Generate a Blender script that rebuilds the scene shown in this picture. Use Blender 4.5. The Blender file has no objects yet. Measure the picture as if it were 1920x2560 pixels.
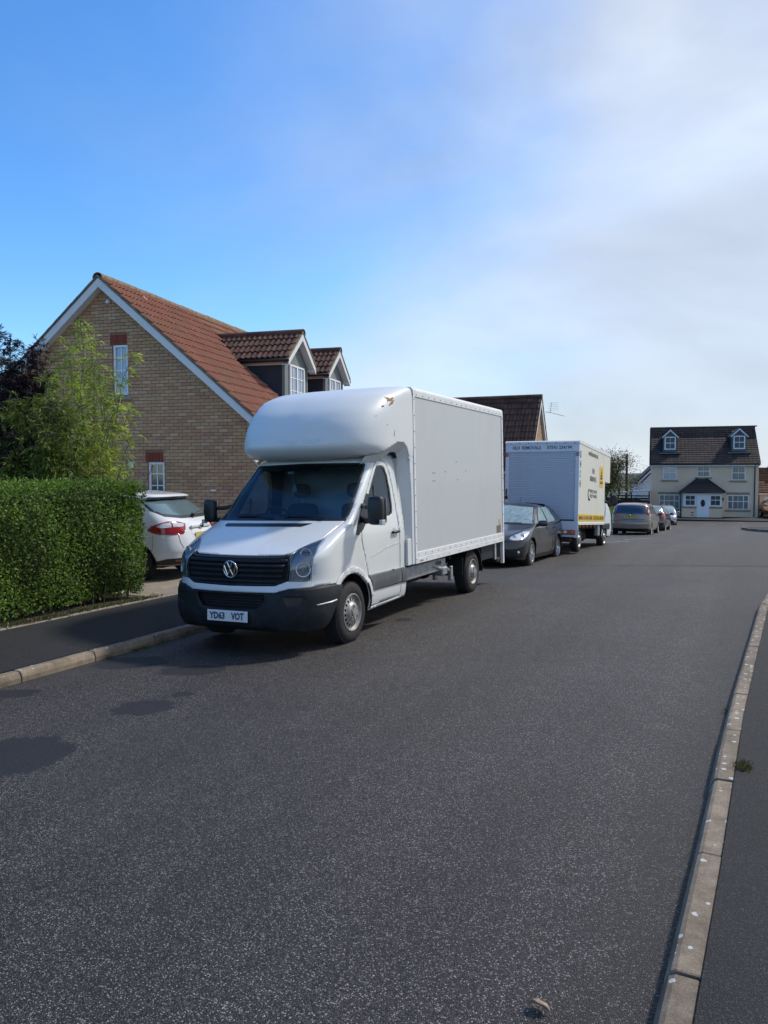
import bpy, bmesh, math, random
import numpy as np
from mathutils import Vector, Matrix
from mathutils.geometry import delaunay_2d_cdt

SC = bpy.context.scene
COL = SC.collection
R = math.radians
random.seed(7)
rng = np.random.default_rng(7)

# ------------------------------------------------------------------ camera
cam_d = bpy.data.cameras.new('camera')
cam = bpy.data.objects.new('camera', cam_d)
COL.objects.link(cam)
cam.location = (0, 0, 1.75)
PITCH = math.atan((1280 - 1187) / 1923)
cam.rotation_euler = (math.pi / 2 - PITCH, 0, R(25.8))
cam_d.sensor_fit = 'VERTICAL'
cam_d.sensor_height = 36
cam_d.lens = 36 * 1923 / 2560
cam_d.clip_end = 3000
SC.camera = cam
SC.view_settings.view_transform = 'Standard'
SC.view_settings.look = 'None'
SC.view_settings.exposure = 0.78
SC.view_settings.gamma = 1
SC.view_settings.use_curve_mapping = False

# ------------------------------------------------------------------ sun and sky
SUN_AZ, SUN_EL = 38.0, 47.0      # azimuth from +Y (down the road) towards +X
sd = Vector((math.sin(R(SUN_AZ)) * math.cos(R(SUN_EL)), math.cos(R(SUN_AZ)) * math.cos(R(SUN_EL)), math.sin(R(SUN_EL))))
sun_d = bpy.data.lights.new('sun', 'SUN')
sun_d.energy = 2.0
sun_d.angle = R(5.0)
sun_d.color = (1.0, 0.93, 0.82)
sun = bpy.data.objects.new('sun', sun_d)
COL.objects.link(sun)
sun.rotation_euler = (-sd).to_track_quat('-Z', 'Y').to_euler()

world = bpy.data.worlds.new('World')
SC.world = world
world.use_nodes = True
wn, wl = world.node_tree.nodes, world.node_tree.links
wn.clear()
def wnode(t, **k):
    n = wn.new(t)
    for a, b in k.items(): setattr(n, a, b)
    return n
sky = wnode('ShaderNodeTexSky', sky_type='NISHITA', sun_disc=False, sun_elevation=R(SUN_EL), sun_rotation=R(SUN_AZ), altitude=50, air_density=1.0, dust_density=0.6, ozone_density=2.2)
geo = wnode('ShaderNodeTexCoord')
mp = wnode('ShaderNodeMapping'); mp.inputs['Scale'].default_value = (1.0, 1.0, 2.0)
n1 = wnode('ShaderNodeTexNoise'); n1.inputs['Scale'].default_value = 1.5; n1.inputs['Detail'].default_value = 7; n1.inputs['Roughness'].default_value = 0.50; n1.inputs['Distortion'].default_value = 0.35
wl.new(geo.outputs['Generated'], mp.inputs['Vector']); wl.new(mp.outputs[0], n1.inputs['Vector'])
# cloud bank thickens towards the sun's side of the sky
dv = wnode('ShaderNodeVectorMath', operation='DOT_PRODUCT'); wl.new(geo.outputs['Generated'], dv.inputs[0]); dv.inputs[1].default_value = (0.86, 0.40, 0.0)
sep = wnode('ShaderNodeSeparateXYZ'); wl.new(geo.outputs['Generated'], sep.inputs[0])
def wm(op, a, b):
    m = wnode('ShaderNodeMath', operation=op)
    for i, v in enumerate((a, b)):
        if isinstance(v, (int, float)): m.inputs[i].default_value = v
        else: wl.new(v, m.inputs[i])
    return m.outputs[0]
low = wm('MULTIPLY', wm('MAXIMUM', wm('SUBTRACT', 0.20, sep.outputs['Z']), 0.0), 1.3)
cov = wm('ADD', wm('ADD', wm('MULTIPLY', dv.outputs['Value'], 0.62), n1.outputs['Fac']), low)
ramp = wnode('ShaderNodeMapRange', interpolation_type='SMOOTHSTEP'); ramp.inputs['From Min'].default_value = 0.25; ramp.inputs['From Max'].default_value = 0.88
wl.new(cov, ramp.inputs['Value'])
cl = wm('MULTIPLY', ramp.outputs[0], 0.9)
n2 = wnode('ShaderNodeTexNoise'); n2.inputs['Scale'].default_value = 2.3; n2.inputs['Detail'].default_value = 7; n2.inputs['Roughness'].default_value = 0.52; n2.inputs['Distortion'].default_value = 0.4
wl.new(mp.outputs[0], n2.inputs['Vector'])
cc = wnode('ShaderNodeMapRange'); cc.inputs['From Min'].default_value = 0.33; cc.inputs['From Max'].default_value = 0.68; cc.inputs['To Min'].default_value = 1.85; cc.inputs['To Max'].default_value = 3.25
wl.new(n2.outputs['Fac'], cc.inputs['Value'])
ccol = wnode('ShaderNodeVectorMath', operation='SCALE'); ccol.inputs[0].default_value = (0.86, 0.94, 1.06); 
gl = wnode('ShaderNodeVectorMath', operation='DOT_PRODUCT'); wl.new(geo.outputs['Generated'], gl.inputs[0]); gl.inputs[1].default_value = tuple(sd)
glow = wm('MULTIPLY', wm('POWER', wm('MAXIMUM', gl.outputs['Value'], 0.0), 3.0), 1.0)
lowb = wm('MULTIPLY', wm('MAXIMUM', wm('SUBTRACT', 0.30, sep.outputs['Z']), 0.0), 2.6)
wl.new(wm('ADD', wm('ADD', cc.outputs[0], glow), lowb), ccol.inputs['Scale'])
hs = wnode('ShaderNodeHueSaturation'); hs.inputs['Saturation'].default_value = 1.26; hs.inputs['Value'].default_value = 0.90; wl.new(sky.outputs[0], hs.inputs['Color'])
tint = wnode('ShaderNodeMixRGB', blend_type='MULTIPLY'); tint.inputs[0].default_value = 1.0; wl.new(hs.outputs[0], tint.inputs[1]); tint.inputs[2].default_value = (0.72, 0.87, 1.0, 1)
mix = wnode('ShaderNodeMixRGB'); wl.new(cl, mix.inputs[0]); wl.new(tint.outputs[0], mix.inputs[1]); wl.new(ccol.outputs[0], mix.inputs[2])
bg = wnode('ShaderNodeBackground'); bg.inputs['Strength'].default_value = 0.15
wl.new(mix.outputs[0], bg.inputs['Color'])
wo = wnode('ShaderNodeOutputWorld'); wl.new(bg.outputs[0], wo.inputs['Surface'])

# ------------------------------------------------------------------ materials
MATS = {}
def nd(nt, t, **k):
    n = nt.nodes.new(t)
    for a, b in k.items():
        if a.startswith('i_'): n.inputs[a[2:].replace('_', ' ')].default_value = b
        else: setattr(n, a, b)
    return n
def ramp_cols(nt, fac, cols):
    r = nd(nt, 'ShaderNodeValToRGB')
    el = r.color_ramp.elements
    while len(el) < len(cols): el.new(0.5)
    for e, (p, c) in zip(el, cols): e.position = p; e.color = (*c, 1)
    nt.links.new(fac, r.inputs[0])
    return r.outputs[0]
def mixc(nt, f, a, b, mode='MIX'):
    m = nd(nt, 'ShaderNodeMixRGB', blend_type=mode)
    for i, v in enumerate((f, a, b)):
        if isinstance(v, (int, float)): m.inputs[i].default_value = v
        elif isinstance(v, tuple): m.inputs[i].default_value = (*v, 1)
        else: nt.links.new(v, m.inputs[i])
    return m.outputs[0]
def base_mat(name):
    m = bpy.data.materials.new(name); m.use_nodes = True
    nt = m.node_tree
    b = nt.nodes['Principled BSDF']
    MATS[name] = m
    return m, nt, b
def noise(nt, scale, detail=3, rough=0.5, coord=None, vec=(1, 1, 1), dist=0):
    tc = nd(nt, 'ShaderNodeTexCoord')
    mpn = nd(nt, 'ShaderNodeMapping'); mpn.inputs['Scale'].default_value = vec
    nt.links.new(tc.outputs[coord or 'Object'], mpn.inputs[0])
    n = nd(nt, 'ShaderNodeTexNoise'); n.inputs['Scale'].default_value = scale; n.inputs['Detail'].default_value = detail; n.inputs['Roughness'].default_value = rough; n.inputs['Distortion'].default_value = dist
    nt.links.new(mpn.outputs[0], n.inputs['Vector'])
    return n.outputs['Fac']
def bump(nt, b, h, strength=0.3, dist=0.01):
    n = nd(nt, 'ShaderNodeBump'); n.inputs['Strength'].default_value = strength; n.inputs['Distance'].default_value = dist
    nt.links.new(h, n.inputs['Height']); nt.links.new(n.outputs[0], b.inputs['Normal'])
def M(name, col, rough=0.5, metal=0.0, coat=0.0, var=0.0, vs=6.0, dirt=None, ds=3.0, bs=None, bstr=0.2, bdist=0.01, vec=(1, 1, 1), spec=0.5, sheen=0):
    m, nt, b = base_mat(name)
    b.inputs['Roughness'].default_value = rough; b.inputs['Metallic'].default_value = metal
    b.inputs['Coat Weight'].default_value = coat; b.inputs['Coat Roughness'].default_value = 0.06
    b.inputs['Specular IOR Level'].default_value = spec
    out = None
    if var > 0:
        f = noise(nt, vs, 5, 0.6, vec=vec)
        lo = tuple(max(0, c * (1 - var)) for c in col); hi = tuple(min(1, c * (1 + var)) for c in col)
        out = ramp_cols(nt, f, [(0.3, lo), (0.7, hi)])
    if dirt:
        f = noise(nt, ds, 6, 0.65, vec=vec, dist=0.5)
        fr = nd(nt, 'ShaderNodeMapRange'); fr.inputs['From Min'].default_value = 0.5; fr.inputs['From Max'].default_value = 0.75; fr.inputs['To Max'].default_value = dirt[1]
        nt.links.new(f, fr.inputs['Value'])
        out = mixc(nt, fr.outputs[0], out if out is not None else tuple(col), tuple(dirt[0]))
    if out is None: b.inputs['Base Color'].default_value = (*col, 1)
    else: nt.links.new(out, b.inputs['Base Color'])
    if bs: bump(nt, b, noise(nt, bs, 4, 0.6), bstr, bdist)
    return m
def isl_rand(nt):
    g = nd(nt, 'ShaderNodeNewGeometry'); o = nd(nt, 'ShaderNodeObjectInfo')
    a = nd(nt, 'ShaderNodeMath', operation='ADD'); nt.links.new(g.outputs['Random Per Island'], a.inputs[0]); nt.links.new(o.outputs['Random'], a.inputs[1])
    f = nd(nt, 'ShaderNodeMath', operation='FRACT'); nt.links.new(a.outputs[0], f.inputs[0])
    return f.outputs[0]
def piece_mat(name, cols, rough=0.85, bs=60, bstr=0.35, bdist=0.004, blotch=None, bls=1.5, spec=0.3):
    m, nt, b = base_mat(name)
    c = ramp_cols(nt, isl_rand(nt), cols)
    c = mixc(nt, 0.35, c, ramp_cols(nt, noise(nt, bs * .7, 4, 0.6), [(0.3, (0.45,) * 3), (0.7, (1.0,) * 3)]), 'MULTIPLY')
    if blotch:
        fr = nd(nt, 'ShaderNodeMapRange'); fr.inputs['From Min'].default_value = 0.5; fr.inputs['From Max'].default_value = 0.7; fr.inputs['To Max'].default_value = blotch[1]
        tc = nd(nt, 'ShaderNodeNewGeometry'); nn = nd(nt, 'ShaderNodeTexNoise'); nn.inputs['Scale'].default_value = bls; nn.inputs['Detail'].default_value = 8; nn.inputs['Roughness'].default_value = 0.7
        nt.links.new(tc.outputs['Position'], nn.inputs['Vector']); nt.links.new(nn.outputs['Fac'], fr.inputs['Value'])
        c = mixc(nt, fr.outputs[0], c, blotch[0])
    nt.links.new(c, b.inputs['Base Color'])
    b.inputs['Roughness'].default_value = rough; b.inputs['Specular IOR Level'].default_value = spec
    bump(nt, b, noise(nt, bs, 4, 0.6), bstr, bdist)
    return m
def glass_mat(name, tint, refl=1.0, rough=0.02, haze=0.0):
    m = bpy.data.materials.new(name); m.use_nodes = True; nt = m.node_tree; nt.nodes.clear()
    t = nd(nt, 'ShaderNodeBsdfTransparent'); t.inputs[0].default_value = (*tint, 1)
    g = nd(nt, 'ShaderNodeBsdfGlossy'); g.inputs['Roughness'].default_value = rough; g.inputs[0].default_value = (.9, .95, 1, 1)
    fr = nd(nt, 'ShaderNodeFresnel'); fr.inputs[0].default_value = 1.5
    sc = nd(nt, 'ShaderNodeMath', operation='MULTIPLY_ADD', use_clamp=True); sc.inputs[1].default_value = refl; sc.inputs[2].default_value = haze
    nt.links.new(fr.outputs[0], sc.inputs[0])
    mx = nd(nt, 'ShaderNodeMixShader'); nt.links.new(sc.outputs[0], mx.inputs[0]); nt.links.new(t.outputs[0], mx.inputs[1]); nt.links.new(g.outputs[0], mx.inputs[2])
    o = nd(nt, 'ShaderNodeOutputMaterial'); nt.links.new(mx.outputs[0], o.inputs[0])
    MATS[name] = m
    return m
def leaf_mat(name, cols, trans=0.35, rough=0.45, blotch=0.0):
    m = bpy.data.materials.new(name); m.use_nodes = True; nt = m.node_tree
    b = nt.nodes['Principled BSDF']
    c = ramp_cols(nt, isl_rand(nt), cols)
    gp = nd(nt, 'ShaderNodeNewGeometry'); pn = nd(nt, 'ShaderNodeTexNoise'); pn.inputs['Scale'].default_value = 1.7; pn.inputs['Detail'].default_value = 4; nt.links.new(gp.outputs['Position'], pn.inputs['Vector'])
    c = mixc(nt, 1.0, c, ramp_cols(nt, pn.outputs['Fac'], [(.32, (.50, .50, .55)), (.52, (.92, .95, .9)), (.68, (1.15, 1.08, .9))]), 'MULTIPLY')
    nt.links.new(c, b.inputs['Base Color']); b.inputs['Roughness'].default_value = rough
    t = nd(nt, 'ShaderNodeBsdfTranslucent'); cb = mixc(nt, 0.0, c, c); bc = nd(nt, 'ShaderNodeHueSaturation'); bc.inputs['Value'].default_value = 1.5; nt.links.new(cb, bc.inputs['Color']); nt.links.new(bc.outputs[0], t.inputs[0])
    mx = nd(nt, 'ShaderNodeMixShader'); mx.inputs[0].default_value = trans
    nt.links.new(b.outputs[0], mx.inputs[1]); nt.links.new(t.outputs[0], mx.inputs[2])
    nt.links.new(mx.outputs[0], nt.nodes['Material Output'].inputs[0])
    MATS[name] = m
    return m

WHITE_PAINT = M('white_paint', (0.67, 0.69, 0.69), 0.30, coat=0.55, dirt=((0.50, 0.47, 0.40), 0.28), ds=2.2, vec=(1, 1, .5))
FAIRING = M('fairing_gelcoat', (0.64, 0.665, 0.675), 0.42, coat=0.2, dirt=((0.55, 0.54, 0.50), 0.22), ds=2.0)
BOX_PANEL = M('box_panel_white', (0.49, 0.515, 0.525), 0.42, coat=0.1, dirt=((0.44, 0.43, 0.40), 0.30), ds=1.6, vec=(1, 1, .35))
ALU = M('aluminium', (0.62, 0.63, 0.65), 0.35, metal=0.6, var=0.12, vs=8)
ALU_W = M('white_coated_rail', (0.72, 0.73, 0.74), 0.4, dirt=((0.40, 0.39, 0.36), 0.4), ds=5)
GALV = M('galvanised_steel', (0.33, 0.34, 0.35), 0.5, metal=0.6, var=0.25, vs=14)
RUBBER = M('tyre_rubber', (0.018, 0.018, 0.019), 0.85, var=0.35, vs=30, bs=90, bstr=0.2, bdist=0.003)
PLAST = M('bumper_plastic', (0.012, 0.015, 0.020), 0.58, var=0.25, vs=5, dirt=((0.06, 0.06, 0.06), 0.4), ds=5, bs=180, bstr=0.12, bdist=0.002, spec=0.3)
BLACK = M('matt_black', (0.006, 0.006, 0.007), 0.8)
DOORGREY = None
TRIM = M('black_trim', (0.012, 0.013, 0.015), 0.42)
CLAD = M('grey_cladding', (0.075, 0.078, 0.082), 0.5, dirt=((0.2, 0.2, 0.2), 0.5), ds=5)
STEELRIM = M('painted_steel_rim', (0.36, 0.355, 0.34), 0.45, metal=0.5, dirt=((0.06, 0.045, 0.035), 0.8), ds=9)
ALLOY = M('silver_alloy', (0.60, 0.61, 0.62), 0.28, metal=0.85)
CHROME = M('chrome', (0.75, 0.76, 0.78), 0.10, metal=1.0)
LAMP_BACK = M('lamp_housing', (0.27, 0.31, 0.35), 0.40, coat=0.5)
REFLECTOR = M('lamp_reflector', (0.62, 0.65, 0.68), 0.35, metal=0.35, coat=.5)
RED_LENS = M('red_lens', (0.30, 0.008, 0.012), 0.15, coat=1.0)
CLEAR_LENS = M('clear_lens', (0.62, 0.64, 0.66), 0.12, coat=1.0, metal=0.3)
AMBER = M('amber_lens', (0.5, 0.12, 0.01), 0.2, coat=0.8)
PLATE_W = M('plate_white', (0.72, 0.73, 0.74), 0.35)
PLATE_Y = M('plate_yellow', (0.62, 0.50, 0.16), 0.35)
PRINT = M('black_print', (0.01, 0.01, 0.014), 0.5)
PRINTB = M('blue_grey_print', (0.05, 0.07, 0.12), 0.5)
GLASS = glass_mat('cab_glass', (0.58, 0.74, 0.80), 0.8, haze=0.01)
SIDEGLASS = glass_mat('side_glass', (0.72, 0.82, 0.82), 0.8)
DARKGLASS = M('dark_glass', (0.012, 0.022, 0.030), 0.06, coat=1.0, spec=0.8)
LENS = glass_mat('lamp_cover_glass', (0.95, 0.96, 0.97), 1.1, haze=.04)
SEAT = M('seat_fabric', (0.045, 0.048, 0.055), 0.9, var=0.3, vs=40)
CABTRIM = M('cab_trim', (0.07, 0.075, 0.08), 0.7)
BULK = M('bulkhead_panel', (0.50, 0.52, 0.53), 0.8)
UPVC = M('white_upvc', (0.78, 0.80, 0.82), 0.3, dirt=((0.5, 0.5, 0.48), 0.3), ds=4)
GREYBOARD = M('grey_green_cladding', (0.085, 0.105, 0.115), 0.7, var=0.15, vs=3)
LEADMAT = M('lead_flashing', (0.14, 0.15, 0.165), 0.6, var=0.3, vs=10)
GUTTER = M('black_gutter', (0.012, 0.012, 0.014), 0.4)
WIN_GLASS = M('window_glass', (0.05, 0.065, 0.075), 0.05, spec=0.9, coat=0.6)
CURTAIN = M('net_curtain', (0.36, 0.37, 0.36), 0.9, var=0.3, vs=30, vec=(3, 3, .2))

# ------------------------------------------------------------------ object helpers
def meta(o, label=None, cat=None, group=None, kind=None):
    if label: o['label'] = label
    if cat: o['category'] = cat
    if group: o['group'] = group
    if kind: o['kind'] = kind
    return o
def empty(name, loc=(0, 0, 0), rot=(0, 0, 0), parent=None, **k):
    o = bpy.data.objects.new(name, None); COL.objects.link(o)
    o.location = loc; o.rotation_euler = rot; o.empty_display_size = 0.1
    if parent: o.parent = parent
    return meta(o, **k)
def link(name, me, parent=None, mat=None, smooth=False, loc=None, rot=None, **k):
    o = bpy.data.objects.new(name, me); COL.objects.link(o)
    if mat is not None and len(me.materials) == 0: me.materials.append(mat)
    if smooth:
        me.polygons.foreach_set('use_smooth', [True] * len(me.polygons))
    if parent: o.parent = parent
    if loc: o.location = loc
    if rot: o.rotation_euler = rot
    return meta(o, **k)
def new_mesh(name, v, f):
    me = bpy.data.meshes.new(name); me.from_pydata([tuple(map(float, p)) for p in v], [], f); me.update()
    return me
class MB:
    """collects simple shapes into one mesh"""
    def __init__(s): s.v = []; s.f = []
    def add(s, v, f):
        n = len(s.v); s.v += [tuple(map(float, p)) for p in v]; s.f += [tuple(i + n for i in q) for q in f]; return s
    def box(s, x0, x1, y0, y1, z0, z1, m=None):
        v = [(x, y, z) for z in (z0, z1) for y in (y0, y1) for x in (x0, x1)]
        if m is not None: v = [tuple(m @ Vector(p)) for p in v]
        return s.add(v, [(0, 2, 3, 1), (4, 5, 7, 6), (0, 1, 5, 4), (2, 6, 7, 3), (0, 4, 6, 2), (1, 3, 7, 5)])
    def bbox(s, x0, x1, y0, y1, z0, z1, b=.01):
        # chamfered box
        v = []; f = []
        X = (x0, x1); Y = (y0, y1); Z = (z0, z1)
        idx = {}
        for i in (0, 1):
            for j in (0, 1):
                for k in (0, 1):
                    sx, sy, sz = (1, -1)[i], (1, -1)[j], (1, -1)[k]
                    for a, d in enumerate(((0, b, b), (b, 0, b), (b, b, 0))):
                        idx[i, j, k, a] = len(v); v.append((X[i] + sx * d[0], Y[j] + sy * d[1], Z[k] + sz * d[2]))
        I = idx
        for i in (0, 1): f.append((I[i, 0, 0, 0], I[i, 1, 0, 0], I[i, 1, 1, 0], I[i, 0, 1, 0]))
        for j in (0, 1): f.append((I[0, j, 0, 1], I[1, j, 0, 1], I[1, j, 1, 1], I[0, j, 1, 1]))
        for k in (0, 1): f.append((I[0, 0, k, 2], I[1, 0, k, 2], I[1, 1, k, 2], I[0, 1, k, 2]))
        for i in (0, 1):
            for j in (0, 1): f.append((I[i, j, 0, 0], I[i, j, 1, 0], I[i, j, 1, 1], I[i, j, 0, 1]))
            for k in (0, 1): f.append((I[i, 0, k, 0], I[i, 1, k, 0], I[i, 1, k, 2], I[i, 0, k, 2]))
        for j in (0, 1):
            for k in (0, 1): f.append((I[0, j, k, 1], I[1, j, k, 1], I[1, j, k, 2], I[0, j, k, 2]))
        for i in (0, 1):
            for j in (0, 1):
                for k in (0, 1): f.append((I[i, j, k, 0], I[i, j, k, 1], I[i, j, k, 2]))
        return s.add(v, f)
    def tube(s, pts, r, n=8, cap=True):
        pts = [Vector(p) for p in pts]; rs = r if isinstance(r, (list, tuple)) else [r] * len(pts)
        v = []; f = []
        a = None
        for i, p in enumerate(pts):
            d = (pts[min(i + 1, len(pts) - 1)] - pts[max(i - 1, 0)]).normalized()
            if a is None: a = d.orthogonal().normalized()
            a = (a - d * a.dot(d)).normalized(); b = d.cross(a)
            for k in range(n):
                t = 2 * math.pi * k / n
                v.append(p + (a * math.cos(t) + b * math.sin(t)) * rs[i])
        for i in range(len(pts) - 1):
            for k in range(n):
                f.append((i * n + k, i * n + (k + 1) % n, (i + 1) * n + (k + 1) % n, (i + 1) * n + k))
        if cap: f += [tuple(range(n))[::-1], tuple((len(pts) - 1) * n + k for k in range(n))]
        return s.add(v, f)
    def lathe(s, prof, n=32, axis='x', c=(0, 0, 0), closed=False, a0=0, a1=2 * math.pi):
        full = abs(a1 - a0 - 2 * math.pi) < 1e-6; m = n if full else n + 1
        v = []
        for k in range(m):
            t = a0 + (a1 - a0) * k / n; ct, st = math.cos(t), math.sin(t)
            for (h, r) in prof:
                p = {'x': (h, r * ct, r * st), 'y': (r * ct, h, r * st), 'z': (r * ct, r * st, h)}[axis]
                v.append((p[0] + c[0], p[1] + c[1], p[2] + c[2]))
        P = len(prof); f = []
        for k in range(n):
            k2 = (k + 1) % m
            for j in range(P - 1 + (1 if closed else 0)):
                j2 = (j + 1) % P
                f.append((k * P + j, k * P + j2, k2 * P + j2, k2 * P + j))
        return s.add(v, f)
    def prism(s, poly, h0, h1, axis='x'):
        n = len(poly); v = []
        for h in (h0, h1):
            for a, b in poly: v.append({'x': (h, a, b), 'y': (a, h, b), 'z': (a, b, h)}[axis])
        return s.add(v, [tuple(range(n)), tuple(range(2 * n - 1, n - 1, -1))] + [(i, i + n, (i + 1) % n + n, (i + 1) % n) for i in range(n)])
    def mesh(s, name='m'):
        me = new_mesh(name, s.v, s.f)
        bm = bmesh.new(); bm.from_mesh(me); bmesh.ops.recalc_face_normals(bm, faces=bm.faces); bm.to_mesh(me); bm.free()
        return me
    def build(s, name, mat, parent=None, smooth=False, bevel=0, **k):
        o = link(name, s.mesh(name), parent, mat, smooth, **k)
        if bevel:
            b = o.modifiers.new('b', 'BEVEL'); b.width = bevel; b.segments = 2; b.limit_method = 'ANGLE'
        return o
def autosmooth(o, ang=35):
    me = o.data
    me.polygons.foreach_set('use_smooth', [True] * len(me.polygons))
    me.set_sharp_from_angle(angle=R(ang))
    return o
def text_pts(s, size=1.0, sx=1.0, align='LEFT', ext=0.0, wt=.020):
    cu = bpy.data.curves.new('t', 'FONT'); cu.body = s; cu.size = size; cu.align_x = align; cu.resolution_u = 2; cu.extrude = ext; cu.offset = wt * size
    o = bpy.data.objects.new('t', cu)
    COL.objects.link(o)
    dg = bpy.context.evaluated_depsgraph_get()
    me = bpy.data.meshes.new_from_object(o.evaluated_get(dg))
    v = [(p.co.x * sx, p.co.y, p.co.z) for p in me.vertices]; f = [tuple(p.vertices) for p in me.polygons]
    bpy.data.objects.remove(o); bpy.data.curves.remove(cu)
    return v, f
def flat_text(name, s, org, ux, uy, width, height, mat, parent, off=0.003, wt=.020):
    """text fitted into width x height, lower-left corner at org"""
    v, f = text_pts(s, wt=wt)
    xs = [p[0] for p in v]; ys = [p[1] for p in v]
    org, ux, uy = Vector(org), Vector(ux).normalized(), Vector(uy).normalized(); n = ux.cross(uy)
    w, h = max(xs) - min(xs), max(ys) - min(ys)
    V = [org + ux * ((p[0] - min(xs)) / w * width) + uy * ((p[1] - min(ys)) / h * height) + n * off for p in v]
    return link(name, new_mesh(name, V, f), parent, mat)
def copy_tree(o, parent=None):
    c = o.copy(); COL.objects.link(c); c.parent = parent
    for ch in o.children: copy_tree(ch, c)
    return c

# ------------------------------------------------------------------ curved shells (stacked plan curves) and sheets cut from them
def pchip(x, y, q):
    x = np.asarray(x, float); y = np.asarray(y, float); h = np.diff(x); d = np.diff(y) / h; m = np.zeros(len(x))
    for i in range(1, len(x) - 1):
        if d[i - 1] * d[i] > 0:
            w1, w2 = 2 * h[i] + h[i - 1], h[i] + 2 * h[i - 1]; m[i] = (w1 + w2) / (w1 / d[i - 1] + w2 / d[i])
    m[0], m[-1] = d[0], d[-1]
    q = np.clip(q, x[0], x[-1]); i = np.clip(np.searchsorted(x, q) - 1, 0, len(x) - 2); t = (q - x[i]) / h[i]
    return (2 * t**3 - 3 * t**2 + 1) * y[i] + (t**3 - 2 * t**2 + t) * h[i] * m[i] + (-2 * t**3 + 3 * t**2) * y[i + 1] + (t**3 - t**2) * h[i] * m[i + 1]
class Shell:
    def __init__(s, T, yb, NU=240, NZ=260, L=3.6, flip=False):
        T = np.array(T, float); s.T = T; s.z0, s.z1 = T[0, 0], T[-1, 0]; s.yb = yb; s.flip = flip; s.L = L
        zs = np.linspace(s.z0, s.z1, NZ); s.zs = zs; us = np.linspace(-L, L, 2 * NU + 1); s.us = us
        s.X = np.zeros((NZ, len(us))); s.Y = np.zeros_like(s.X)
        for i, z in enumerate(zs):
            f, w, d, n = [float(pchip(T[:, 0], T[:, k], z)) for k in (1, 2, 3, 4)]
            ph = (np.pi / 2) * np.linspace(0, 1, 160) ** 1.6
            x = w * np.sin(ph) ** (2 / n); y = f + d * (1 - np.cos(ph) ** (2 / n))
            e = max(yb, f + d + .01)
            x = np.append(x, [w, w]); y = np.append(y, [e, e + 4])
            a = np.concatenate([[0], np.cumsum(np.hypot(np.diff(x), np.diff(y)))])
            s.X[i] = np.interp(np.abs(us), a, x) * np.sign(us); s.Y[i] = np.interp(np.abs(us), a, y)
    def side(s, sd=1):
        T = s.T
        def P(y, z):
            y = np.asarray(y, float); z = np.asarray(z, float) + 0 * y; yy = -y if s.flip else y
            f, w, d, n = [pchip(T[:, 0], T[:, k], z) for k in (1, 2, 3, 4)]
            q = np.clip(1 - (yy - f) / d, 0, 1); x = w * (1 - q ** n) ** (1 / n)
            return np.stack([sd * x, y, z], -1)
        return P
    def P(s, u, z):
        u = np.asarray(u, float); z = np.asarray(z, float)
        fi = np.clip((z - s.z0) / (s.z1 - s.z0) * (len(s.zs) - 1), 0, len(s.zs) - 1.001); i = fi.astype(int); a = fi - i
        fj = np.clip((u + s.L) / (2 * s.L) * (len(s.us) - 1), 0, len(s.us) - 1.001); j = fj.astype(int); b = fj - j
        def bl(Q): return Q[i, j] * (1 - a) * (1 - b) + Q[i + 1, j] * a * (1 - b) + Q[i, j + 1] * (1 - a) * b + Q[i + 1, j + 1] * a * b
        y = bl(s.Y)
        return np.stack([bl(s.X), -y if s.flip else y, z + 0 * u], -1)
    def row(s, z): return int(round(np.clip((z - s.z0) / (s.z1 - s.z0) * (len(s.zs) - 1), 0, len(s.zs) - 1)))
    def uy(s, y, z, side=1):
        i = s.row(z); h = len(s.us) // 2; yy = -y if s.flip else y
        return side * float(np.interp(yy, s.Y[i, h:], s.us[h:]))
    def ux(s, x, z):
        i = s.row(z); h = len(s.us) // 2
        X = s.X[i, h:]; k = int(np.argmax(X > X.max() - 1e-4)) + 1
        return math.copysign(float(np.interp(abs(x), X[:k], s.us[h:h + k])), x)
    def uyend(s, z): return s.uy(-s.yb if s.flip else s.yb, z)
def densify(poly, step):
    out = []
    for i, p in enumerate(poly):
        q = poly[(i + 1) % len(poly)]
        n = max(1, int(math.hypot(q[0] - p[0], q[1] - p[1]) / step))
        for k in range(n): out.append((p[0] + (q[0] - p[0]) * k / n, p[1] + (q[1] - p[1]) * k / n))
    return out
def inside(P, poly):
    x, y = P[:, 0], P[:, 1]; c = np.zeros(len(P), bool); n = len(poly)
    for i in range(n):
        x0, y0 = poly[i]; x1, y1 = poly[(i + 1) % n]
        if y0 == y1: continue
        m = ((y0 > y) != (y1 > y)) & (x < (x1 - x0) * (y - y0) / (y1 - y0) + x0)
        c ^= m
    return c
def smooth_poly(poly, it=1):
    for _ in range(it):
        out = []
        for i, p in enumerate(poly):
            q = poly[(i + 1) % len(poly)]
            out += [(p[0] * .75 + q[0] * .25, p[1] * .75 + q[1] * .25), (p[0] * .25 + q[0] * .75, p[1] * .25 + q[1] * .75)]
        poly = out
    return poly
def inset(poly, d):
    A = sum(poly[i][0] * poly[(i + 1) % len(poly)][1] - poly[(i + 1) % len(poly)][0] * poly[i][1] for i in range(len(poly)))
    sg = 1 if A > 0 else -1; out = []
    n = len(poly)
    for i in range(n):
        a, b, c = Vector(poly[i - 1]), Vector(poly[i]), Vector(poly[(i + 1) % n])
        e1 = (b - a); e2 = (c - b)
        if e1.length < 1e-6 or e2.length < 1e-6: out.append(tuple(b)); continue
        n1 = Vector((-e1.y, e1.x)).normalized() * sg; n2 = Vector((-e2.y, e2.x)).normalized() * sg
        m = (n1 + n2)
        if m.length < .3: out.append(tuple(b + n1 * d)); continue
        m.normalize(); k = min(2.0, 1 / max(.3, m.dot(n1)))
        out.append(tuple(b + m * d * k))
    return out
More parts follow.
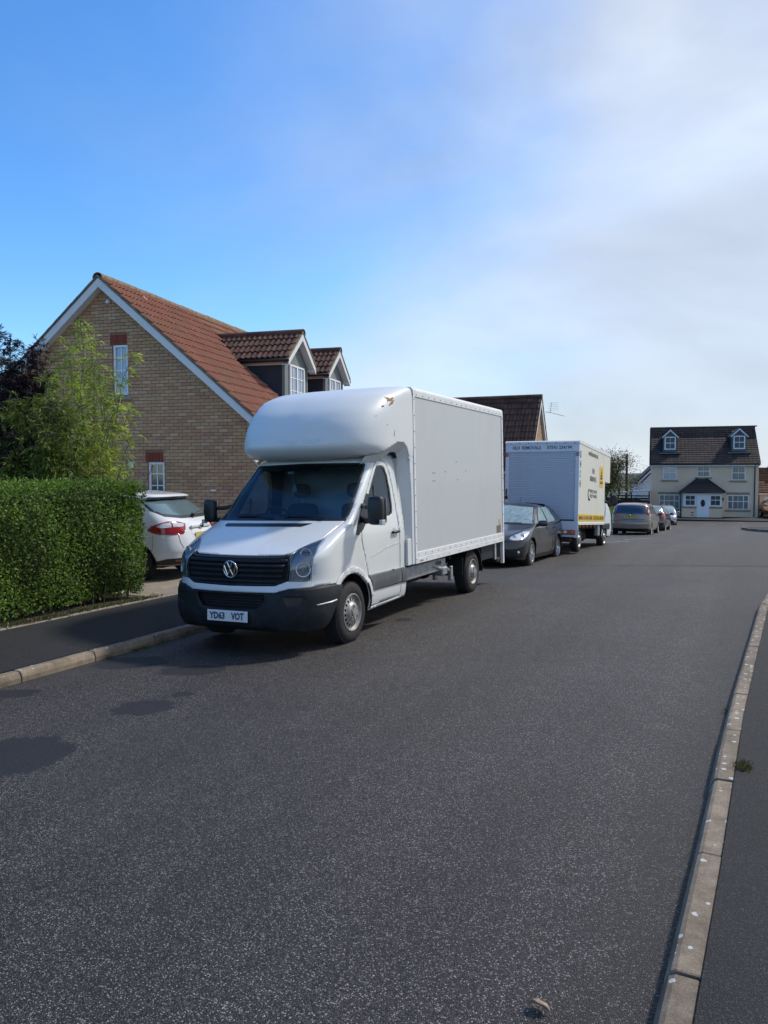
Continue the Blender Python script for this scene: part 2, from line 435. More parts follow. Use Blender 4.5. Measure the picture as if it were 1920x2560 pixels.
def sheet(name, P, outline, holes=(), mat=None, parent=None, off=0.0, step=.05, zs=1.0, thick=0.0, centre=(0, 1.5, .8), gap=0.0, round_=0, **k):
    """a sheet of the surface P(a, b) inside outline, outside holes"""
    if round_: outline = smooth_poly(outline, round_)
    if gap: outline = inset(outline, gap)
    sc = lambda L: [(a, b * zs) for a, b in L]
    ol = densify(sc(outline), step); hl = [densify(sc(h), step) for h in holes]
    V = []; E = []
    for L in [ol] + hl:
        n = len(V); V += L; E += [(n + i, n + (i + 1) % len(L)) for i in range(len(L))]
    a = np.array(ol); lo, hi = a.min(0), a.max(0)
    gx, gy = np.meshgrid(np.arange(lo[0] + step * .5, hi[0], step), np.arange(lo[1] + step * .43, hi[1], step))
    G_ = np.stack([gx.ravel() + 1e-4, gy.ravel()], -1); G_ = G_[inside(G_, ol)]
    for h in hl:
        if len(G_): G_ = G_[~inside(G_, h)]
    # keep grid points off the outlines
    if len(G_):
        B = np.array(V); keep = np.ones(len(G_), bool)
        for i0 in range(0, len(G_), 2000):
            d = np.abs(G_[i0:i0 + 2000, None, :] - B[None]).sum(-1).min(1); keep[i0:i0 + 2000] = d > step * .35
        G_ = G_[keep]
    pts = [Vector(p) for p in V] + [Vector(p) for p in G_]
    rv, re, rf, *_ = delaunay_2d_cdt(pts, E, [], 0, 1e-6)
    rv = np.array([tuple(p) for p in rv]); F = np.array([tuple(t) for t in rf if len(t) == 3])
    cen = rv[F].mean(1); m = inside(cen, ol)
    for h in hl: m &= ~inside(cen, h)
    F = F[m]
    U, Z = rv[:, 0], rv[:, 1] / zs
    Q = P(U, Z); e = 2e-3
    N = np.cross(P(U + e, Z) - P(U - e, Z), P(U, Z + e) - P(U, Z - e))
    N /= np.linalg.norm(N, axis=1)[:, None] + 1e-9
    ce = Q - np.array(centre); s_ = np.sign((N * ce).sum(1)); s_[s_ == 0] = 1
    N *= s_[:, None]
    Q = Q + N * off
    fn = np.cross(Q[F[:, 1]] - Q[F[:, 0]], Q[F[:, 2]] - Q[F[:, 0]]); fl = (fn * N[F[:, 0]]).sum(1) < 0
    F[fl] = F[fl][:, ::-1]
    used = np.unique(F); mp_ = -np.ones(len(Q), int); mp_[used] = np.arange(len(used))
    me = new_mesh(name, Q[used], [tuple(int(mp_[i]) for i in t) for t in F])
    o = link(name, me, parent, mat, True, **k)
    if thick:
        so = o.modifiers.new('s', 'SOLIDIFY'); so.thickness = thick; so.offset = -1; so.use_rim = True
    return o
def arc(cx, cy, r, a0, a1, n=16, ry=None):
    return [(cx + r * math.cos(R(a0 + (a1 - a0) * i / n)), cy + (ry or r) * math.sin(R(a0 + (a1 - a0) * i / n))) for i in range(n + 1)]
# ------------------------------------------------------------------ the ground
PYs = [-60, 12, 17, 22, 26, 37, 45, 57, 66, 400]; PZs = [0, 0, -.15, -.24, -.36, -.88, -1.22, -1.68, -1.78, -1.78]
def G(x, y):
    t = min(1, max(0, (y - 22) / 25)); cs = .038 * (1 - t) + .012 * t
    return float(np.interp(y, PYs, PZs)) + cs * (min(max(x, -7), 3) + .2)
def kerb_x(y):   # road face of the right-hand kerb
    return float(np.interp(y, [-20, 2.5, 3.4, 5.8, 7.2, 10.9, 15, 20, 26, 33, 40], [-.9, -.25, -.22, -.16, -.10, .06, .32, .85, 2.0, 4.2, 8.0]))
# ------------------------------------------------------------------ ground, road, pavements, kerbs
def asphalt(name, dark, light, chip, stains=(), scale=110, chipamt=.5, patchy=.25, rough=.82, lanes=False):
    m, nt, b = base_mat(name)
    g = nd(nt, 'ShaderNodeNewGeometry')
    mpn = nd(nt, 'ShaderNodeMapping'); mpn.inputs['Scale'].default_value = (1, 1, 0); nt.links.new(g.outputs['Position'], mpn.inputs[0])
    pos = mpn.outputs[0]
    def tex(t, sc, **k):
        n = nd(nt, t, **k); n.inputs['Scale'].default_value = sc; nt.links.new(pos, n.inputs['Vector']); return n
    def mr(v, a, b_, c, d):
        r = nd(nt, 'ShaderNodeMapRange'); nt.links.new(v, r.inputs['Value'])
        for k, q in zip(('From Min', 'From Max', 'To Min', 'To Max'), (a, b_, c, d)): r.inputs[k].default_value = q
        return r.outputs[0]
    v1 = tex('ShaderNodeTexVoronoi', scale)
    sepc = nd(nt, 'ShaderNodeSeparateColor'); nt.links.new(v1.outputs['Color'], sepc.inputs[0])
    c = ramp_cols(nt, sepc.outputs[0], [(0.0, dark), (0.45, tuple((a + b_) / 2 for a, b_ in zip(dark, light))), (0.80, light), (1.0, chip)])
    edge = mr(v1.outputs['Distance'], 0.22, 0.62, 1.0, 0.12)
    c = mixc(nt, 1.0, c, edge, 'MULTIPLY')
    # a sprinkling of pale stone chips
    v2 = tex('ShaderNodeTexVoronoi', scale * .62); s2 = nd(nt, 'ShaderNodeSeparateColor'); nt.links.new(v2.outputs['Color'], s2.inputs[0])
    th = nd(nt, 'ShaderNodeMath', operation='GREATER_THAN'); nt.links.new(s2.outputs[1], th.inputs[0]); th.inputs[1].default_value = .90
    inn = nd(nt, 'ShaderNodeMath', operation='LESS_THAN'); nt.links.new(v2.outputs['Distance'], inn.inputs[0]); inn.inputs[1].default_value = .36
    mm = nd(nt, 'ShaderNodeMath', operation='MULTIPLY'); nt.links.new(th.outputs[0], mm.inputs[0]); nt.links.new(inn.outputs[0], mm.inputs[1])
    m3 = nd(nt, 'ShaderNodeMath', operation='MULTIPLY'); nt.links.new(mm.outputs[0], m3.inputs[0]); m3.inputs[1].default_value = chipamt
    c = mixc(nt, m3.outputs[0], c, chip)
    # worn lanes and blotches
    n = tex('ShaderNodeTexNoise', .55); n.inputs['Detail'].default_value = 6; n.inputs['Roughness'].default_value = .6
    c = mixc(nt, 1.0, c, mr(n.outputs['Fac'], .3, .7, 1 - patchy, 1 + patchy * .5), 'MULTIPLY')
    n4 = tex('ShaderNodeTexNoise', 7); n4.inputs['Detail'].default_value = 5
    c = mixc(nt, 1.0, c, mr(n4.outputs['Fac'], .3, .7, .86, 1.08), 'MULTIPLY')
    if lanes:
        ml = nd(nt, 'ShaderNodeMapping'); ml.inputs['Scale'].default_value = (1.5, .06, 0); nt.links.new(g.outputs['Position'], ml.inputs[0])
        nl = nd(nt, 'ShaderNodeTexNoise'); nl.inputs['Scale'].default_value = 1.0; nl.inputs['Detail'].default_value = 4; nt.links.new(ml.outputs[0], nl.inputs['Vector'])
        c = mixc(nt, 1.0, c, mr(nl.outputs['Fac'], .3, .7, .78, 1.16), 'MULTIPLY')
        sx = nd(nt, 'ShaderNodeSeparateXYZ'); nt.links.new(g.outputs['Position'], sx.inputs[0])
        ng = tex('ShaderNodeTexNoise', 3.2); ng.inputs['Detail'].default_value = 6
        wob = mr(ng.outputs['Fac'], .3, .7, -.16, .16)
        ax = nd(nt, 'ShaderNodeMath', operation='ADD'); nt.links.new(sx.outputs[0], ax.inputs[0]); nt.links.new(wob, ax.inputs[1])
        c = mixc(nt, mr(ax.outputs[0], -.62, -.30, 0, .42), c, (.016, .015, .014))
        c = mixc(nt, mr(ax.outputs[0], -5.95, -6.2, 0, .40), c, (.018, .017, .014))
    if stains:
        nz = tex('ShaderNodeTexNoise', 6); nz.inputs['Detail'].default_value = 6; nz.inputs['Roughness'].default_value = .7
        off = mr(nz.outputs['Fac'], 0, 1, -.60, .60); tot = None
        for (sx, sy, a, b_) in stains:
            mp_ = nd(nt, 'ShaderNodeMapping', vector_type='TEXTURE'); mp_.inputs['Location'].default_value = (sx, sy, 0); mp_.inputs['Rotation'].default_value = (0, 0, R(25.8)); mp_.inputs['Scale'].default_value = (a, b_, 1)
            nt.links.new(pos, mp_.inputs[0])
            ln = nd(nt, 'ShaderNodeVectorMath', operation='LENGTH'); nt.links.new(mp_.outputs[0], ln.inputs[0])
            ad = nd(nt, 'ShaderNodeMath', operation='ADD'); nt.links.new(ln.outputs['Value'], ad.inputs[0]); nt.links.new(off, ad.inputs[1])
            s = mr(ad.outputs[0], .96, 1.03, 1, 0)
            if tot is None: tot = s
            else:
                mx = nd(nt, 'ShaderNodeMath', operation='MAXIMUM'); nt.links.new(tot, mx.inputs[0]); nt.links.new(s, mx.inputs[1]); tot = mx.outputs[0]
        ms = nd(nt, 'ShaderNodeMath', operation='MULTIPLY'); nt.links.new(tot, ms.inputs[0]); ms.inputs[1].default_value = .88
        c = mixc(nt, ms.outputs[0], c, (.010, .010, .015))
    nt.links.new(c, b.inputs['Base Color'])
    b.inputs['Roughness'].default_value = rough; b.inputs['Specular IOR Level'].default_value = .45
    hgt = mr(v1.outputs['Distance'], 0, .6, 1, 0)
    bump(nt, b, hgt, .8, .005)
    return m
STAINS = [(-5.87, 6.02, .42, .28), (-4.98, 5.93, .34, .20), (-4.50, 4.76, .26, .23), (-4.46, 5.2, .09, .09), (-4.55, 3.52, .42, .42), (-6.0, 4.7, .26, .15), (-4.13, 9.12, .12, .14)]
ROAD = asphalt('road_asphalt', (.028, .0245, .0235), (.128, .112, .107), (.44, .41, .39), STAINS, 165, .62, .22, .66, True)
PAVE = asphalt('pavement_asphalt', (.022, .023, .025), (.052, .053, .056), (.13, .13, .14), (), 190, .25, .18)
CONC = M('kerb_concrete', (.27, .235, .195), .85, var=.30, vs=9, dirt=((.10, .09, .075), .55), ds=3.5, bs=120, bstr=.35, bdist=.004)
# lichen spots on the kerbs
def kerb_mat():
    m, nt, b = base_mat('kerb_stone_lichen')
    g = nd(nt, 'ShaderNodeNewGeometry')
    n = nd(nt, 'ShaderNodeTexNoise'); n.inputs['Scale'].default_value = 5; n.inputs['Detail'].default_value = 7; n.inputs['Roughness'].default_value = .7; nt.links.new(g.outputs['Position'], n.inputs['Vector'])
    c = ramp_cols(nt, n.outputs['Fac'], [(.25, (.09, .070, .050)), (.45, (.20, .162, .120)), (.62, (.29, .238, .180)), (.8, (.14, .125, .085))])
    o = nd(nt, 'ShaderNodeObjectInfo')
    c = mixc(nt, 1.0, c, ramp_cols(nt, o.outputs['Random'], [(0, (.72, .70, .68)), (1, (1.15, 1.12, 1.08))]), 'MULTIPLY')
    n3 = nd(nt, 'ShaderNodeTexNoise'); n3.inputs['Scale'].default_value = 140; n3.inputs['Detail'].default_value = 3; nt.links.new(g.outputs['Position'], n3.inputs['Vector'])
    c = mixc(nt, .5, c, ramp_cols(nt, n3.outputs['Fac'], [(.3, (.35,) * 3), (.7, (1.2,) * 3)]), 'MULTIPLY')
    v = nd(nt, 'ShaderNodeTexVoronoi'); v.inputs['Scale'].default_value = 24; nt.links.new(g.outputs['Position'], v.inputs['Vector'])
    s = nd(nt, 'ShaderNodeSeparateColor'); nt.links.new(v.outputs['Color'], s.inputs[0])
    rad = nd(nt, 'ShaderNodeMapRange'); nt.links.new(s.outputs[0], rad.inputs['Value'])
    for k, q in zip(('From Min', 'From Max', 'To Min', 'To Max'), (.50, 1, .0, .55)): rad.inputs[k].default_value = q
    nz = nd(nt, 'ShaderNodeMath', operation='MULTIPLY_ADD'); nt.links.new(n3.outputs['Fac'], nz.inputs[0]); nz.inputs[1].default_value = .25; nt.links.new(v.outputs['Distance'], nz.inputs[2])
    lt = nd(nt, 'ShaderNodeMath', operation='LESS_THAN'); nt.links.new(nz.outputs[0], lt.inputs[0]); nt.links.new(rad.outputs[0], lt.inputs[1])
    sp = nd(nt, 'ShaderNodeSeparateXYZ'); nt.links.new(g.outputs['Normal'], sp.inputs[0])
    up = nd(nt, 'ShaderNodeMath', operation='GREATER_THAN'); nt.links.new(sp.outputs['Z'], up.inputs[0]); up.inputs[1].default_value = .5
    mu = nd(nt, 'ShaderNodeMath', operation='MULTIPLY'); nt.links.new(lt.outputs[0], mu.inputs[0]); nt.links.new(up.outputs[0], mu.inputs[1])
    m8 = nd(nt, 'ShaderNodeMath', operation='MULTIPLY'); nt.links.new(mu.outputs[0], m8.inputs[0]); m8.inputs[1].default_value = .8
    c = mixc(nt, m8.outputs[0], c, (.52, .54, .53))
    nt.links.new(c, b.inputs['Base Color']); b.inputs['Roughness'].default_value = .88
    bump(nt, b, n3.outputs['Fac'], .4, .004)
    return m
KERB = kerb_mat()
GRASS = M('lawn_grass', (.055, .085, .022), .9, var=.4, vs=1.5, bs=30, bstr=.5)
SOIL = M('garden_soil', (.055, .042, .028), .95, var=.45, vs=7, bs=40, bstr=.7, bdist=.02)
DRIVE = M('drive_concrete', (.25, .21, .165), .85, var=.25, vs=3, dirt=((.12, .10, .08), .5), ds=2, bs=90, bstr=.3, bdist=.004)

def terrain(name, x0, x1, ys, nx, dz, mat, **k):
    fx = lambda q, y: q(y) if callable(q) else q
    v, f = [], []
    for y in ys:
        for i in range(nx + 1):
            x = fx(x0, y) + (fx(x1, y) - fx(x0, y)) * i / nx
            v.append((x, y, G(x, y) + (dz(x, y) if callable(dz) else dz)))
    for j in range(len(ys) - 1):
        for i in range(nx): a = j * (nx + 1) + i; f.append((a, a + 1, a + nx + 2, a + nx + 1))
    return link(name, new_mesh(name, v, f), None, mat, True, **k)
YS = [-14, -6, 0, 3, 6, 9, 12, 14.5, 17, 19.5, 22, 24, 26, 29, 32, 35, 37, 40, 43, 45, 48, 51, 54, 57, 60, 63, 66]
terrain('ground', lambda y: -700, lambda y: 700, [-300, -60, -14] + YS[1:] + [70, 90, 150, 400, 900], 60, -.30, GRASS, kind='structure')
def road_r(y): return kerb_x(y) if y < 14 else (kerb_x(y) if y < 18 else 40)
road_right = lambda y: float(np.interp(y, [-20, 2.5, 3.4, 5.8, 7.2, 10.9, 13, 15, 16.5, 17.5, 18], [-.9, -.25, -.22, -.16, -.10, .06, .25, .7, 1.6, 3.4, 40]))
RY = [-14, -6, 0, 2.5, 3.4, 5.8, 7.2, 9, 10.9, 12, 13, 14, 15, 16, 16.5, 17, 17.5, 18.0]
terrain('road', -6.28, lambda y: road_right(y) + .01, RY, 12, 0.0, ROAD, kind='structure')
terrain('road', -6.28, 40, [18.0] + [y for y in YS if y > 18.5], 24, 0.0, ROAD, kind='structure')
terrain('road', -40, -6.28, [50.5, 54, 57, 60, 63, 66], 10, 0.0, ROAD, kind='structure')
# left pavement with its edging
PYy = [-14, -6, 0, 3, 6, 9, 12, 14.5, 17, 19.5, 22, 24, 26, 29, 32, 35, 37, 40, 43, 45, 48, 50.5]
flat = lambda x, y: G(-6.3, y) - G(x, y) + .105 + .02 * (-6.3 - x)
terrain('pavement', -8.0, -6.405, PYy, 3, flat, PAVE, kind='structure')
terrain('garden_soil', -30, -8.05, [-14, -6, 0, 3, 6, 8.85], 4, lambda x, y: flat(-8, y) + G(-8, y) - G(x, y) + .01, SOIL, kind='structure')
terrain('driveway', -18, -8.05, [8.85, 12, 14.5, 17, 19.5, 22], 4, lambda x, y: flat(-8, y) + G(-8, y) - G(x, y) - .01, DRIVE, kind='structure')
terrain('lawn', -18, -8.05, [22, 26, 32, 37, 43, 48, 50.5], 4, lambda x, y: flat(-8, y) + G(-8, y) - G(x, y) + .01, GRASS, kind='structure')
# right pavement
terrain('pavement', lambda y: road_right(y) + .12, lambda y: max(road_right(y) + .2, 7), [y for y in RY if y <= 17], 8, lambda x, y: .10 + G(.1, y) - G(x, y), PAVE, kind='structure')
# far corner of the side road and the strip in front of the cream house
cor = [(14, 40.2), (4, 40.8), (1.3, 41.5), (.45, 42.8), (-.1, 44.8), (-.5, 47.2), (-.6, 48.6), (-.2, 49.8), (.9, 50.6), (4, 51.2), (14, 51.6)]
v = [(x, y, G(x, y) + .13) for x, y in cor] + [(x, y, G(x, y) - .1) for x, y in cor]; n = len(cor)
link('pavement', new_mesh('p', v, [tuple(range(n))] + [(i, i + 1, i + 1 + n, i + n) for i in range(n - 1)]), None, PAVE, kind='structure')
far = [(-30, 63.4), (-8, 63.2), (-4, 63.2), (2, 63.6), (6, 64.6), (30, 68)]
v = [(x, y, -1.78 + .11) for x, y in far] + [(x, 110, -1.67) for x, y in far] + [(x, y, -1.9) for x, y in far]; n = 6
link('pavement', new_mesh('p', v, [(i, i + 1, i + 1 + n, i + n) for i in range(5)] + [(i, i + 1, i + 1 + 2 * n, i + 2 * n) for i in range(5)]), None, PAVE, kind='structure')

def kerb_line(name, path, h, w, side, L=.915, face_dir=1):
    """row of kerb stones along path (x, y); the stones lie on the side*x side of it"""
    pts = [Vector((x, y, 0)) for x, y in path]
    cum = [0]
    for a, b in zip(pts[:-1], pts[1:]): cum.append(cum[-1] + (b - a).length)
    def at(s):
        s = min(max(s, 0), cum[-1] - 1e-6)
        i = max(j for j in range(len(cum) - 1) if cum[j] <= s); t = (s - cum[i]) / (cum[i + 1] - cum[i])
        return pts[i].lerp(pts[i + 1], t)
    beds = MB(); n = int(cum[-1] / L)
    vb = []
    for k in range(n + 1):
        p = at(k * L); q = at(min(k * L + .01, cum[-1] - 1e-4)) - at(k * L - .01); d = q.normalized(); nn = Vector((d.y, -d.x, 0)) * side
        z = G(p.x, p.y)
        vb += [tuple(p + nn * .02 + Vector((0, 0, z - .12))), tuple(p + nn * .02 + Vector((0, 0, z + h - .03))), tuple(p + nn * (w - .02) + Vector((0, 0, z + h - .03))), tuple(p + nn * (w - .02) + Vector((0, 0, z - .12)))]
    fb = [(4 * k + j, 4 * k + (j + 1) % 4, 4 * k + 4 + (j + 1) % 4, 4 * k + 4 + j) for k in range(n) for j in range(4)]
    root = link(name, new_mesh('bed', vb, fb), None, SOIL, kind='structure')
    me = None
    prof = [(0, -.15), (0, h * .45), (.012, h - .028), (.022, h - .010), (.040, h), (w - .012, h), (w, h - .010), (w, -.15)]
    g = .0075
    v = []; m = len(prof)
    for yy in (g, g + .006, L - g - .006, L - g):
        k_ = .003 if yy in (g, L - g) else 0
        for a, b in prof: v.append((a + (k_ if a < w / 2 else -k_), yy, b - (k_ if b > 0 else 0)))
    f = []
    for s in range(3):
        for j in range(m): f.append((s * m + j, s * m + (j + 1) % m, (s + 1) * m + (j + 1) % m, (s + 1) * m + j))
    f += [tuple(range(m))[::-1], tuple(3 * m + j for j in range(m))]
    me = MB().add(v, f).mesh('kerb_stone'); me.materials.append(KERB)
    for k in range(n):
        a, b = at(k * L), at((k + 1) * L)
        d = (b - a); ang = math.atan2(d.y, d.x) - math.pi / 2
        za, zb = G(a.x, a.y), G(b.x, b.y)
        o = bpy.data.objects.new('kerb_stone', me); COL.objects.link(o); o.parent = root
        o.location = (a.x + random.uniform(-.003, .003), a.y, za + random.uniform(-.003, .003))
        o.rotation_euler = (math.atan2(zb - za, L), random.uniform(-.01, .01), ang + random.uniform(-.003, .003))
        o.scale = (side, 1, 1)
    return root
kerb_line('kerb', [(-6.28, -3.2), (-6.28, 50.3)], .105, .125, -1, L=.915)
kerb_line('kerb', [(road_right(y), y) for y in (-1.0, 2.5, 3.4, 5.8, 7.2, 10.9, 13, 15, 16.5, 17.3)], .10, .125, 1)
kerb_line('kerb', cor[1:10], .135, .125, -1)
# thin edging along the back of the left pavement
ed = empty('pavement_edging', kind='structure')
em = MB().bbox(-.025, .025, .003, .912, -.1, .012, .004).mesh('edging_stone'); em.materials.append(CONC)
for k in range(32):
    y = -2 + k * .915
    o = bpy.data.objects.new('edging_stone', em); COL.objects.link(o); o.parent = ed
    o.location = (-8.025 + random.uniform(-.004, .004), y, G(-8, y) + flat(-8, y) + random.uniform(-.004, .006)); o.rotation_euler = (math.atan2(G(-8, y + .9) - G(-8, y), .9), 0, 0)
# hill line far behind
HILL = M('far_woods', (.045, .06, .045), .95, var=.5, vs=.05)
v, f = [], []
N = 90
for i in range(N + 1):
    x = -420 + 840 * i / N
    h = 4.6 + .9 * math.sin(x * .013 + 1) + .7 * math.sin(x * .05) + random.uniform(-.5, .5)
    for j, (dy, k) in enumerate(((0, 0), (12, .55), (30, .9), (55, 1.0), (110, .9), (250, .7))): v.append((x, 330 + dy, -2 + h * k))
for i in range(N):
    for j in range(5): a = i * 6 + j; f.append((a, a + 6, a + 7, a + 1))
link('hill', new_mesh('hill', v, f), None, HILL, True, kind='structure')

LINE = M('worn_road_paint', (.42, .42, .41), .8, var=.4, vs=9)
for (x0, y0, x1, y1) in ((-4.55, 26.2, -3.9, 27.9), (-4.35, 29.3, -3.6, 31.4)):
    d = Vector((x1 - x0, y1 - y0, 0)); nn = Vector((d.y, -d.x, 0)).normalized() * .04
    v = [(x0 - nn.x, y0 - nn.y), (x0 + nn.x, y0 + nn.y), (x1 + nn.x, y1 + nn.y), (x1 - nn.x, y1 - nn.y)]
    link('road_marking', new_mesh('line', [(a, b, G(a, b) + .006) for a, b in v], [(0, 1, 2, 3)]), None, LINE, kind='structure')
# ------------------------------------------------------------------ wheels
WCACHE = {}
def wheel(parent, c, r, w, side=1, style='steel', rr=None, seed=0, steer=0):
    """wheel part > tyre, rim; outer face towards side*x; c = centre of outer face"""
    rr = rr or r * .62
    key = (round(r, 3), round(w, 3), style, round(rr, 3))
    if key not in WCACHE:
        t = MB()
        prof = [(-w, rr), (-w - .004, rr + .02), (-w + .0, r - .05), (-w + .02, r - .015), (-w + .045, r), (-.045, r), (-.02, r - .015), (0, r - .05), (.004, rr + .025), (-.006, rr + .004), (-.02, rr)]
        t.lathe(prof, 48, 'x')
        for k in range(60):   # tread blocks on the shoulder
            a = 2 * math.pi * k / 60
            m = Matrix.Rotation(a, 4, 'X')
            t.box(-w + .02, -.02, -.008, .008, r - .004, r + .003, m)
        tm = t.mesh('tyre')
        m = MB()
        if style == 'steel':
            m.lathe([(-.02, rr), (.002, rr), (.004, rr - .012), (-.012, rr - .02), (-.03, rr * .86), (-.028, rr * .80)], 48)
            m.lathe([(-.012, rr * .56), (.012, rr * .50), (.022, rr * .42), (.020, rr * .30), (.012, rr * .27), (.034, rr * .24), (.036, 0.001)], 40)
            for k in range(16):
                a0 = 2 * math.pi * k / 16; hw = 2 * math.pi / 16 * .27
                v = []
                for a in (a0 - hw, a0 + hw):
                    for (h, q) in ((-.028, rr * .80), (-.018, rr * .68), (-.012, rr * .56)): v.append((h, q * math.cos(a), q * math.sin(a)))
                m.add(v, [(0, 1, 4, 3), (1, 2, 5, 4)])
            m.lathe([(-.028, rr * .80), (-.022, rr * .76)], 48); m.lathe([(-.015, rr * .60), (-.012, rr * .56)], 48)
            for k in range(6):
                a = 2 * math.pi * k / 6 + .3
                m.lathe([(.016, .013), (.034, .012), (.036, .001)], 8, 'x', (0, rr * .35 * math.cos(a), rr * .35 * math.sin(a)))
        else:
            m.lathe([(-.02, rr), (.003, rr), (.004, rr - .012), (-.014, rr - .018), (-.05, rr - .022)], 48)
            m.lathe([(-.004, rr * .26), (.006, rr * .2), (.008, .001)], 24)
            ns = 7 if style == 'alloy7' else 5
            for k in range(ns):
                for s_ in ((-1, 1) if style == 'alloy5' else (0,)):
                    a = 2 * math.pi * k / ns + s_ * .15
                    h1, h2 = (.016, .012) if style == 'alloy5' else (.026, .017)
                    mm = Matrix.Rotation(a, 4, 'X')
                    v = [mm @ Vector(p) for p in ((-.004, -h1, rr * .2), (-.004, h1, rr * .2), (-.006, h2, rr - .015), (-.006, -h2, rr - .015), (-.034, -h1, rr * .2), (-.034, h1, rr * .2), (-.03, h2, rr - .015), (-.03, -h2, rr - .015))]
                    m.add(v, [(0, 1, 2, 3), (7, 6, 5, 4), (0, 3, 7, 4), (1, 5, 6, 2), (0, 4, 5, 1)])
        rm = m.mesh('rim')
        b = MB().lathe([(-.05, rr - .004), (-.055, rr * .6), (-.06, .001)], 24).mesh('brake_disc')
        WCACHE[key] = (tm, rm, b)
    tm, rm, bmesh_ = WCACHE[key]
    e = empty('wheel', c, (seed * .7, 0, steer) if side > 0 else (seed * .7, 0, math.pi + steer), parent)
    o = link('tyre', tm, e, RUBBER); autosmooth(o)
    o = link('rim', rm, e, STEELRIM if style == 'steel' else ALLOY); autosmooth(o, 40)
    link('brake_disc', bmesh_, e, BLACK)
    return e

def torus_mb(cen, R0, r0, n=40, m=8, axis='y', tilt=None):
    mb = MB(); v = []; f = []
    for i in range(n):
        a = 2 * math.pi * i / n
        for j in range(m):
            b = 2 * math.pi * j / m
            q = R0 + r0 * math.cos(b)
            p = Vector((q * math.cos(a), r0 * math.sin(b), q * math.sin(a)))
            if tilt: p = Matrix.Rotation(tilt, 3, 'X') @ p
            v.append(p + Vector(cen))
    for i in range(n):
        for j in range(m): f.append((i * m + j, ((i + 1) % n) * m + j, ((i + 1) % n) * m + (j + 1) % m, i * m + (j + 1) % m))
    return mb.add(v, f)

# ------------------------------------------------------------------ the white box van in front
CABS = Shell([(.20,-.82,.88,.55,3),(.28,-.95,.92,.58,3),(.45,-1.0,.965,.62,3),(.66,-.985,.975,.64,3),(.70,-.98,.96,.64,3),(.78,-.96,.958,.66,3),(.94,-.945,.96,.60,3),(1.03,-.88,.96,.5,3.2),(1.07,-.80,.96,.42,3.4),(1.15,-.62,.958,.30,3.6),(1.25,-.38,.952,.25,3.8),(1.39,-.05,.935,.25,4),(1.72,.30,.895,.27,4),(2.04,.635,.85,.28,4),(2.10,.68,.83,.30,3.6),(2.17,.80,.79,.4,3.2),(2.22,1.0,.70,.4,3),(2.26,1.3,.5,.3,2.5)], 1.46)
LUTS = Shell([(.70,.70,1.0,.7,2.6),(2.07,.70,1.0,.7,2.6),(2.09,.62,1.0,.75,2.6),(2.12,.48,1.0,.8,2.6),(2.17,.34,1.002,.86,2.7),(2.27,.24,1.005,.88,2.75),(2.45,.29,1.005,.88,2.8),(2.65,.42,1.005,.86,2.8),(2.8,.60,1.004,.80,2.8),(2.9,.78,1.003,.70,2.8),(2.97,.98,1.0,.6,2.6),(3.02,1.17,.985,.5,2.6),(3.055,1.38,.95,.32,2.6),(3.07,1.6,.86,.1,2.6)], 1.72)

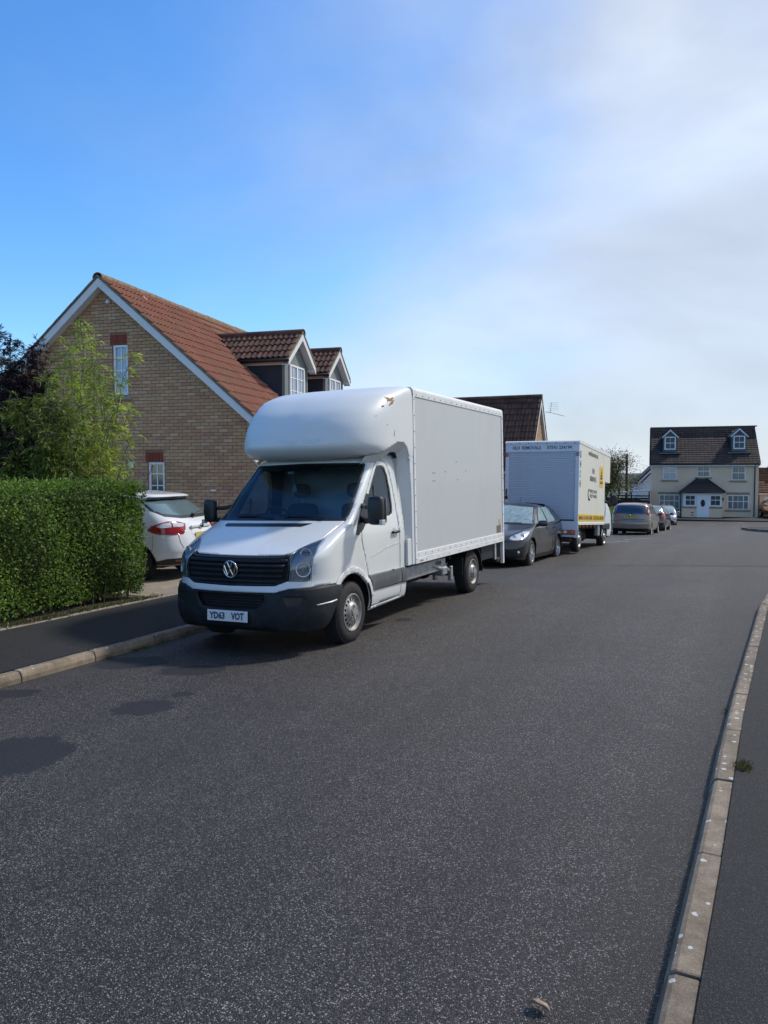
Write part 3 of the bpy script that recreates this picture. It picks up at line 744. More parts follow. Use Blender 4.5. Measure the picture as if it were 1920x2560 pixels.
def mir(L): return [(-a, b) for a, b in L][::-1]
def sym(L): return L + [(-a, b) for a, b in L[::-1] if abs(a) > 1e-6]
def build_van():
    r = math.atan(.022)
    O = Vector((-4.08, 7.64, -.155)); X = Vector((math.cos(r), 0, math.sin(r)))
    van = empty('box_van', O + X * (-.955), (0, -r, 0), label='white box van with curved overcab fairing and dark front bumper, parked facing us', cat='van', group='vehicles parked along the left kerb')
    C = CABS; P = C.P
    uy = C.uy
    def yz(L, st=.03):
        out = []
        for i, p in enumerate(L):
            out.append(p)
            if i + 1 < len(L):
                q = L[i + 1]; n = int(math.hypot(q[0] - p[0], q[1] - p[1]) / st)
                out += [(p[0] + (q[0] - p[0]) * k / (n + 1), p[1] + (q[1] - p[1]) * k / (n + 1)) for k in range(1, n + 1)]
        return [(uy(y, z), z) for y, z in out]
    def toy(L): return [(float(C.P(u, z)[1]), z) for u, z in L]
    PS = {1: C.side(1), -1: C.side(-1)}
    hood = sym([(0, 1.048), (.24, 1.05), (.56, 1.058), (.64, 1.08), (.68, 1.12), (.74, 1.16), (.84, 1.21), (.86, 1.30), (.885, 1.385), (0, 1.388)])
    grille = sym([(0, 1.045), (.56, 1.052), (.662, 1.075), (.695, .93), (.675, .80), (.64, .79), (.54, .752), (0, .742)])
    lamp = [(.665, 1.08), (.68, 1.12), (.74, 1.162), (.845, 1.212), (.86, 1.14), (.90, 1.07), (.93, .96), (.92, .79), (.68, .798), (.70, .93)]
    wind = sym([(0, 1.392), (.885, 1.392), (.88, 1.52), (.85, 1.74), (.795, 2.04), (.76, 2.052), (0, 2.065)])
    archc, archr = (-.02, .35), .445
    archyz = arc(*archc, archr, 0, 180, 20)
    win_y = [(.37, 1.40), (.46, 1.53), (.60, 1.71), (.75, 1.88), (.83, 1.965), (.89, 2.01), (1.00, 2.02), (1.085, 1.99), (1.125, 1.90), (1.15, 1.75), (1.155, 1.50), (1.135, 1.43), (1.07, 1.405)]
    win = yz(win_y + win_y[:1])[:-1]
    door_y = [(.445, .34), (.435, .50), (.42, .62), (.39, .75), (.34, .90), (.29, 1.04), (.265, 1.16), (.26, 1.34), (.335, 1.50), (.545, 1.73), (.745, 1.95), (.85, 2.05), (.93, 2.09), (1.05, 2.10), (1.14, 2.07), (1.19, 1.98), (1.235, 1.80), (1.265, 1.55), (1.285, 1.25), (1.293, .95), (1.293, .60), (1.28, .355)]
    door = yz(door_y + door_y[:1])[:-1]
    # lower edge of the cab, front to rear
    R_edge = [(0, .675), (.54, .68), (.69, .72), (.92, .725), (1.04, .738), (1.27, .73), (uy(-.26, .70), .705)]
    R_edge += yz(arc(*archc, archr, 128, 4, 16)) + yz([(.43, .30), (.9, .31), (1.455, .33), (1.455, .9), (1.455, 1.5), (1.455, 2.0), (1.455, 2.16)])
    R_edge += [(C.uy(1.455, 2.235), 2.235), (0, 2.25)]
    body_o = R_edge + mir(R_edge)[1:-1]
    e = lambda L, d=-.004: inset(L, d)
    holes = [e(hood), e(grille), e(lamp), e(mir(lamp)), e(wind), e(door), e(mir(door))]
    cen = (0, .8, 1.1)
    sheet('cab_body', P, body_o, holes, WHITE_PAINT, van, step=.045, zs=2.0, thick=.012, centre=cen)
    sheet('bonnet', P, hood, (), WHITE_PAINT, van, off=.004, step=.04, zs=3.0, thick=.012, centre=cen, gap=.004)
    liner_o = sym([(0, .30), (1.0, .30), (uy(-.50, .30), .30)] + yz(arc(*archc, archr + .0, 150, 4, 16)) + yz([(.5, .36), (1.45, .37), (1.45, 1.2), (1.45, 2.1)]) + [(C.uy(1.45, 2.2), 2.2), (0, 2.22)])
    sheet('inner_lining', P, liner_o, [inset(wind, .03), inset(win, .02), inset(mir(win), .02)], BLACK, van, off=-.035, step=.06, zs=2.0, centre=cen)
    # doors
    for s in (1, -1):
        f = (lambda L: L) if s > 0 else mir
        d = empty('door', parent=van); Ps = PS[s]
        wo = inset(win_y, -.006)
        sheet('door_panel', Ps, door_y, [wo], WHITE_PAINT, d, off=.001, step=.035, zs=1.0, thick=.012, centre=cen, gap=.0045)
        sheet('window_seal', Ps, wo, [inset(win_y, .020)], TRIM, d, off=.004, step=.03, centre=cen)
        sheet('window', Ps, win_y, (), SIDEGLASS, d, off=-.004, step=.05, centre=cen)
        sheet('window_bar', Ps, [(.705, 1.82), (.74, 1.86), (.715, 1.41), (.68, 1.41)], (), TRIM, d, off=.003, step=.03, centre=cen)
        for zc in (.93,):   # pressed swage line along the door
            sheet('door_swage', Ps, [(.50, zc + .0), (.9, zc + .075), (1.27, zc + .11), (1.27, zc + .125), (.9, zc + .092), (.50, zc + .012)], (), WHITE_PAINT, d, off=.007, step=.03, centre=cen)
        h = MB(); hx, hy, hz = .962 * s, 1.16, 1.185
        h.bbox(hx - .005 * s if s > 0 else hx - .04, hx + .04 if s > 0 else hx + .005, hy - .10, hy + .09, hz - .016, hz + .016, .01)
        h.build('door_handle', TRIM, d, True)
        sheet('handle_recess', Ps, arc(1.15, 1.185, .05, 0, 340, 16, .055), (), ALU, d, off=.0035, step=.03, centre=cen)
    # side cladding, lower trim and flares
    for s in (1, -1):
        f = (lambda L: L) if s > 0 else mir
        Ps = PS[s]
        sheet('side_cladding', Ps, [(.405, .725), (.9, .72), (1.285, .715), (1.285, .525), (.9, .53), (.445, .535), (.43, .64)], (), CLAD, van, off=.014, step=.05, thick=.010, centre=cen)
        sheet('side_cladding', Ps, [(1.30, .715), (1.455, .71), (1.455, .52), (1.30, .525)], (), CLAD, van, off=.014, step=.05, thick=.010, centre=cen)
        o_, i_ = arc(*archc, .52, 138, 14, 26), arc(*archc, .447, 14, 128, 26)
        sheet('wheel_arch_flare', Ps, o_ + i_, (), WHITE_PAINT, van, off=.016, step=.03, thick=.011, centre=cen)
        o_, i_ = arc(*archc, .468, 40, -3, 10), arc(*archc, .443, -3, 40, 10)
        sheet('arch_trim', Ps, o_ + i_, (), TRIM, van, off=.020, step=.03, thick=.012, centre=cen)
    # windscreen with black border, wipers
    sheet('windscreen', P, wind, (), GLASS, van, off=-.003, step=.06, zs=1.3, centre=cen)
    sheet('windscreen_seal', P, e(wind, -.003), [inset(wind, .022)], TRIM, van, off=.002, step=.05, centre=cen)
    sheet('sun_band', P, [(-.76, 2.055), (-.78, 1.99), (-.2, 1.985), (.18, 1.985), (.30, 2.03), (.76, 2.035), (.74, 2.055)], (), TRIM, van, off=-.008, step=.06, centre=cen)
    for x0, x1 in ((-.05, -.62), (.62, .06)):
        m = MB(); pts = []
        for t in np.linspace(0, 1, 8):
            u, z = x0 + (x1 - x0) * t, 1.405 + .035 * t + .02 * math.sin(t * 3)
            q = C.P(u, z); pts.append((q[0], q[1] - .018, q[2] + .008))
        m.tube(pts, .008, 6); m.build('wiper', TRIM, van)
    sheet('cowl_strip', P, sym([(0, 1.375), (.87, 1.372), (.885, 1.400), (0, 1.402)]), (), TRIM, van, off=.003, step=.05, centre=cen)
    vent = [(-.68, 1.352), (.52, 1.357), (.42, 1.322), (-.63, 1.318), (-.68, 1.33)]
    v_ = sheet('bonnet_vent', P, vent, (), TRIM, van, off=.007, step=.03, zs=3, centre=cen)
    # grille
    g = empty('grille', parent=van)
    sheet('grille_backing', P, inset(grille, .002), (), BLACK, g, off=-.05, step=.06, centre=cen)
    fr = sheet('grille_frame', P, inset(grille, .003), [inset(grille, .022)], PLAST, g, off=.002, step=.05, thick=.045, centre=cen)
    for k, z in enumerate((.79, .845, .90, .955, 1.01)):
        hw = .60 + .05 * (z - .78) / .25
        sl = [(-hw, z - .013), (hw, z - .013), (hw, z + .016), (-hw, z + .016)]
        sheet('grille_slat', P, sl, (), PLAST, g, off=-.002, step=.05, thick=.035, centre=cen)
    bd = empty('badge', (0, -.968, .915), (R(4), 0, 0), van)
    torus_mb((0, 0, 0), .088, .008, 40, 8).build('badge_ring', CHROME, bd, True)
    MB().lathe([(.004, .086), (.006, .001)], 32, 'y').build('badge_disc', TRIM, bd)
    def stroke(pts, w=.0085):
        m = MB()
        for a, b in zip(pts[:-1], pts[1:]): m.tube([(a[0], -.006, a[1]), (b[0], -.006, b[1])], w, 6)
        return m
    stroke([(-.032, .076), (0, .008), (.032, .076)]).build('badge_letter_v', CHROME, bd)
    stroke([(-.074, .040), (-.036, -.070), (0, .004), (.036, -.070), (.074, .040)]).build('badge_letter_w', CHROME, bd)
    # headlights
    for s in (1, -1):
        f = (lambda L: L) if s > 0 else mir
        h = empty('headlight', parent=van)
        sheet('lamp_housing', P, f(lamp), (), LAMP_BACK, h, off=-.028, step=.03, centre=cen)
        sheet('lamp_rim', P, f(inset(lamp, .002)), [inset(f(lamp), .012)], LAMP_BACK, h, off=0, step=.03, thick=.03, centre=cen)
        for (u, z, rr, nm) in ((.80, 1.075, .058, 'indicator_bowl'), (.835, .915, .078, 'main_beam_bowl')):
            q = C.P(s * u, z); q2 = C.P(s * u + .01, z) - C.P(s * u - .01, z)
            ang = math.atan2(q2[1], q2[0])
            nrm = Vector((math.sin(ang), -math.cos(ang), 0.12)).normalized()
            b = empty(nm, Vector(q) - nrm * .020, (0, 0, 0), h)
            b.rotation_euler = nrm.to_track_quat('X', 'Z').to_euler()
        # bowls as meshes of their own (sub-parts of the headlight)
        for b in list(h.children):
            if b.type == 'EMPTY':
                nm = b.name.split('.')[0]; rr = .058 if nm.startswith('ind') else .078
                mb = MB().lathe([(.022, rr), (.024, rr * .9), (.0, rr * .86), (-.02, rr * .6), (-.03, rr * .3), (-.03, .001)], 28)
                mb.lathe([(-.03, rr * .22), (.0, rr * .2), (.006, .001)], 16)
                for k in range(3): mb.box(-.002, .004, -rr * .8, rr * .8, -rr * .5 + k * rr * .5 - .001, -rr * .5 + k * rr * .5 + .001)
                o = mb.build(nm, REFLECTOR, h, True); o.location = b.location; o.rotation_euler = b.rotation_euler
                bpy.data.objects.remove(b)
        sheet('lamp_cover', P, f(lamp), (), LENS, h, off=.002, step=.04, centre=cen)
    # bumper
    bump_half = [(0, .668), (.52, .672), (.68, .712), (.92, .718), (1.04, .732), (1.27, .724), (uy(-.27, .69), .695), (uy(-.37, .57), .57), (uy(-.44, .47), .47), (uy(-.52, .34), .34), (1.08, .285), (.9, .27), (.6, .28), (0, .30)]
    intake = sym([(0, .655), (.43, .658), (.44, .61), (.36, .515), (.28, .505), (0, .50)])
    bp = empty('front_bumper', parent=van)
    fog = [(.63, .635), (.86, .63), (.84, .555), (.69, .53)]
    sheet('bumper_shell', P, sym(bump_half), [intake, fog, mir(fog)], PLAST, bp, off=.022, step=.045, thick=.03, centre=cen)
    sheet('intake_backing', P, inset(intake, -.01), (), BLACK, bp, off=-.045, step=.06, centre=cen)
    for z in (.53, .56, .59, .62): sheet('intake_bar', P, [(-.40, z), (.40, z), (.40, z + .009), (-.40, z + .009)], (), TRIM, bp, off=-.012, step=.05, thick=.02, centre=cen)
    for L in (fog, mir(fog)): sheet('fog_recess', P, inset(L, -.006), (), TRIM, bp, off=.004, step=.05, centre=cen)
    for s in (1, -1): sheet('bumper_strip', P, [(s * .99, .535), (s * 1.30, .553), (s * 1.30, .565), (s * .99, .547)], (), ALU_W, bp, off=.026, step=.04, thick=.004, centre=cen)
    sheet('lower_valance', P, sym([(0, .31), (.9, .28), (1.02, .27), (1.0, .215), (0, .215)]), (), BLACK, bp, off=-.03, step=.08, centre=cen)
    # number plate
    npl = empty('number_plate', (0, -1.045, .425), (R(-3), 0, 0), van)
    MB().bbox(-.262, .262, -.006, .006, -.058, .058, .003).build('plate_board', PLATE_W, npl)
    flat_text('plate_lettering', 'YD63', (-.232, -.0075, -.038), (1, 0, 0), (0, 0, 1), .205, .079, PRINTB, npl, .0015, .045)
    flat_text('plate_lettering', 'VOT', (.055, -.0075, -.038), (1, 0, 0), (0, 0, 1), .165, .079, PRINTB, npl, .0015, .045)
    # mirrors
    for s in (1, -1):
        m = empty('door_mirror', parent=van)
        hb = MB(); hb.bbox(-.10, .10, -.07, .07, -.17, .17, .035)
        o = hb.build('mirror_housing', TRIM, m, True); o.location = (s * 1.175, .20, 1.495); o.rotation_euler = (0, 0, s * R(10))
        sb = o.modifiers.new('s', 'SUBSURF'); sb.levels = 2; sb.render_levels = 2
        a = MB(); a.tube([(s * .93, .30, 1.40), (s * 1.02, .27, 1.37), (s * 1.11, .22, 1.38)], [.045, .035, .03], 8); a.tube([(s * .92, .36, 1.55), (s * 1.02, .27, 1.53), (s * 1.11, .22, 1.52)], [.028, .024, .02], 8)
        a.build('mirror_arm', TRIM, m, True)
        g_ = MB(); g_.bbox(-.085, .085, -.003, .003, -.145, .145, .002)
        o = g_.build('mirror_glass', CHROME, m); o.location = (s * 1.185, .275, 1.495); o.rotation_euler = (0, 0, s * R(10))
        i_ = MB(); i_.bbox(-.02, .02, -.06, .03, -.03, .03, .006); o = i_.build('side_indicator', CLEAR_LENS, m); o.location = (s * 1.262, .20, 1.36)
        f = (lambda L: L) if s > 0 else mir
        if s < 0:
            for ch_ in m.children:
                if not ch_.name.startswith('mirror_arm'): ch_.scale = (.9, .9, .88)
        sheet('mirror_base', PS[s], [(.12, 1.22), (.20, 1.37), (.34, 1.52), (.50, 1.69), (.56, 1.67), (.46, 1.52), (.39, 1.40), (.38, 1.33), (.30, 1.27), (.18, 1.21)], (), TRIM, van, off=.008, step=.04, centre=cen)
    # interior
    MB().bbox(-.80, .80, .12, .62, .95, 1.36, .05).build('dashboard', CABTRIM, van, bevel=.02)
    MB().bbox(-.62, -.25, .36, .60, 1.33, 1.43, .04).build('instrument_hood', TRIM, van)
    torus_mb((-.43, .66, 1.36), .20, .015, 32, 8, tilt=R(35)).build('steering_wheel', TRIM, van, True)
    m = MB()
    for a in (90, 210, 330):
        q = Matrix.Rotation(R(35), 3, 'X') @ Vector((.19 * math.cos(R(a)), 0, .19 * math.sin(R(a))))
        m.tube([(-.43, .66, 1.36), Vector((-.43, .66, 1.36)) + q], .014, 6)
    m.lathe([(.02, .05), (-.02, .055), (-.03, .001)], 16, 'y', (-.43, .66, 1.36)); m.build('steering_spokes', TRIM, van)
    for cx, w in ((-.40, .48), (.42, .46)):
        st = empty('seat', parent=van)
        for nm, bx in (('seat_back', (cx - w / 2, cx + w / 2, 1.10, 1.24, .95, 1.56)), ('headrest', (cx - .14, cx + .14, 1.11, 1.21, 1.62, 1.82)), ('seat_base', (cx - w / 2, cx + w / 2, .70, 1.18, .82, .97))):
            o = MB().bbox(*bx, .045).build(nm, SEAT, st, True); q = o.modifiers.new('s', 'SUBSURF'); q.levels = 1; q.render_levels = 2
        p_ = MB()
        for d in (-.05, .05): p_.tube([(cx + d, 1.16, 1.54), (cx + d, 1.16, 1.65)], .006, 6)
        p_.build('headrest_post', CHROME, st)
    MB().bbox(-.9, .9, 1.40, 1.42, .85, 2.12, .005).build('bulkhead', BULK, van)
    # air freshener hanging behind the windscreen
    af = MB(); af.tube([(-.20, .62, 1.90), (-.20, .66, 1.80)], .0025, 4)
    af.prism([(-.235, 1.735), (-.215, 1.79), (-.20, 1.825), (-.185, 1.79), (-.165, 1.735), (-.185, 1.70), (-.20, 1.72), (-.215, 1.70)], .655, .665, 'y')
    af.build('hanging_freshener', CURTAIN, van)
    MB().bbox(-.26, -.18, .60, .64, 1.94, 1.97, .005).build('mirror_mount', CURTAIN, van)
    for (x0, y0, x1, y1) in ((.0, .30, .30, .55), (-.42, .22, -.1, .52)):
        MB().add([(x0, y0, 1.372), (x1, y1, 1.378), (x1 + .09, y1 - .02, 1.372), (x0 + .12, y0 - .03, 1.366)], [(0, 1, 2, 3)]).build('paper_on_dashboard', BULK, van)

    # overcab fairing
    L = LUTS; Q = L.P
    def lyz(a):
        out = []
        for i, p in enumerate(a):
            out.append(p)
            if i + 1 < len(a):
                q = a[i + 1]; n = int(math.hypot(q[0] - p[0], q[1] - p[1]) / .03)
                out += [(p[0] + (q[0] - p[0]) * k / (n + 1), p[1] + (q[1] - p[1]) * k / (n + 1)) for k in range(1, n + 1)]
        return [(L.uy(y, z), z) for y, z in out]
    half = [(0, 2.10), (.30, 2.10), (.63, 2.12), (.82, 2.135)] + lyz([(.80, 2.17), (1.0, 2.25), (1.2, 2.315), (1.36, 2.32), (1.47, 2.27), (1.545, 2.14), (1.575, 1.95), (1.59, 1.7), (1.60, 1.4), (1.60, 1.075)])
    half2 = half + lyz([(1.60, .72), (1.70, .72), (1.70, 1.5), (1.70, 2.2), (1.70, 2.9), (1.70, 3.03)]) + [(L.uy(1.70, 3.062), 3.062), (0, 3.066)]
    ft = empty('overcab_fairing', parent=van)
    def QD(u, z):
        p = Q(u, z); u = np.asarray(u, float); z = np.asarray(z, float)
        d = .022 * np.exp(-(np.abs((u + .42) / .40) ** 6 + np.abs((z - 2.68) / .22) ** 6)) - .016 * np.exp(-(((u - .30) - (z - 2.6) * 1.1) / .15) ** 2) * np.exp(-np.abs((z - 2.62) / .28) ** 4)
        p = p.copy(); p[..., 1] += d
        return p
    sheet('fairing_shell', QD, half2 + mir(half2)[1:-1], (), FAIRING, ft, step=.04, zs=1.6, thick=.003, centre=(0, 2.2, 2.4))
    # underside of the nose and inner return of the cut-away
    und = MB(); pts = [tuple(Q(u, 2.125)) for u in np.linspace(-.80, .80, 31)]
    pts = [(p[0] * .985, p[1] + .012, 2.125) for p in pts]
    und.add(pts + [(.86, 1.0, 2.24), (.86, 1.60, 2.27), (-.86, 1.60, 2.27), (-.86, 1.0, 2.24)], [tuple(range(35))]); und.build('fairing_underside', FAIRING, ft)
    LS = {1: L.side(1), -1: L.side(-1)}
    ed = [(.66, 2.135), (.80, 2.17), (1.0, 2.25), (1.2, 2.315), (1.36, 2.32), (1.47, 2.27), (1.545, 2.14), (1.575, 1.95), (1.59, 1.7), (1.60, 1.4), (1.60, 1.075)]
    for s in (1, -1):
        E2 = densify(ed, .04); E2 = E2[:E2.index(ed[-1]) + 1] if ed[-1] in E2 else E2
        v = []; f_ = []
        for i, (y, z) in enumerate(E2):
            o3 = LS[s](np.array([y]), np.array([z]))[0]
            a_, b_ = E2[max(i - 1, 0)], E2[min(i + 1, len(E2) - 1)]
            tx, tz = b_[0] - a_[0], b_[1] - a_[1]; ln = math.hypot(tx, tz); ny, nz = tz / ln, -tx / ln   # towards the opening (down / forward)
            for (k, dx) in ((0, .002), (.03, .03), (.075, .065), (.12, .115)): v.append((s * (abs(o3[0]) - dx), y + ny * k, z + nz * k))
            if i: f_ += [(4 * i - 4 + j, 4 * i + j, 4 * i + j + 1, 4 * i - 3 + j) for j in range(3)]
        MB().add(v, f_).build('cut_away_return', FAIRING, ft, True)
        MB().bbox(min(s * .91, s * .995), max(s * .91, s * .995), 1.47, 1.70, .72, 1.07, .006).build('corner_cowl', FAIRING, ft)
    # raised wording moulded in the fairing
    vv, ff = [], []
    x = 0
    for w_, sz in (('T', .085), ('RUCK', .062), (' ', 0), ('C', .085), ('RAFT', .062)):
        if w_ == ' ': x += .055; continue
        v, f_ = text_pts(w_, sz, 1.25)
        x0 = min(p[0] for p in v); n = len(vv)
        vv += [(p[0] - x0 + x, p[1]) for p in v]; ff += [tuple(i + n for i in q) for q in f_]
        x += max(p[0] for p in v) - x0 + .014
    W = np.array(vv); W[:, 0] = W[:, 0] / W[:, 0].max() * .57 - .14; W[:, 1] = 2.285 + W[:, 1] + (W[:, 0] + .14) * .03
    q3 = QD(W[:, 0], W[:, 1]); q3[:, 1] -= .002
    o = link('moulded_wording', new_mesh('w', q3, ff), ft, FAIRING); so = o.modifiers.new('s', 'SOLIDIFY'); so.thickness = .006; so.offset = 0
    # scuffs where the gelcoat is chipped
    SC1 = M('chipped_gelcoat', (0.30, 0.13, 0.06), .8, var=.6, vs=30)
    for (u, z, a, b, sd_) in ((1.13, 2.845, .055, .032, 1), (1.20, 2.80, .03, .05, 2), (1.06, 2.86, .03, .012, 5), (1.09, 2.75, .024, .014, 3), (1.02, 2.87, .012, .008, 4), (1.52, 2.42, .008, .05, 6), (1.05, 2.62, .010, .008, 7), (1.30, 2.52, .01, .014, 8)):
        rr = random.Random(sd_); pl = [(u + a * math.cos(t) * rr.uniform(.5, 1.2), z + b * math.sin(t) * rr.uniform(.5, 1.2)) for t in np.linspace(0, 2 * math.pi, 13)[:-1]]
        sheet('gelcoat_chip', QD, pl, (), SC1, ft, off=.0025, step=.02, centre=(0, 2.2, 2.4))

    # load box
    bx = empty('load_box', parent=van)
    W2 = 1.0
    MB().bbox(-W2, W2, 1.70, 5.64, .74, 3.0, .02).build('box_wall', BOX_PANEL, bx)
    c = MB(); n = 8
    prof = [(-W2 - .01, 2.94), (-W2 - .012, 3.0)] + [(-W2 + .05 - .062 * math.cos(t), 3.01 + .055 * math.sin(t)) for t in np.linspace(0, math.pi / 2, 6)] + [(W2 - .05 + .062 * math.sin(t), 3.01 + .055 * math.cos(t)) for t in np.linspace(0, math.pi / 2, 6)] + [(W2 + .012, 3.0), (W2 + .01, 2.94)]
    c.prism(prof, 1.69, 5.66, 'y'); o = c.build('roof_cap', ALU_W, bx); autosmooth(o)
    for s in (1, -1):
        a, b = sorted((s * (W2 - .02), s * (W2 + .014)))
        MB().bbox(a, b, 1.70, 5.66, .72, .80, .004).build('bottom_rail', ALU_W, bx)
        a, b = sorted((s * (W2 - .02), s * (W2 + .009)))
        MB().bbox(a, b, 1.70, 5.66, .803, .875, .004).build('bottom_rail', ALU_W, bx)
        a, b = sorted((s * (W2 - .02), s * (W2 + .012)))
        MB().bbox(a, b, 1.69, 1.745, .72, 2.99, .004).build('corner_post', ALU_W, bx)
        MB().bbox(a, b, 5.60, 5.67, .72, 3.0, .004).build('corner_post', ALU_W, bx)
    rv = MB().lathe([(0, .008), (.004, .007), (.005, .001)], 8, 'x').mesh('rivet')
    for y in np.linspace(1.80, 5.55, 17): link('rivet', rv, bx, TRIM, loc=(W2 + .009, y, .835))
    for y in np.linspace(1.95, 5.4, 9): link('rivet', rv, bx, TRIM, loc=(W2 + .014, y + .1, .755))
    for z in np.linspace(.78, 2.90, 11): link('rivet', rv, bx, TRIM, loc=(W2 + .012, 1.718, z)); link('rivet', rv, bx, TRIM, loc=(W2 + .012, 5.635, z))
    for y in np.linspace(1.8, 5.5, 18): link('rivet', rv, bx, TRIM, loc=(W2 + .012, y, 2.965))
    for y, z in ((2.36, 1.93), (2.43, 1.93), (2.36, 1.82), (2.43, 1.82), (2.85, 1.95), (3.35, 1.83), (3.72, 1.97), (3.3, 2.1)): link('rivet', rv, bx, GALV, loc=(W2 + .001, y, z))
    MB().bbox(W2 - .002, W2 + .0035, 5.26, 5.50, .89, 1.02, .001).build('marker_sticker', M('sticker_brown', (.15, .12, .09), .6, var=.5, vs=20), bx)
    MB().bbox(W2 - .002, W2 + .0030, 5.38, 5.50, 1.025, 1.13, .001).build('marker_sticker', M('sticker_yellow', (.45, .37, .22), .6, var=.3, vs=20), bx)
    MB().bbox(W2 + .004, W2 + .016, 1.80, 1.98, .735, .775, .001).build('maker_sticker', ALU_W, bx)
    flat_text('sticker_lettering', 'dsv', (W2 + .016, 1.83, .742), (0, 1, 0), (0, 0, 1), .12, .028, PRINT, bx, .001)

    # chassis, running gear, tail lift
    ch = empty('chassis', parent=van)
    for s in (1, -1):
        MB().bbox(min(s * .40, s * .48), max(s * .40, s * .48), .6, 5.55, .46, .62, .01).build('chassis_rail', BLACK, ch)
        MB().bbox(min(s * .82, s * .90), max(s * .82, s * .90), 1.47, 3.05, .50, .68, .01).build('side_guard_rail', GALV, ch)
    for y in (1.75, 2.5, 3.3, 4.9): MB().bbox(-.88, .88, y - .03, y + .03, .62, .735, .006).build('cross_member', BLACK, ch)
    MB().lathe([(2.0, .001), (2.02, .15), (2.75, .15), (2.77, .001)], 20, 'y', (.52, 0, .50)).build('fuel_tank', TRIM, ch, True)
    m = MB()
    m.tube([(.88, 2.55, .60), (.90, 2.75, .55), (.90, 3.05, .50)], .03, 8); m.tube([(.85, 2.65, .66), (.88, 2.95, .60), (.92, 3.12, .47)], .022, 8)
    m.bbox(.78, .93, 2.86, 3.06, .42, .55, .02); m.lathe([(-.05, .03), (.05, .03)], 10, 'x', (.90, 2.72, .63)); m.bbox(.6, .66, 3.25, 3.34, .30, .5, .01); m.bbox(.84, .90, 3.28, 3.36, .30, .52, .01)
    m.build('support_leg', GALV, ch)
    MB().tube([(-.75, 4.15, .33), (.75, 4.15, .33)], .07, 10).build('rear_axle', BLACK, ch)
    MB().bbox(-.16, .16, 4.0, 4.3, .2, .46, .05).build('differential', BLACK, ch)
    for s in (1, -1):
        m = MB(); prof = []
        a_ = [R(t) for t in np.linspace(8, 172, 18)]
        outer = [(4.15 + .43 * math.cos(t), .36 + .41 * math.sin(t)) for t in a_]; inner = [(4.15 + .415 * math.cos(t), .36 + .395 * math.sin(t)) for t in a_[::-1]]
        outer[0:0] = [(4.60, .30)]; inner += []; 
        m.prism(outer + inner, min(s * .66, s * .955), max(s * .66, s * .955), 'x'); o = m.build('mudguard', TRIM, ch)
        MB().bbox(min(s * .68, s * .93), max(s * .68, s * .93), 3.70, 3.72, .34, .60, .004).build('mud_flap', TRIM, ch)
    tl = empty('tail_lift', parent=van)
    MB().bbox(.72, .93, 4.62, 5.40, .46, .72, .01).build('lift_housing', PLAST, tl)
    MB().bbox(.93, .955, 5.30, 5.37, .42, .72, .004).build('lift_edge', ALU, tl)
    MB().bbox(-.95, .97, 5.70, 5.74, .33, 1.05, .006).build('lift_platform', GALV, tl)
    MB().bbox(-.95, .95, 5.40, 5.68, .36, .44, .02).build('rear_underrun_bar', BLACK, tl)
    MB().bbox(.93, .985, 5.67, 5.745, .32, 1.3, .004).build('lift_column', ALU_W, tl)
    MB().bbox(.90, .98, 5.62, 5.74, 1.55, 1.95, .01).build('rear_lamp', RED_LENS, tl)
    # wheels
    for s in (1, -1):
        wheel(van, (s * .955, 0, .348), .348, .22, s, 'steel', .215, seed=.4)
        wheel(van, (s * .945, 4.15, .34), .34, .22, s, 'steel', .205, seed=1.1)
        w_ = MB().lathe([(-.24, .44), (0, .44)], 24, 'x', (0, archc[0], .35), a0=R(-5), a1=R(185)).mesh('w')
        o = link('wheel_arch_liner', w_, van, BLACK, loc=(s * .93 if s > 0 else -.69, 0, 0))
    MB().bbox(-.72, .72, -.7, 1.4, .28, .50, .05).build('underbody', BLACK, van)
    return van
build_van()
# ------------------------------------------------------------------ houses
BRICK = piece_mat('buff_brick', [(0.0, (.47, .285, .16)), (.25, (.56, .36, .20)), (.45, (.51, .30, .185)), (.65, (.60, .42, .26)), (.85, (.43, .25, .16)), (1.0, (.55, .31, .19))], bs=55, bstr=.4, blotch=((.34, .255, .21), .45), bls=.9)
MORTAR = M('mortar', (.22, .155, .105), .95, var=.25, vs=20, bs=150, bstr=.3, bdist=.003)
REDBRICK = piece_mat('red_soldier_brick', [(0, (.20, .045, .028)), (.5, (.26, .062, .038)), (1, (.22, .05, .030))], bs=60)
LINTMORTAR = M('lintel_mortar', (.42, .25, .15), .9)
TILE_R = piece_mat('terracotta_tile', [(0, (.22, .088, .058)), (.4, (.29, .118, .076)), (.8, (.25, .10, .068)), (1.0, (.32, .145, .098))], bs=40, bstr=.6, blotch=((.17, .125, .07), .65), bls=1.1)
TILE_B = piece_mat('brown_tile', [(0, (.070, .036, .030)), (.5, (.10, .050, .040)), (1.0, (.13, .068, .050))], bs=40, bstr=.6, blotch=((.15, .13, .075), .45), bls=2.4)
TILE_D = piece_mat('dark_brown_tile', [(0, (.040, .030, .030)), (.5, (.052, .038, .037)), (1.0, (.068, .050, .046))], bs=40, bstr=.5, blotch=((.09, .085, .05), .4), bls=.8)
RIDGE_M = M('ridge_mortar_tile', (.20, .155, .095), .95, var=.4, vs=9, bs=50, bstr=.6)
RENDER = M('cream_render', (.76, .585, .41), .9, dirt=((.58, .44, .30), .35), ds=.8, bs=60, bstr=.25, bdist=.006)
STONE = M('sill_stone', (.30, .25, .17), .85, var=.25, vs=3, dirt=((.12, .1, .07), .4), ds=2)
CHEEK = M('navy_cheek_panel', (.022, .030, .042), .7, var=.15, vs=3)
GREYBOARD2 = M('grey_front_board', (.17, .20, .205), .7, var=.1, vs=3)
SOFFIT = M('soffit_white', (.66, .68, .70), .45, dirt=((.4, .4, .36), .3), ds=2)

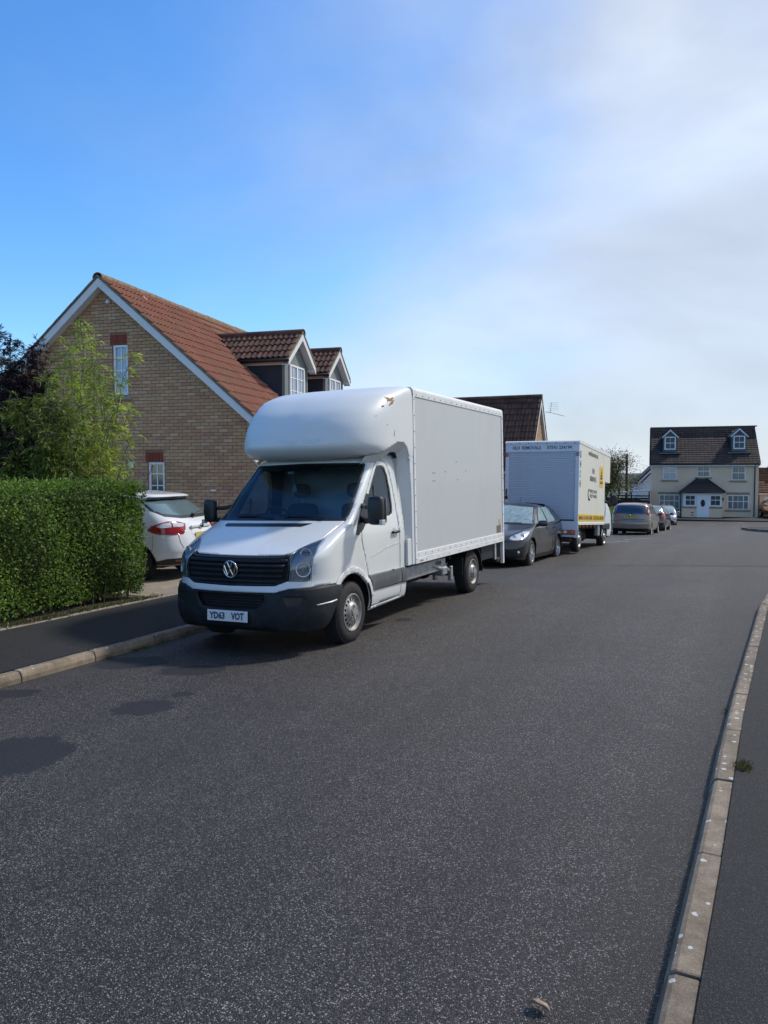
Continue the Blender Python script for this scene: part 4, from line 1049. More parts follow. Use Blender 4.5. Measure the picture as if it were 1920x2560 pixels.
def piece_set(parent, name, me, mats, limit=300, key=None, world=None):
    """first `limit` transforms (nearest to the camera) become objects of their own, the rest one joined stuff part"""
    cam_p = Vector((0, 0, 1.75))
    W = parent.matrix_world if world is None else world
    order = sorted(range(len(mats)), key=key or (lambda i: ((W @ mats[i].translation) - cam_p).length))
    for i in order[:limit]:
        o = bpy.data.objects.new(name, me); COL.objects.link(o); o.parent = parent; o.matrix_local = mats[i]
    rest = order[limit:]
    if rest:
        V = np.array([tuple(v.co) for v in me.vertices] ); F = [tuple(p.vertices) for p in me.polygons]
        allv = []; allf = []
        V4 = np.hstack([V, np.ones((len(V), 1))])
        for j, i in enumerate(rest):
            allv.append((V4 @ np.array(mats[i]).T)[:, :3]); allf += [tuple(q + j * len(V) for q in f) for f in F]
        m2 = new_mesh(name + 's', np.vstack(allv), allf); m2.materials.append(me.materials[0])
        sm = [p.use_smooth for p in me.polygons] * len(rest); m2.polygons.foreach_set('use_smooth', sm)
        link({'brick': 'brickwork', 'roof_tile': 'tiling'}.get(name, name + '_rest'), m2, parent, kind='stuff')

def brick_mesh(w=.215, h=.065, d=.03, mat=BRICK):
    me = MB().bbox(0, w, -.008, d, 0, h, .0035).mesh('brick'); me.materials.append(mat); return me
BRK = brick_mesh(); BRK_H = None
def brick_mats(x0, x1, z0, z1, keep, holes, y=0):
    out = []
    r = 0; z = z0
    while z < z1:
        x = x0 - (.1125 if r % 2 else 0)
        while x < x1:
            a, b = max(x, x0), min(x + .215, x1)
            segs = [(a, b)]
            for (hx0, hx1, hz0, hz1) in holes:
                if z + .06 > hz0 and z < hz1:
                    ns = []
                    for (p, q) in segs:
                        if q <= hx0 or p >= hx1: ns.append((p, q)); continue
                        if p < hx0: ns.append((p, hx0))
                        if q > hx1: ns.append((hx1, q))
                    segs = ns
            for (p, q) in segs:
                if q - p > .03 and keep((p + q) / 2, z + .03):
                    out.append(Matrix.Translation((p, y + random.uniform(-.0015, .0015), z)) @ Matrix.Diagonal((max(.1, (q - p - .0) / .215), 1, 1, 1)))
            x += .225
        z += .075; r += 1
    return out

def roll_tile(w=.30, l=.345, rolls=2, amp=.028, t=.014, name='roof_tile', mat=None, seg=6):
    """tile in the xy plane: x across, y up the slope (0 = lower edge), z out of the roof"""
    xs = np.linspace(0, w, rolls * seg + 1); v = []; f = []
    zf = lambda x: amp * max(0.0, math.sin(x / w * rolls * 2 * math.pi - .6)) ** .8 if amp else 0
    n = len(xs)
    for (y, dz) in ((0, .034), (l + .05, 0)):
        for x in xs: v.append((x, y, zf(x) + dz + t))
    for x in xs: v.append((x, .004, zf(x) + .034 - .006))
    for i in range(n - 1):
        f.append((i, i + 1, n + i + 1, n + i)); f.append((2 * n + i, 2 * n + i + 1, i + 1, i))
    f.append((0, n, 2 * n)); f.append((n - 1, 3 * n - 1, 2 * n - 1))
    me = new_mesh(name, v, f); me.materials.append(mat)
    me.polygons.foreach_set('use_smooth', [True] * len(me.polygons)); me.set_sharp_from_angle(angle=R(50))
    return me
def slope_mats(org, ux, up, width, length, w=.30, l=.345, keep=None, jit=.004):
    ux, up = Vector(ux).normalized(), Vector(up).normalized(); n = ux.cross(up).normalized()
    B = Matrix((ux, up, n)).transposed().to_4x4(); out = []
    nc = max(1, round(width / w)); sx = width / nc / w; w = width / nc
    nr = max(1, round(length / l)); sy = length / nr / l; l = length / nr
    for r in range(nr):
        for c in range(nc):
            p = Vector(org) + ux * (c * w) + up * (r * l)
            if keep and not keep(Vector(org) + ux * ((c + .5) * w) + up * ((r + .5) * l)): continue
            out.append(Matrix.Translation(p + n * random.uniform(-jit, jit) * .5) @ B @ Matrix.Rotation(random.uniform(-jit, jit) * 1.5, 4, 'Z') @ Matrix.Diagonal((sx, sy * (.86 if r == nr - 1 else 1), 1, 1)))
    return out

def window(parent, x, z, w, h, y, bars=(1, 2), frame=.05, mull=(), trans=(), curtain=True, sill=None, mat=UPVC, fd=.06, glass=WIN_GLASS, name='window'):
    """x,z lower-left; faces -y, the frame's face at y"""
    o = empty(name, (x, y, z), parent=parent)
    f = MB()
    f.bbox(0, w, 0, fd, 0, frame, .004).bbox(0, w, 0, fd, h - frame, h, .004).bbox(0, frame, 0.001, fd - .001, frame - .002, h - frame + .002, .003).bbox(w - frame, w, 0.001, fd - .001, frame - .002, h - frame + .002, .003)
    for m in mull: f.bbox(m - .03, m + .03, .002, fd - .002, frame, h - frame, .004)
    for t in trans: f.bbox(frame, w - frame, .003, fd - .003, t - .028, t + .028, .004)
    f.build('window_frame', mat, o)
    g = MB(); g.box(frame - .01, w - frame + .01, fd * .55, fd * .55 + .006, frame - .01, h - frame + .01); g.build('pane', glass, o)
    if bars[0] or bars[1]:
        for i in range(1, bars[0] + 1): MB().box(w * i / (bars[0] + 1) - .011, w * i / (bars[0] + 1) + .011, fd * .35, fd * .55 - .001, frame, h - frame).build('glazing_bar', mat, o)
        for i in range(1, bars[1] + 1): MB().box(frame, w - frame, fd * .37, fd * .55 - .002, h * i / (bars[1] + 1) - .011, h * i / (bars[1] + 1) + .011).build('glazing_bar', mat, o)
    if curtain:
        n = 24; v = []; 
        for i in range(n + 1):
            xx = frame + (w - 2 * frame) * i / n
            for zz in (frame, h - frame): v.append((xx, fd * .55 - .004 + .0, zz))
    if sill: MB().bbox(-.06, w + .06, -.06, .05, -.07, -.003, .006).build('sill', sill, o)
    return o
BLIND = M('window_blinds', (.11, .125, .12), .25, var=.9, vs=9, vec=(4, 1, .10), coat=.9, spec=.8)
BLUEPANE = M('painted_sky_pane', (.20, .27, .38), .08, coat=1.0, spec=.9, var=.15, vs=3)  # sky reflection painted in as the pane's blue base colour

# --- brick house with its gable end to us
def brick_house():
    H = empty('brick_house', (-13.65, 13.38, 0), (0, 0, R(9.87)), label='buff brick house with gable end towards us, red tiled roof and two dormers', cat='house')
    bpy.context.view_layer.update()
    AZ, SL = 6.22, .847
    LEN = 10.6; EX = 4.55; zr = lambda x: AZ - SL * abs(x)
    # mortar core
    core = [(-4.3, -.3), (4.3, -.3), (4.3, zr(4.3) - .12), (0, AZ - .12), (-4.3, zr(4.3) - .12)]
    MB().prism(core, .13, LEN, 'y').build('wall', MORTAR, H)
    holes = [(.19, .60, 3.57, 4.755), (.14, .60, 4.755, 4.985), (1.08, 1.52, .95, 2.045), (1.03, 1.50, 2.045, 2.275), (.555, .72, 1.89, 2.06)]
    flatP = lambda a, b: np.stack([a, 0 * a + .012, b], -1)
    hp = lambda x0, x1, z0, z1: [(x0, z0), (x1, z0), (x1, z1), (x0, z1)]
    sheet('mortar_bed', flatP, core, [hp(.20, .60, 3.575, 4.755), hp(1.09, 1.51, .955, 2.045)], MORTAR, H, step=.5, thick=.12, centre=(0, 5, 3))
    mats = brick_mats(-4.3, 4.3, .30, 6.1, lambda x, z: z < zr(x) - .10, holes)
    W = H.matrix_world; cp = Vector((0, 0, 1.75))
    def key(i):
        p = mats[i].translation; vis = (-.6 < p.x < 3.0) and (1.35 < p.z) and not (p.x > 2.35 and p.z < 2.35)
        return ((W @ p) - cp).length + (0 if vis else 100)
    piece_set(H, 'brick', BRK, mats, 300, key)
    # openings with soldier courses
    for (x0, x1, z0, z1) in ((.15, .59, 4.76, 4.98), (1.04, 1.49, 2.05, 2.27)):
        n = 6; w = (x1 - x0) / n
        MB().box(x0 - .004, x1 + .004, -.002, .01, z0 - .004, z1 + .004).build('lintel_bedding', LINTMORTAR, H)
        lm = MB().bbox(.005, w - .005, -.012, .02, .004, z1 - z0 - .004, .003).mesh('soldier_brick'); lm.materials.append(REDBRICK)
        for k in range(n): link('soldier_brick', lm, H, loc=(x0 + k * w, 0, z0))
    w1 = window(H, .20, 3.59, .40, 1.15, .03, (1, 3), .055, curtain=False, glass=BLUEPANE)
    w2 = window(H, 1.09, .97, .42, 1.07, .03, (1, 3), .055, curtain=False)
    MB().bbox(.10, .70, -.05, .08, 3.47, 3.575, .008).build('sill', STONE, H)
    MB().bbox(1.02, 1.58, -.05, .08, .86, .955, .008).build('sill', STONE, H)
    v_ = MB().bbox(.57, .71, -.03, .02, 1.90, 2.05, .008)
    v_.build('air_vent', UPVC, H)
    for k in range(4): MB().box(.585, .695, -.036, -.028, 1.92 + k * .032, 1.932 + k * .032).build('vent_slat', GALV, H)
    MB().lathe([(-.0, .045), (-.05, .045), (-.06, .03), (-.06, .001)], 16, 'y', (.115, 0, 5.73)).build('wall_lamp', UPVC, H, True)
    MB().bbox(2.70, 2.83, -.05, .01, 1.38, 1.42, .005).build('pipe_outlet', UPVC, H)
    # roof: bargeboards, soffits, verge, tiles
    OV = .20
    for s in (1, -1):
        top = [(0, AZ + .02), (s * EX, zr(EX) + .02), (s * EX, zr(EX) - .17), (0, AZ - .185)]
        MB().prism(top, -OV - .02, -OV + .004, 'y').build('bargeboard', SOFFIT, H)
        sf = [(0, AZ - .175), (s * EX, zr(EX) - .16), (s * EX, zr(EX) - .145), (0, AZ - .155)]
        MB().prism(sf, -OV + .006, .0, 'y').build('soffit', SOFFIT, H)
        und = [(0, AZ + .055), (s * EX, zr(EX) + .055), (s * EX, zr(EX) + .028), (0, AZ + .028)]
        MB().prism(und, -OV - .035, LEN + .2, 'y').build('undercloak', LEADMAT, H)
        eb = MB().bbox(min(s * EX, s * (EX - .02)), max(s * EX, s * (EX - .02)), -OV, LEN, zr(EX) - .15, zr(EX) + .03, .004); eb.build('fascia', SOFFIT, H)
    th = math.atan(SL); SLEN = EX / math.cos(th) + .0
    RT = roll_tile(mat=TILE_R, amp=.036)
    up = Vector((-math.cos(th), 0, math.sin(th)))
    # right-hand slope: u runs along the ridge (+y), up runs to the ridge
    D = [(3.88, .80), (6.90, .80)]     # dormers (centre along the ridge, half width)
    def keepR(p):
        for c, hw in D:
            if abs(p.y - c) < hw - .02 and p.x > 1.55: return False
            if abs(p.y - c) < (p.x - .72) * .85 and p.x > .72 and p.x <= 1.75 and abs(p.y - c) < hw: return False
        return True
    org = Vector((EX + .04, -OV - .03, zr(EX) + .04))
    mr_ = slope_mats(org, (0, 1, 0), up, LEN + .4, SLEN, keep=keepR)
    piece_set(H, 'roof_tile', RT, mr_, 225)
    # left-hand slope, seen only edge on
    org = Vector((-EX - .04, LEN + .2, zr(EX) + .04))
    ml = slope_mats(org, (0, -1, 0), Vector((math.cos(th), 0, math.sin(th))), LEN + .4, SLEN)
    piece_set(H, 'roof_tile', RT, ml, 0)
    rt = MB(); pr = [(.13 * math.cos(t), -.05 + .12 * math.sin(t)) for t in np.linspace(-.25, math.pi + .25, 10)]
    pi_ = [(.11 * math.cos(t), -.05 + .10 * math.sin(t)) for t in np.linspace(math.pi + .25, -.25, 10)]
    rt.prism(pr + pi_, .004, .446, 'y'); rm = rt.mesh('ridge_tile'); rm.materials.append(RIDGE_M)
    for k in range(int((LEN + .4) / .45) + 1): link('ridge_tile', rm, H, loc=(random.uniform(-.005, .005), -OV - .05 + k * .45, AZ + .075 + random.uniform(-.006, .006)))
    # mortar along the verge
    mv = MB(); pts = []
    for s in (1, -1):
        m = MB(); n = 40; vv = []
        for i in range(n + 1):
            x = s * EX * i / n; z = zr(abs(x)) + .068
            r0 = .018 + random.uniform(0, .010)
            vv += [(x, -OV - .045, z - r0), (x, -OV - .045, z + r0), (x, -OV + .06, z + r0), (x, -OV + .06, z - r0)]
        m.add(vv, [(4 * i + j, 4 * i + (j + 1) % 4, 4 * i + 4 + (j + 1) % 4, 4 * i + 4 + j) for i in range(n) for j in range(4)])
        m.build('verge_mortar', RIDGE_M, H)
    # pale vent tiles standing proud
    VT = M('vent_tile', (.50, .26, .19), .8, var=.12)
    for (x, y) in ((.28, 1.11 - .1), (.75, 2.07 - .1)):
        m = MB(); m.lathe([(-.045, .0), (-.045, .045), (.0, .06), (.2, .06), (.40, .03), (.42, .0)], 12, 'x')
        o = m.build('vent_tile', VT, H, True); o.location = (x - .08, y + .1, zr(x - .08) + .075); o.rotation_euler = (0, th, 0)
    # dormers
    TB = roll_tile(w=.30, l=.30, rolls=2, amp=.036, mat=TILE_B)
    for c, hw in D:
        FX = 3.16; ez = 4.70; rz = 5.50; oh = .17; ROH = .20
        d = H
        dm = empty('dormer', parent=H)
        MB().prism([(0, 0)] and [(c - hw + .04, 3.3), (c + hw - .04, 3.3), (c + hw - .04, ez), (c, rz - .14), (c - hw + .04, ez)], 1.2, FX - .002, 'x').build('dormer_wall', GREYBOARD2, dm)
        for s in (1, -1):
            a, b = sorted((c + s * hw, c + s * (hw - .07)))
            MB().bbox(FX - .07, FX + .012, a, b, 3.45, ez, .003).build('corner_board', GREYBOARD2, dm)
            a, b = sorted((c + s * (hw - .03), c + s * (hw + .002)))
            MB().prism([(x_, z_) for x_, z_ in ((1.55, AZ - SL * 1.55 - .05), (1.55, ez), (FX - .075, ez), (FX - .075, AZ - SL * FX - .05))], a, b, 'y').build('cheek_panel', CHEEK, dm)
        # window faces +x: build in a rotated frame
        f = MB(); y0, y1, z0, z1 = c - .50, c + .50, 3.62, 4.66
        f.bbox(FX, FX + .045, y0, y1, z0, z0 + .06, .004).bbox(FX, FX + .045, y0, y1, z1 - .05, z1, .004)
        for yy in (y0, (y0 + y1) / 2 - .045, y1 - .06): f.bbox(FX, FX + .045, yy, yy + .07, z0 + .05, z1 - .04, .004)
        f.build('window_frame', UPVC, dm)
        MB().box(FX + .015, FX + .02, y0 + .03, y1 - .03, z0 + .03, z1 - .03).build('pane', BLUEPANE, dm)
        for zz in (z0 + .36, z0 + .70): MB().box(FX + .02, FX + .032, y0 + .05, y1 - .05, zz - .011, zz + .011).build('glazing_bar', UPVC, dm)
        for yy in (c - .27, c + .27): MB().box(FX + .021, FX + .031, yy - .01, yy + .01, z0 + .05, z1 - .05).build('glazing_bar', UPVC, dm)
        ts = (rz - ez) / (hw + oh); zz = lambda yv: rz - ts * abs(yv - c)
        for s in (1, -1):
            e = c + s * (hw + oh)
            MB().prism([(c, rz + .01), (e, ez + .01), (e, ez - .14), (c, rz - .16)], FX + ROH - .022, FX + ROH, 'x').build('bargeboard', SOFFIT, dm)
            MB().prism([(c, rz - .145), (e, ez - .13), (e, ez - .115), (c, rz - .125)], FX + .001, FX + ROH - .023, 'x').build('soffit', SOFFIT, dm)
            MB().prism([(c, rz + .045), (e, ez + .045), (e, ez + .012), (c, rz + .012)], .75, FX + ROH - .0, 'x').build('roof_deck', LEADMAT, dm)
            a, b = sorted((c + s * (hw + .0), c + s * (hw + .03)))
            MB().bbox(1.9, FX + ROH - .03, a, b, ez - .10, ez - .02, .004).build('fascia', SOFFIT, dm)
            MB().tube([(1.7, e + s * .02, ez + .0), (FX + ROH, e + s * .02, ez + .0)], .048, 8).build('gutter', GUTTER, dm, True)
        hl = (hw + oh) / math.cos(math.atan(ts))
        tt = math.atan(ts)
        keep = lambda p: p.z > AZ - SL * p.x + .0 + .02
        a = slope_mats((.60, c - hw - oh - .02, ez + .035), (1, 0, 0), (0, math.cos(tt), math.sin(tt)), FX + ROH - .60, hl, .30, .30, keep)
        b = slope_mats((FX + ROH, c + hw + oh + .02, ez + .035), (-1, 0, 0), (0, -math.cos(tt), math.sin(tt)), FX + ROH - .60, hl, .30, .30, keep)
        piece_set(H, 'roof_tile', TB, a, 36, world=H.matrix_world)
        piece_set(H, 'roof_tile', TB, b, 0)
        rm2 = MB().prism([(p[0], p[1]) for p in pr + pi_], .003, .40, 'y').mesh('ridge_tile'); rm2.materials.append(TILE_B)
        k = 0; x = FX + ROH + .03
        while x > .75:
            o = link('ridge_tile', rm2, dm, loc=(x, c, rz + .075), rot=(0, 0, math.pi / 2)); x -= .403
        # verge, lead valley
        for s in (1, -1):
            e = c + s * (hw + oh)
            MB().prism([(c, rz + .10), (e, ez + .10), (e, ez + .045), (c, rz + .045)], FX + ROH - .06, FX + ROH + .012, 'x').build('verge', RIDGE_M, dm)
            if s < 0:
                p0 = (.74, c, AZ - SL * .74 + .10); yv = c - hw - oh + .05; xv = (AZ - ez) / SL + .05
                v = [(.70, c - .05, AZ - SL * .70 + .10), (.62, c - .22, AZ - SL * .62 + .10), (xv - .28, yv - .12, AZ - SL * (xv - .28) + .09), (xv, yv, AZ - SL * xv + .09)]
                MB().add(v, [(0, 1, 2, 3)]).build('lead_valley', LEADMAT, dm)
                v = [(xv - .1, c - hw - .02, AZ - SL * (xv - .1) + .085), (xv - .1, c - hw - .20, AZ - SL * (xv - .1) + .085), (FX + .05, c - hw - .18, AZ - SL * (FX + .05) + .085), (FX + .05, c - hw - .0, AZ - SL * (FX + .05) + .085)]
                MB().add(v, [(0, 1, 2, 3)]).build('lead_flashing', LEADMAT, dm)
    return H
brick_house()

# --- brown-roofed house between the vans
def second_house():
    H = empty('brick_house', (-8.0, 31.33, 0), (0, 0, R(3.8)), label='brick house with a plain dark brown tiled roof behind the removals van', cat='house')
    bpy.context.view_layer.update()
    RZ, EZ, RUN = 4.90, 1.95, 2.15; sl = (RZ - EZ) / RUN; L = 9.0
    wall = [(-RUN + .25, -1.5), (RUN - .25, -1.5), (RUN - .25, RZ - sl * (RUN - .25) - .1), (0, RZ - .12), (-RUN + .25, RZ - sl * (RUN - .25) - .1)]
    MB().prism(wall, -L, -.09, 'x').build('wall', MORTAR, H)
    BL = brick_mesh()
    mats = []
    for m in brick_mats(-1.9, 1.9, .6, 4.85, lambda x, z: z < RZ - sl * abs(x) - .12, []):
        t = m.translation; mats.append(Matrix.Translation((-.09, t.x, t.z)) @ Matrix.Rotation(math.pi / 2, 4, 'Z') @ Matrix.Diagonal((m[0][0], 1, 1, 1)))
    piece_set(H, 'brick', BL, mats, 0)
    mats = [Matrix.Translation((0, -RUN + .25, 0)) @ m for m in brick_mats(-7, -.10, -.6, 1.9, lambda x, z: True, [])]
    piece_set(H, 'brick', BL, mats, 60)
    for s in (1, -1):
        yb = s * RUN
        MB().prism([(0, RZ + .02), (yb, EZ + .02), (yb, EZ - .2), (0, RZ - .30)], .0, .025, 'x').build('bargeboard', SOFFIT, H)
        MB().prism([(0, RZ - .20), (yb, EZ - .18), (yb, EZ - .16), (0, RZ - .17)], -.09, -.002, 'x').build('soffit', SOFFIT, H)
        MB().prism([(0, RZ + .05), (yb, EZ + .05), (yb, EZ + .022), (0, RZ + .022)], -L, .04, 'x').build('roof_deck', LEADMAT, H)
        a, b = sorted((s * (RUN - .03), s * (RUN + .0)))
        MB().bbox(-L, .0, a, b, EZ - .16, EZ + .02, .004).build('fascia', SOFFIT, H)
    MB().tube([(-L, -RUN - .05, EZ - .0), (0, -RUN - .05, EZ - .0)], .05, 8).build('gutter', GUTTER, H, True)
    T = roll_tile(w=.30, l=.31, rolls=2, amp=.03, mat=TILE_B, seg=5)
    th = math.atan(sl); SL_ = RUN / math.cos(th)
    up = Vector((0, math.cos(th), math.sin(th)))
    a = slope_mats((-L, -RUN - .03, EZ + .02), (1, 0, 0), up, L + .05, SL_, .30, .31)
    piece_set(H, 'roof_tile', T, a, 170)
    b = slope_mats((.05, RUN + .03, EZ + .02), (-1, 0, 0), Vector((0, -math.cos(th), math.sin(th))), L, SL_, .30, .31)
    piece_set(H, 'roof_tile', T, b, 0)
    rt = [(.12 * math.cos(t), -.05 + .11 * math.sin(t)) for t in np.linspace(-.2, math.pi + .2, 8)]
    rm = MB().prism(rt, .003, .447, 'y').mesh('ridge_tile'); rm.materials.append(TILE_B)
    for k in range(20): link('ridge_tile', rm, H, loc=(.05 - k * .45, 0, RZ + .09), rot=(0, 0, math.pi / 2))
    # aerial on the gable
    A = empty('television_aerial', (-7.93, 31.9, 4.40), (0, 0, R(-35)), label='television aerial on the gable of the brown-roofed brick house', cat='aerial')
    MB().tube([(-.10, 0, -.05), (.30, 0, -.12), (.42, 0, -.12)], .018, 6).build('aerial_arm', GALV, A)
    MB().tube([(.42, 0, -.12), (.55, 0, .55)], .014, 6).build('aerial_mast', GALV, A)
    for k in range(5): MB().tube([(.28 + k * .01, -.05 - .0, .02 + k * .12), (.95 - k * .02, .3, .02 + k * .12)], .007, 5).build('reflector_rod', GALV, A)
    MB().tube([(.42, 0, -.12), (1.55, .1, -.42)], .016, 6).build('aerial_boom', GALV, A)
    A.scale = (.62, .62, .62)
    for k in range(12):
        t = k / 11; c = Vector((.5, 0, -.14)).lerp(Vector((1.52, .1, -.41)), t)
        MB().tube([c + Vector((-.06, -.16, .05)), c + Vector((.06, .16, -.04))], .006, 5).build('director_rod', GALV, A)
second_house()

# --- cream rendered house at the far end
def cream_house():
    a = R(7.0)
    H = empty('rendered_house', (-7.91, 67.7, 0), (0, 0, a), label='cream rendered house with two small dormers and a hipped porch at the road end', cat='house')
    bpy.context.view_layer.update()
    B = -1.84; W = 8.15; EZ = 2.62; RZ = 5.80; D = 4.0
    MB().prism([(0, B), (2 * D, B), (2 * D, EZ), (D, RZ - .15), (0, EZ)], 0, W, 'x').build('wall', RENDER, H)
    # roof courses
    sl = (RZ - EZ) / (D + .3); th = math.atan(sl)
    n = 17; L = (D + .3) / math.cos(th); g = L / n
    up = Vector((0, math.cos(th), math.sin(th)))
    MB().prism([(-.30, EZ - .02), (-.30, EZ + .03), (D, RZ + .03), (2 * D + .3, EZ + .03), (2 * D + .3, EZ - .02), (D, RZ - .03)], -.03, W + .05, 'x').build('roof_deck', LEADMAT, H)
    T = roll_tile(w=.30, l=g, rolls=1, amp=.012, t=.03, mat=TILE_D, seg=4)
    dorm = [(1.47, .56), (6.77, .56)]
    def keep(p):
        for c, hw in dorm:
            if abs(p.x - c) < hw - .1 and p.z < 5.2 and p.z > 3.75: return False
        return True
    m = slope_mats((-.06, -.34, EZ + .02), (1, 0, 0), up, W + .16, L, .30, g, keep)
    piece_set(H, 'roof_tile', T, m, 290)
    m = slope_mats((W + .16, 2 * D + .34, EZ + .02), (-1, 0, 0), Vector((0, -math.cos(th), math.sin(th))), W + .3, L, .30, g)
    piece_set(H, 'roof_tile', T, m, 0)
    rm = MB().prism([(.12 * math.cos(t), .10 * math.sin(t)) for t in np.linspace(0, math.pi, 8)], .004, .45, 'y').mesh('ridge_tile'); rm.materials.append(TILE_D)
    for k in range(19): link('ridge_tile', rm, H, loc=(-.12 + .45 * k + .45, D, RZ + .04), rot=(0, 0, math.pi / 2))
    MB().bbox(-.05, W + .05, -.30, -.27, EZ - .18, EZ - .03, .004).build('fascia', SOFFIT, H)
    MB().bbox(-.02, W + .02, -.27, 0, EZ - .16, EZ - .14, .004).build('soffit', SOFFIT, H)
    MB().tube([(-.1, -.36, EZ - .02), (W + .1, -.36, EZ - .02)], .05, 8).build('gutter', GUTTER, H, True)
    MB().tube([(7.86, -.34, EZ - .05), (7.86, -.07, EZ - .3), (7.86, -.06, B)], .038, 8).build('drainpipe', GUTTER, H, True)
    # windows: upper row
    for (x, z, w, h, gl) in ((.92, 1.36, 1.05, 1.10, BLUEPANE), (3.54, 1.58, .99, .90, BLIND), (6.16, 1.32, 1.01, 1.13, BLIND)):
        window(H, x, z, w, h, -.045, (1, 0), .06, trans=(h * .52,), curtain=False, glass=gl)
        MB().bbox(x - .14, x + w + .14, -.08, .02, z - .16, z - .04, .006).build('sill', STONE, H)
    for (x, z, w, h) in ((.66, -1.06, 1.58, 1.16), (5.88, -1.06, 1.58, 1.16)):
        window(H, x, z, w, h, -.045, (0, 0), .06, mull=(.40, w - .40), trans=(h * .56,), curtain=False, glass=BLIND)
        MB().box(x + w / 2 - .012, x + w / 2 + .012, -.03, -.014, z + .05, z + h - .05).build('glazing_bar', UPVC, H)
        MB().bbox(x - .08, x + w + .08, -.03, .02, .14, .33, .006).build('lintel', STONE, H)
        MB().bbox(x - .14, x + w + .16, -.08, .02, z - .16, z - .03, .006).build('sill', STONE, H)
    # dormers
    for c, hw in dorm:
        d = empty('dormer', parent=H); y0 = .95
        z0, z1, ap = 3.58, 4.92, 5.50
        MB().prism([(c - hw, z0), (c + hw, z0), (c + hw, z1), (c, ap - .05), (c - hw, z1)], y0, 3.6, 'y').build('dormer_wall', GREYBOARD, d)
        ts = (ap - z1 + .08) / (hw + .09)
        for s in (1, -1):
            e = c + s * (hw + .09)
            MB().prism([(c, ap + .05), (e, z1 + .0), (e, z1 - .13), (c, ap - .10)], y0 - .14, y0 - .11, 'y').build('bargeboard', SOFFIT, d)
            MB().prism([(c, ap + .11), (c + s * (hw + .13), z1 + .04), (c + s * (hw + .13), z1 + .0), (c, ap + .05)], y0 - .13, 3.5, 'y').build('dormer_roof', TILE_D, d)
            MB().bbox(min(e, e + s * .14), max(e, e + s * .14), y0 + .2, y0 + .9, z1 - .08, z1 + .0, .01).build('gutter', LEADMAT, d)
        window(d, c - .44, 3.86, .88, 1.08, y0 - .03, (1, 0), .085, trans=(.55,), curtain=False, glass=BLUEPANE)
        MB().bbox(c - .86, c + .86, y0 - .42, y0 + .02, z0 - .08, z0 + .0, .01).build('lead_apron', LEADMAT, d)
    # porch
    P = empty('porch', (0, 0, 0), parent=H); py = -1.25; x0, x1 = 2.40, 5.40
    MB().bbox(x0, x1, py, 0, B - .02, -.86, .004).build('porch_wall', RENDER, P)
    for (p, q) in ((x0 - .02, 3.46), (4.46, x1 + .02)): MB().bbox(p, q, py - .03, py + .05, -.95, -.80, .004).build('porch_sill_band', STONE, P)
    MB().bbox(x0 + .04, x1 - .04, py + .05, 0, -.86, .25, .004).build('porch_frame', UPVC, P)
    MB().bbox(x0 - .02, x1 + .02, py - .03, 0, .20, .31, .004).build('porch_fascia', SOFFIT, P)
    for x in (2.64, 4.52): window(P, x - .10, -.82, .94, 1.00, py + .0, (1, 0), .13, trans=(.54,), curtain=False, glass=WIN_GLASS)
    dr = empty('front_door', parent=P)
    MB().bbox(3.50, 4.42, py - .02, py + .06, B + .03, .14, .01).build('door_panel', UPVC, dr)
    MB().lathe([(-.004, .15), (.004, .15), (.005, .001)], 28, 'y', (0, 0, 0)).build('oval_surround', UPVC, dr); 
    o = dr.children[-1]; o.location = (3.96, py - .024, -.53); o.scale = (1.33, 1, 2.2)
    o = MB().lathe([(-.004, .15), (.004, .15), (.005, .001)], 28, 'y').build('oval_pane', DARKGLASS, dr); o.location = (3.96, py - .031, -.53); o.scale = (1.08, 1, 1.95)
    MB().bbox(3.88, 4.06, py - .035, py - .02, -1.07, -1.03, .003).build('letter_plate', ALU, dr)
    MB().bbox(3.58, 3.61, py - .05, py - .02, -.88, -.70, .004).build('door_handle', ALU, dr)
    for (xx, zz) in ((3.62, -1.68), (3.98, -1.68)): MB().bbox(xx, xx + .3, py - .028, py - .02, zz, zz + .48, .003).build('door_moulding', UPVC, dr)
    MB().bbox(3.40, 4.52, py - .30, py, B - .05, B + .04, .01).build('door_step', STONE, P)
    for zz in (-1.32, -1.53): MB().bbox(3.10, 3.28, py - .03, py, zz, zz + .06, .004).build('post_slot', TRIM, P)
    # hipped porch roof
    ex0, ex1, ey, ez = 2.20, 5.60, py - .22, .33; ax0, ax1, az = 3.62, 4.24, 1.42
    v = [(ex0, ey, ez), (ex1, ey, ez), (ex1, 0, ez), (ex0, 0, ez), (ax0, -.02, az), (ax1, -.02, az)]
    MB().add(v, [(0, 1, 5, 4), (1, 2, 5), (3, 0, 4), (0, 3, 2, 1), (2, 3, 4, 5)]).build('porch_roof', TILE_D, P)
    for k in range(7):
        t = (k + .0) / 7; t2 = t
        l = Vector(v[0]).lerp(Vector(v[4]), t); r = Vector(v[1]).lerp(Vector(v[5]), t)
        l2 = Vector(v[0]).lerp(Vector(v[4]), t + 1 / 7); r2 = Vector(v[1]).lerp(Vector(v[5]), t + 1 / 7)
        nrm = Vector((0, -.6, .8)) * .035
        MB().add([l + nrm, r + nrm, r2 + nrm * .3, l2 + nrm * .3, l, r], [(0, 1, 2, 3), (4, 5, 1, 0)]).build('roof_course', TILE_D, P)
    for (i, j) in ((0, 4), (1, 5)): MB().tube([Vector(v[i]) + Vector((0, 0, .05)), Vector(v[j]) + Vector((0, 0, .05))], .06, 7).build('hip_tile', TILE_D, P)
    MB().tube([(ex0, ey - .05, ez), (ex1, ey - .05, ez)], .04, 8).build('gutter', GUTTER, P, True)
    MB().tube([(ex0 + .03, ey, ez), (ex0 + .08, py, ez - .25), (ex0 + .1, py, B)], .035, 8).build('drainpipe', GUTTER, P, True)
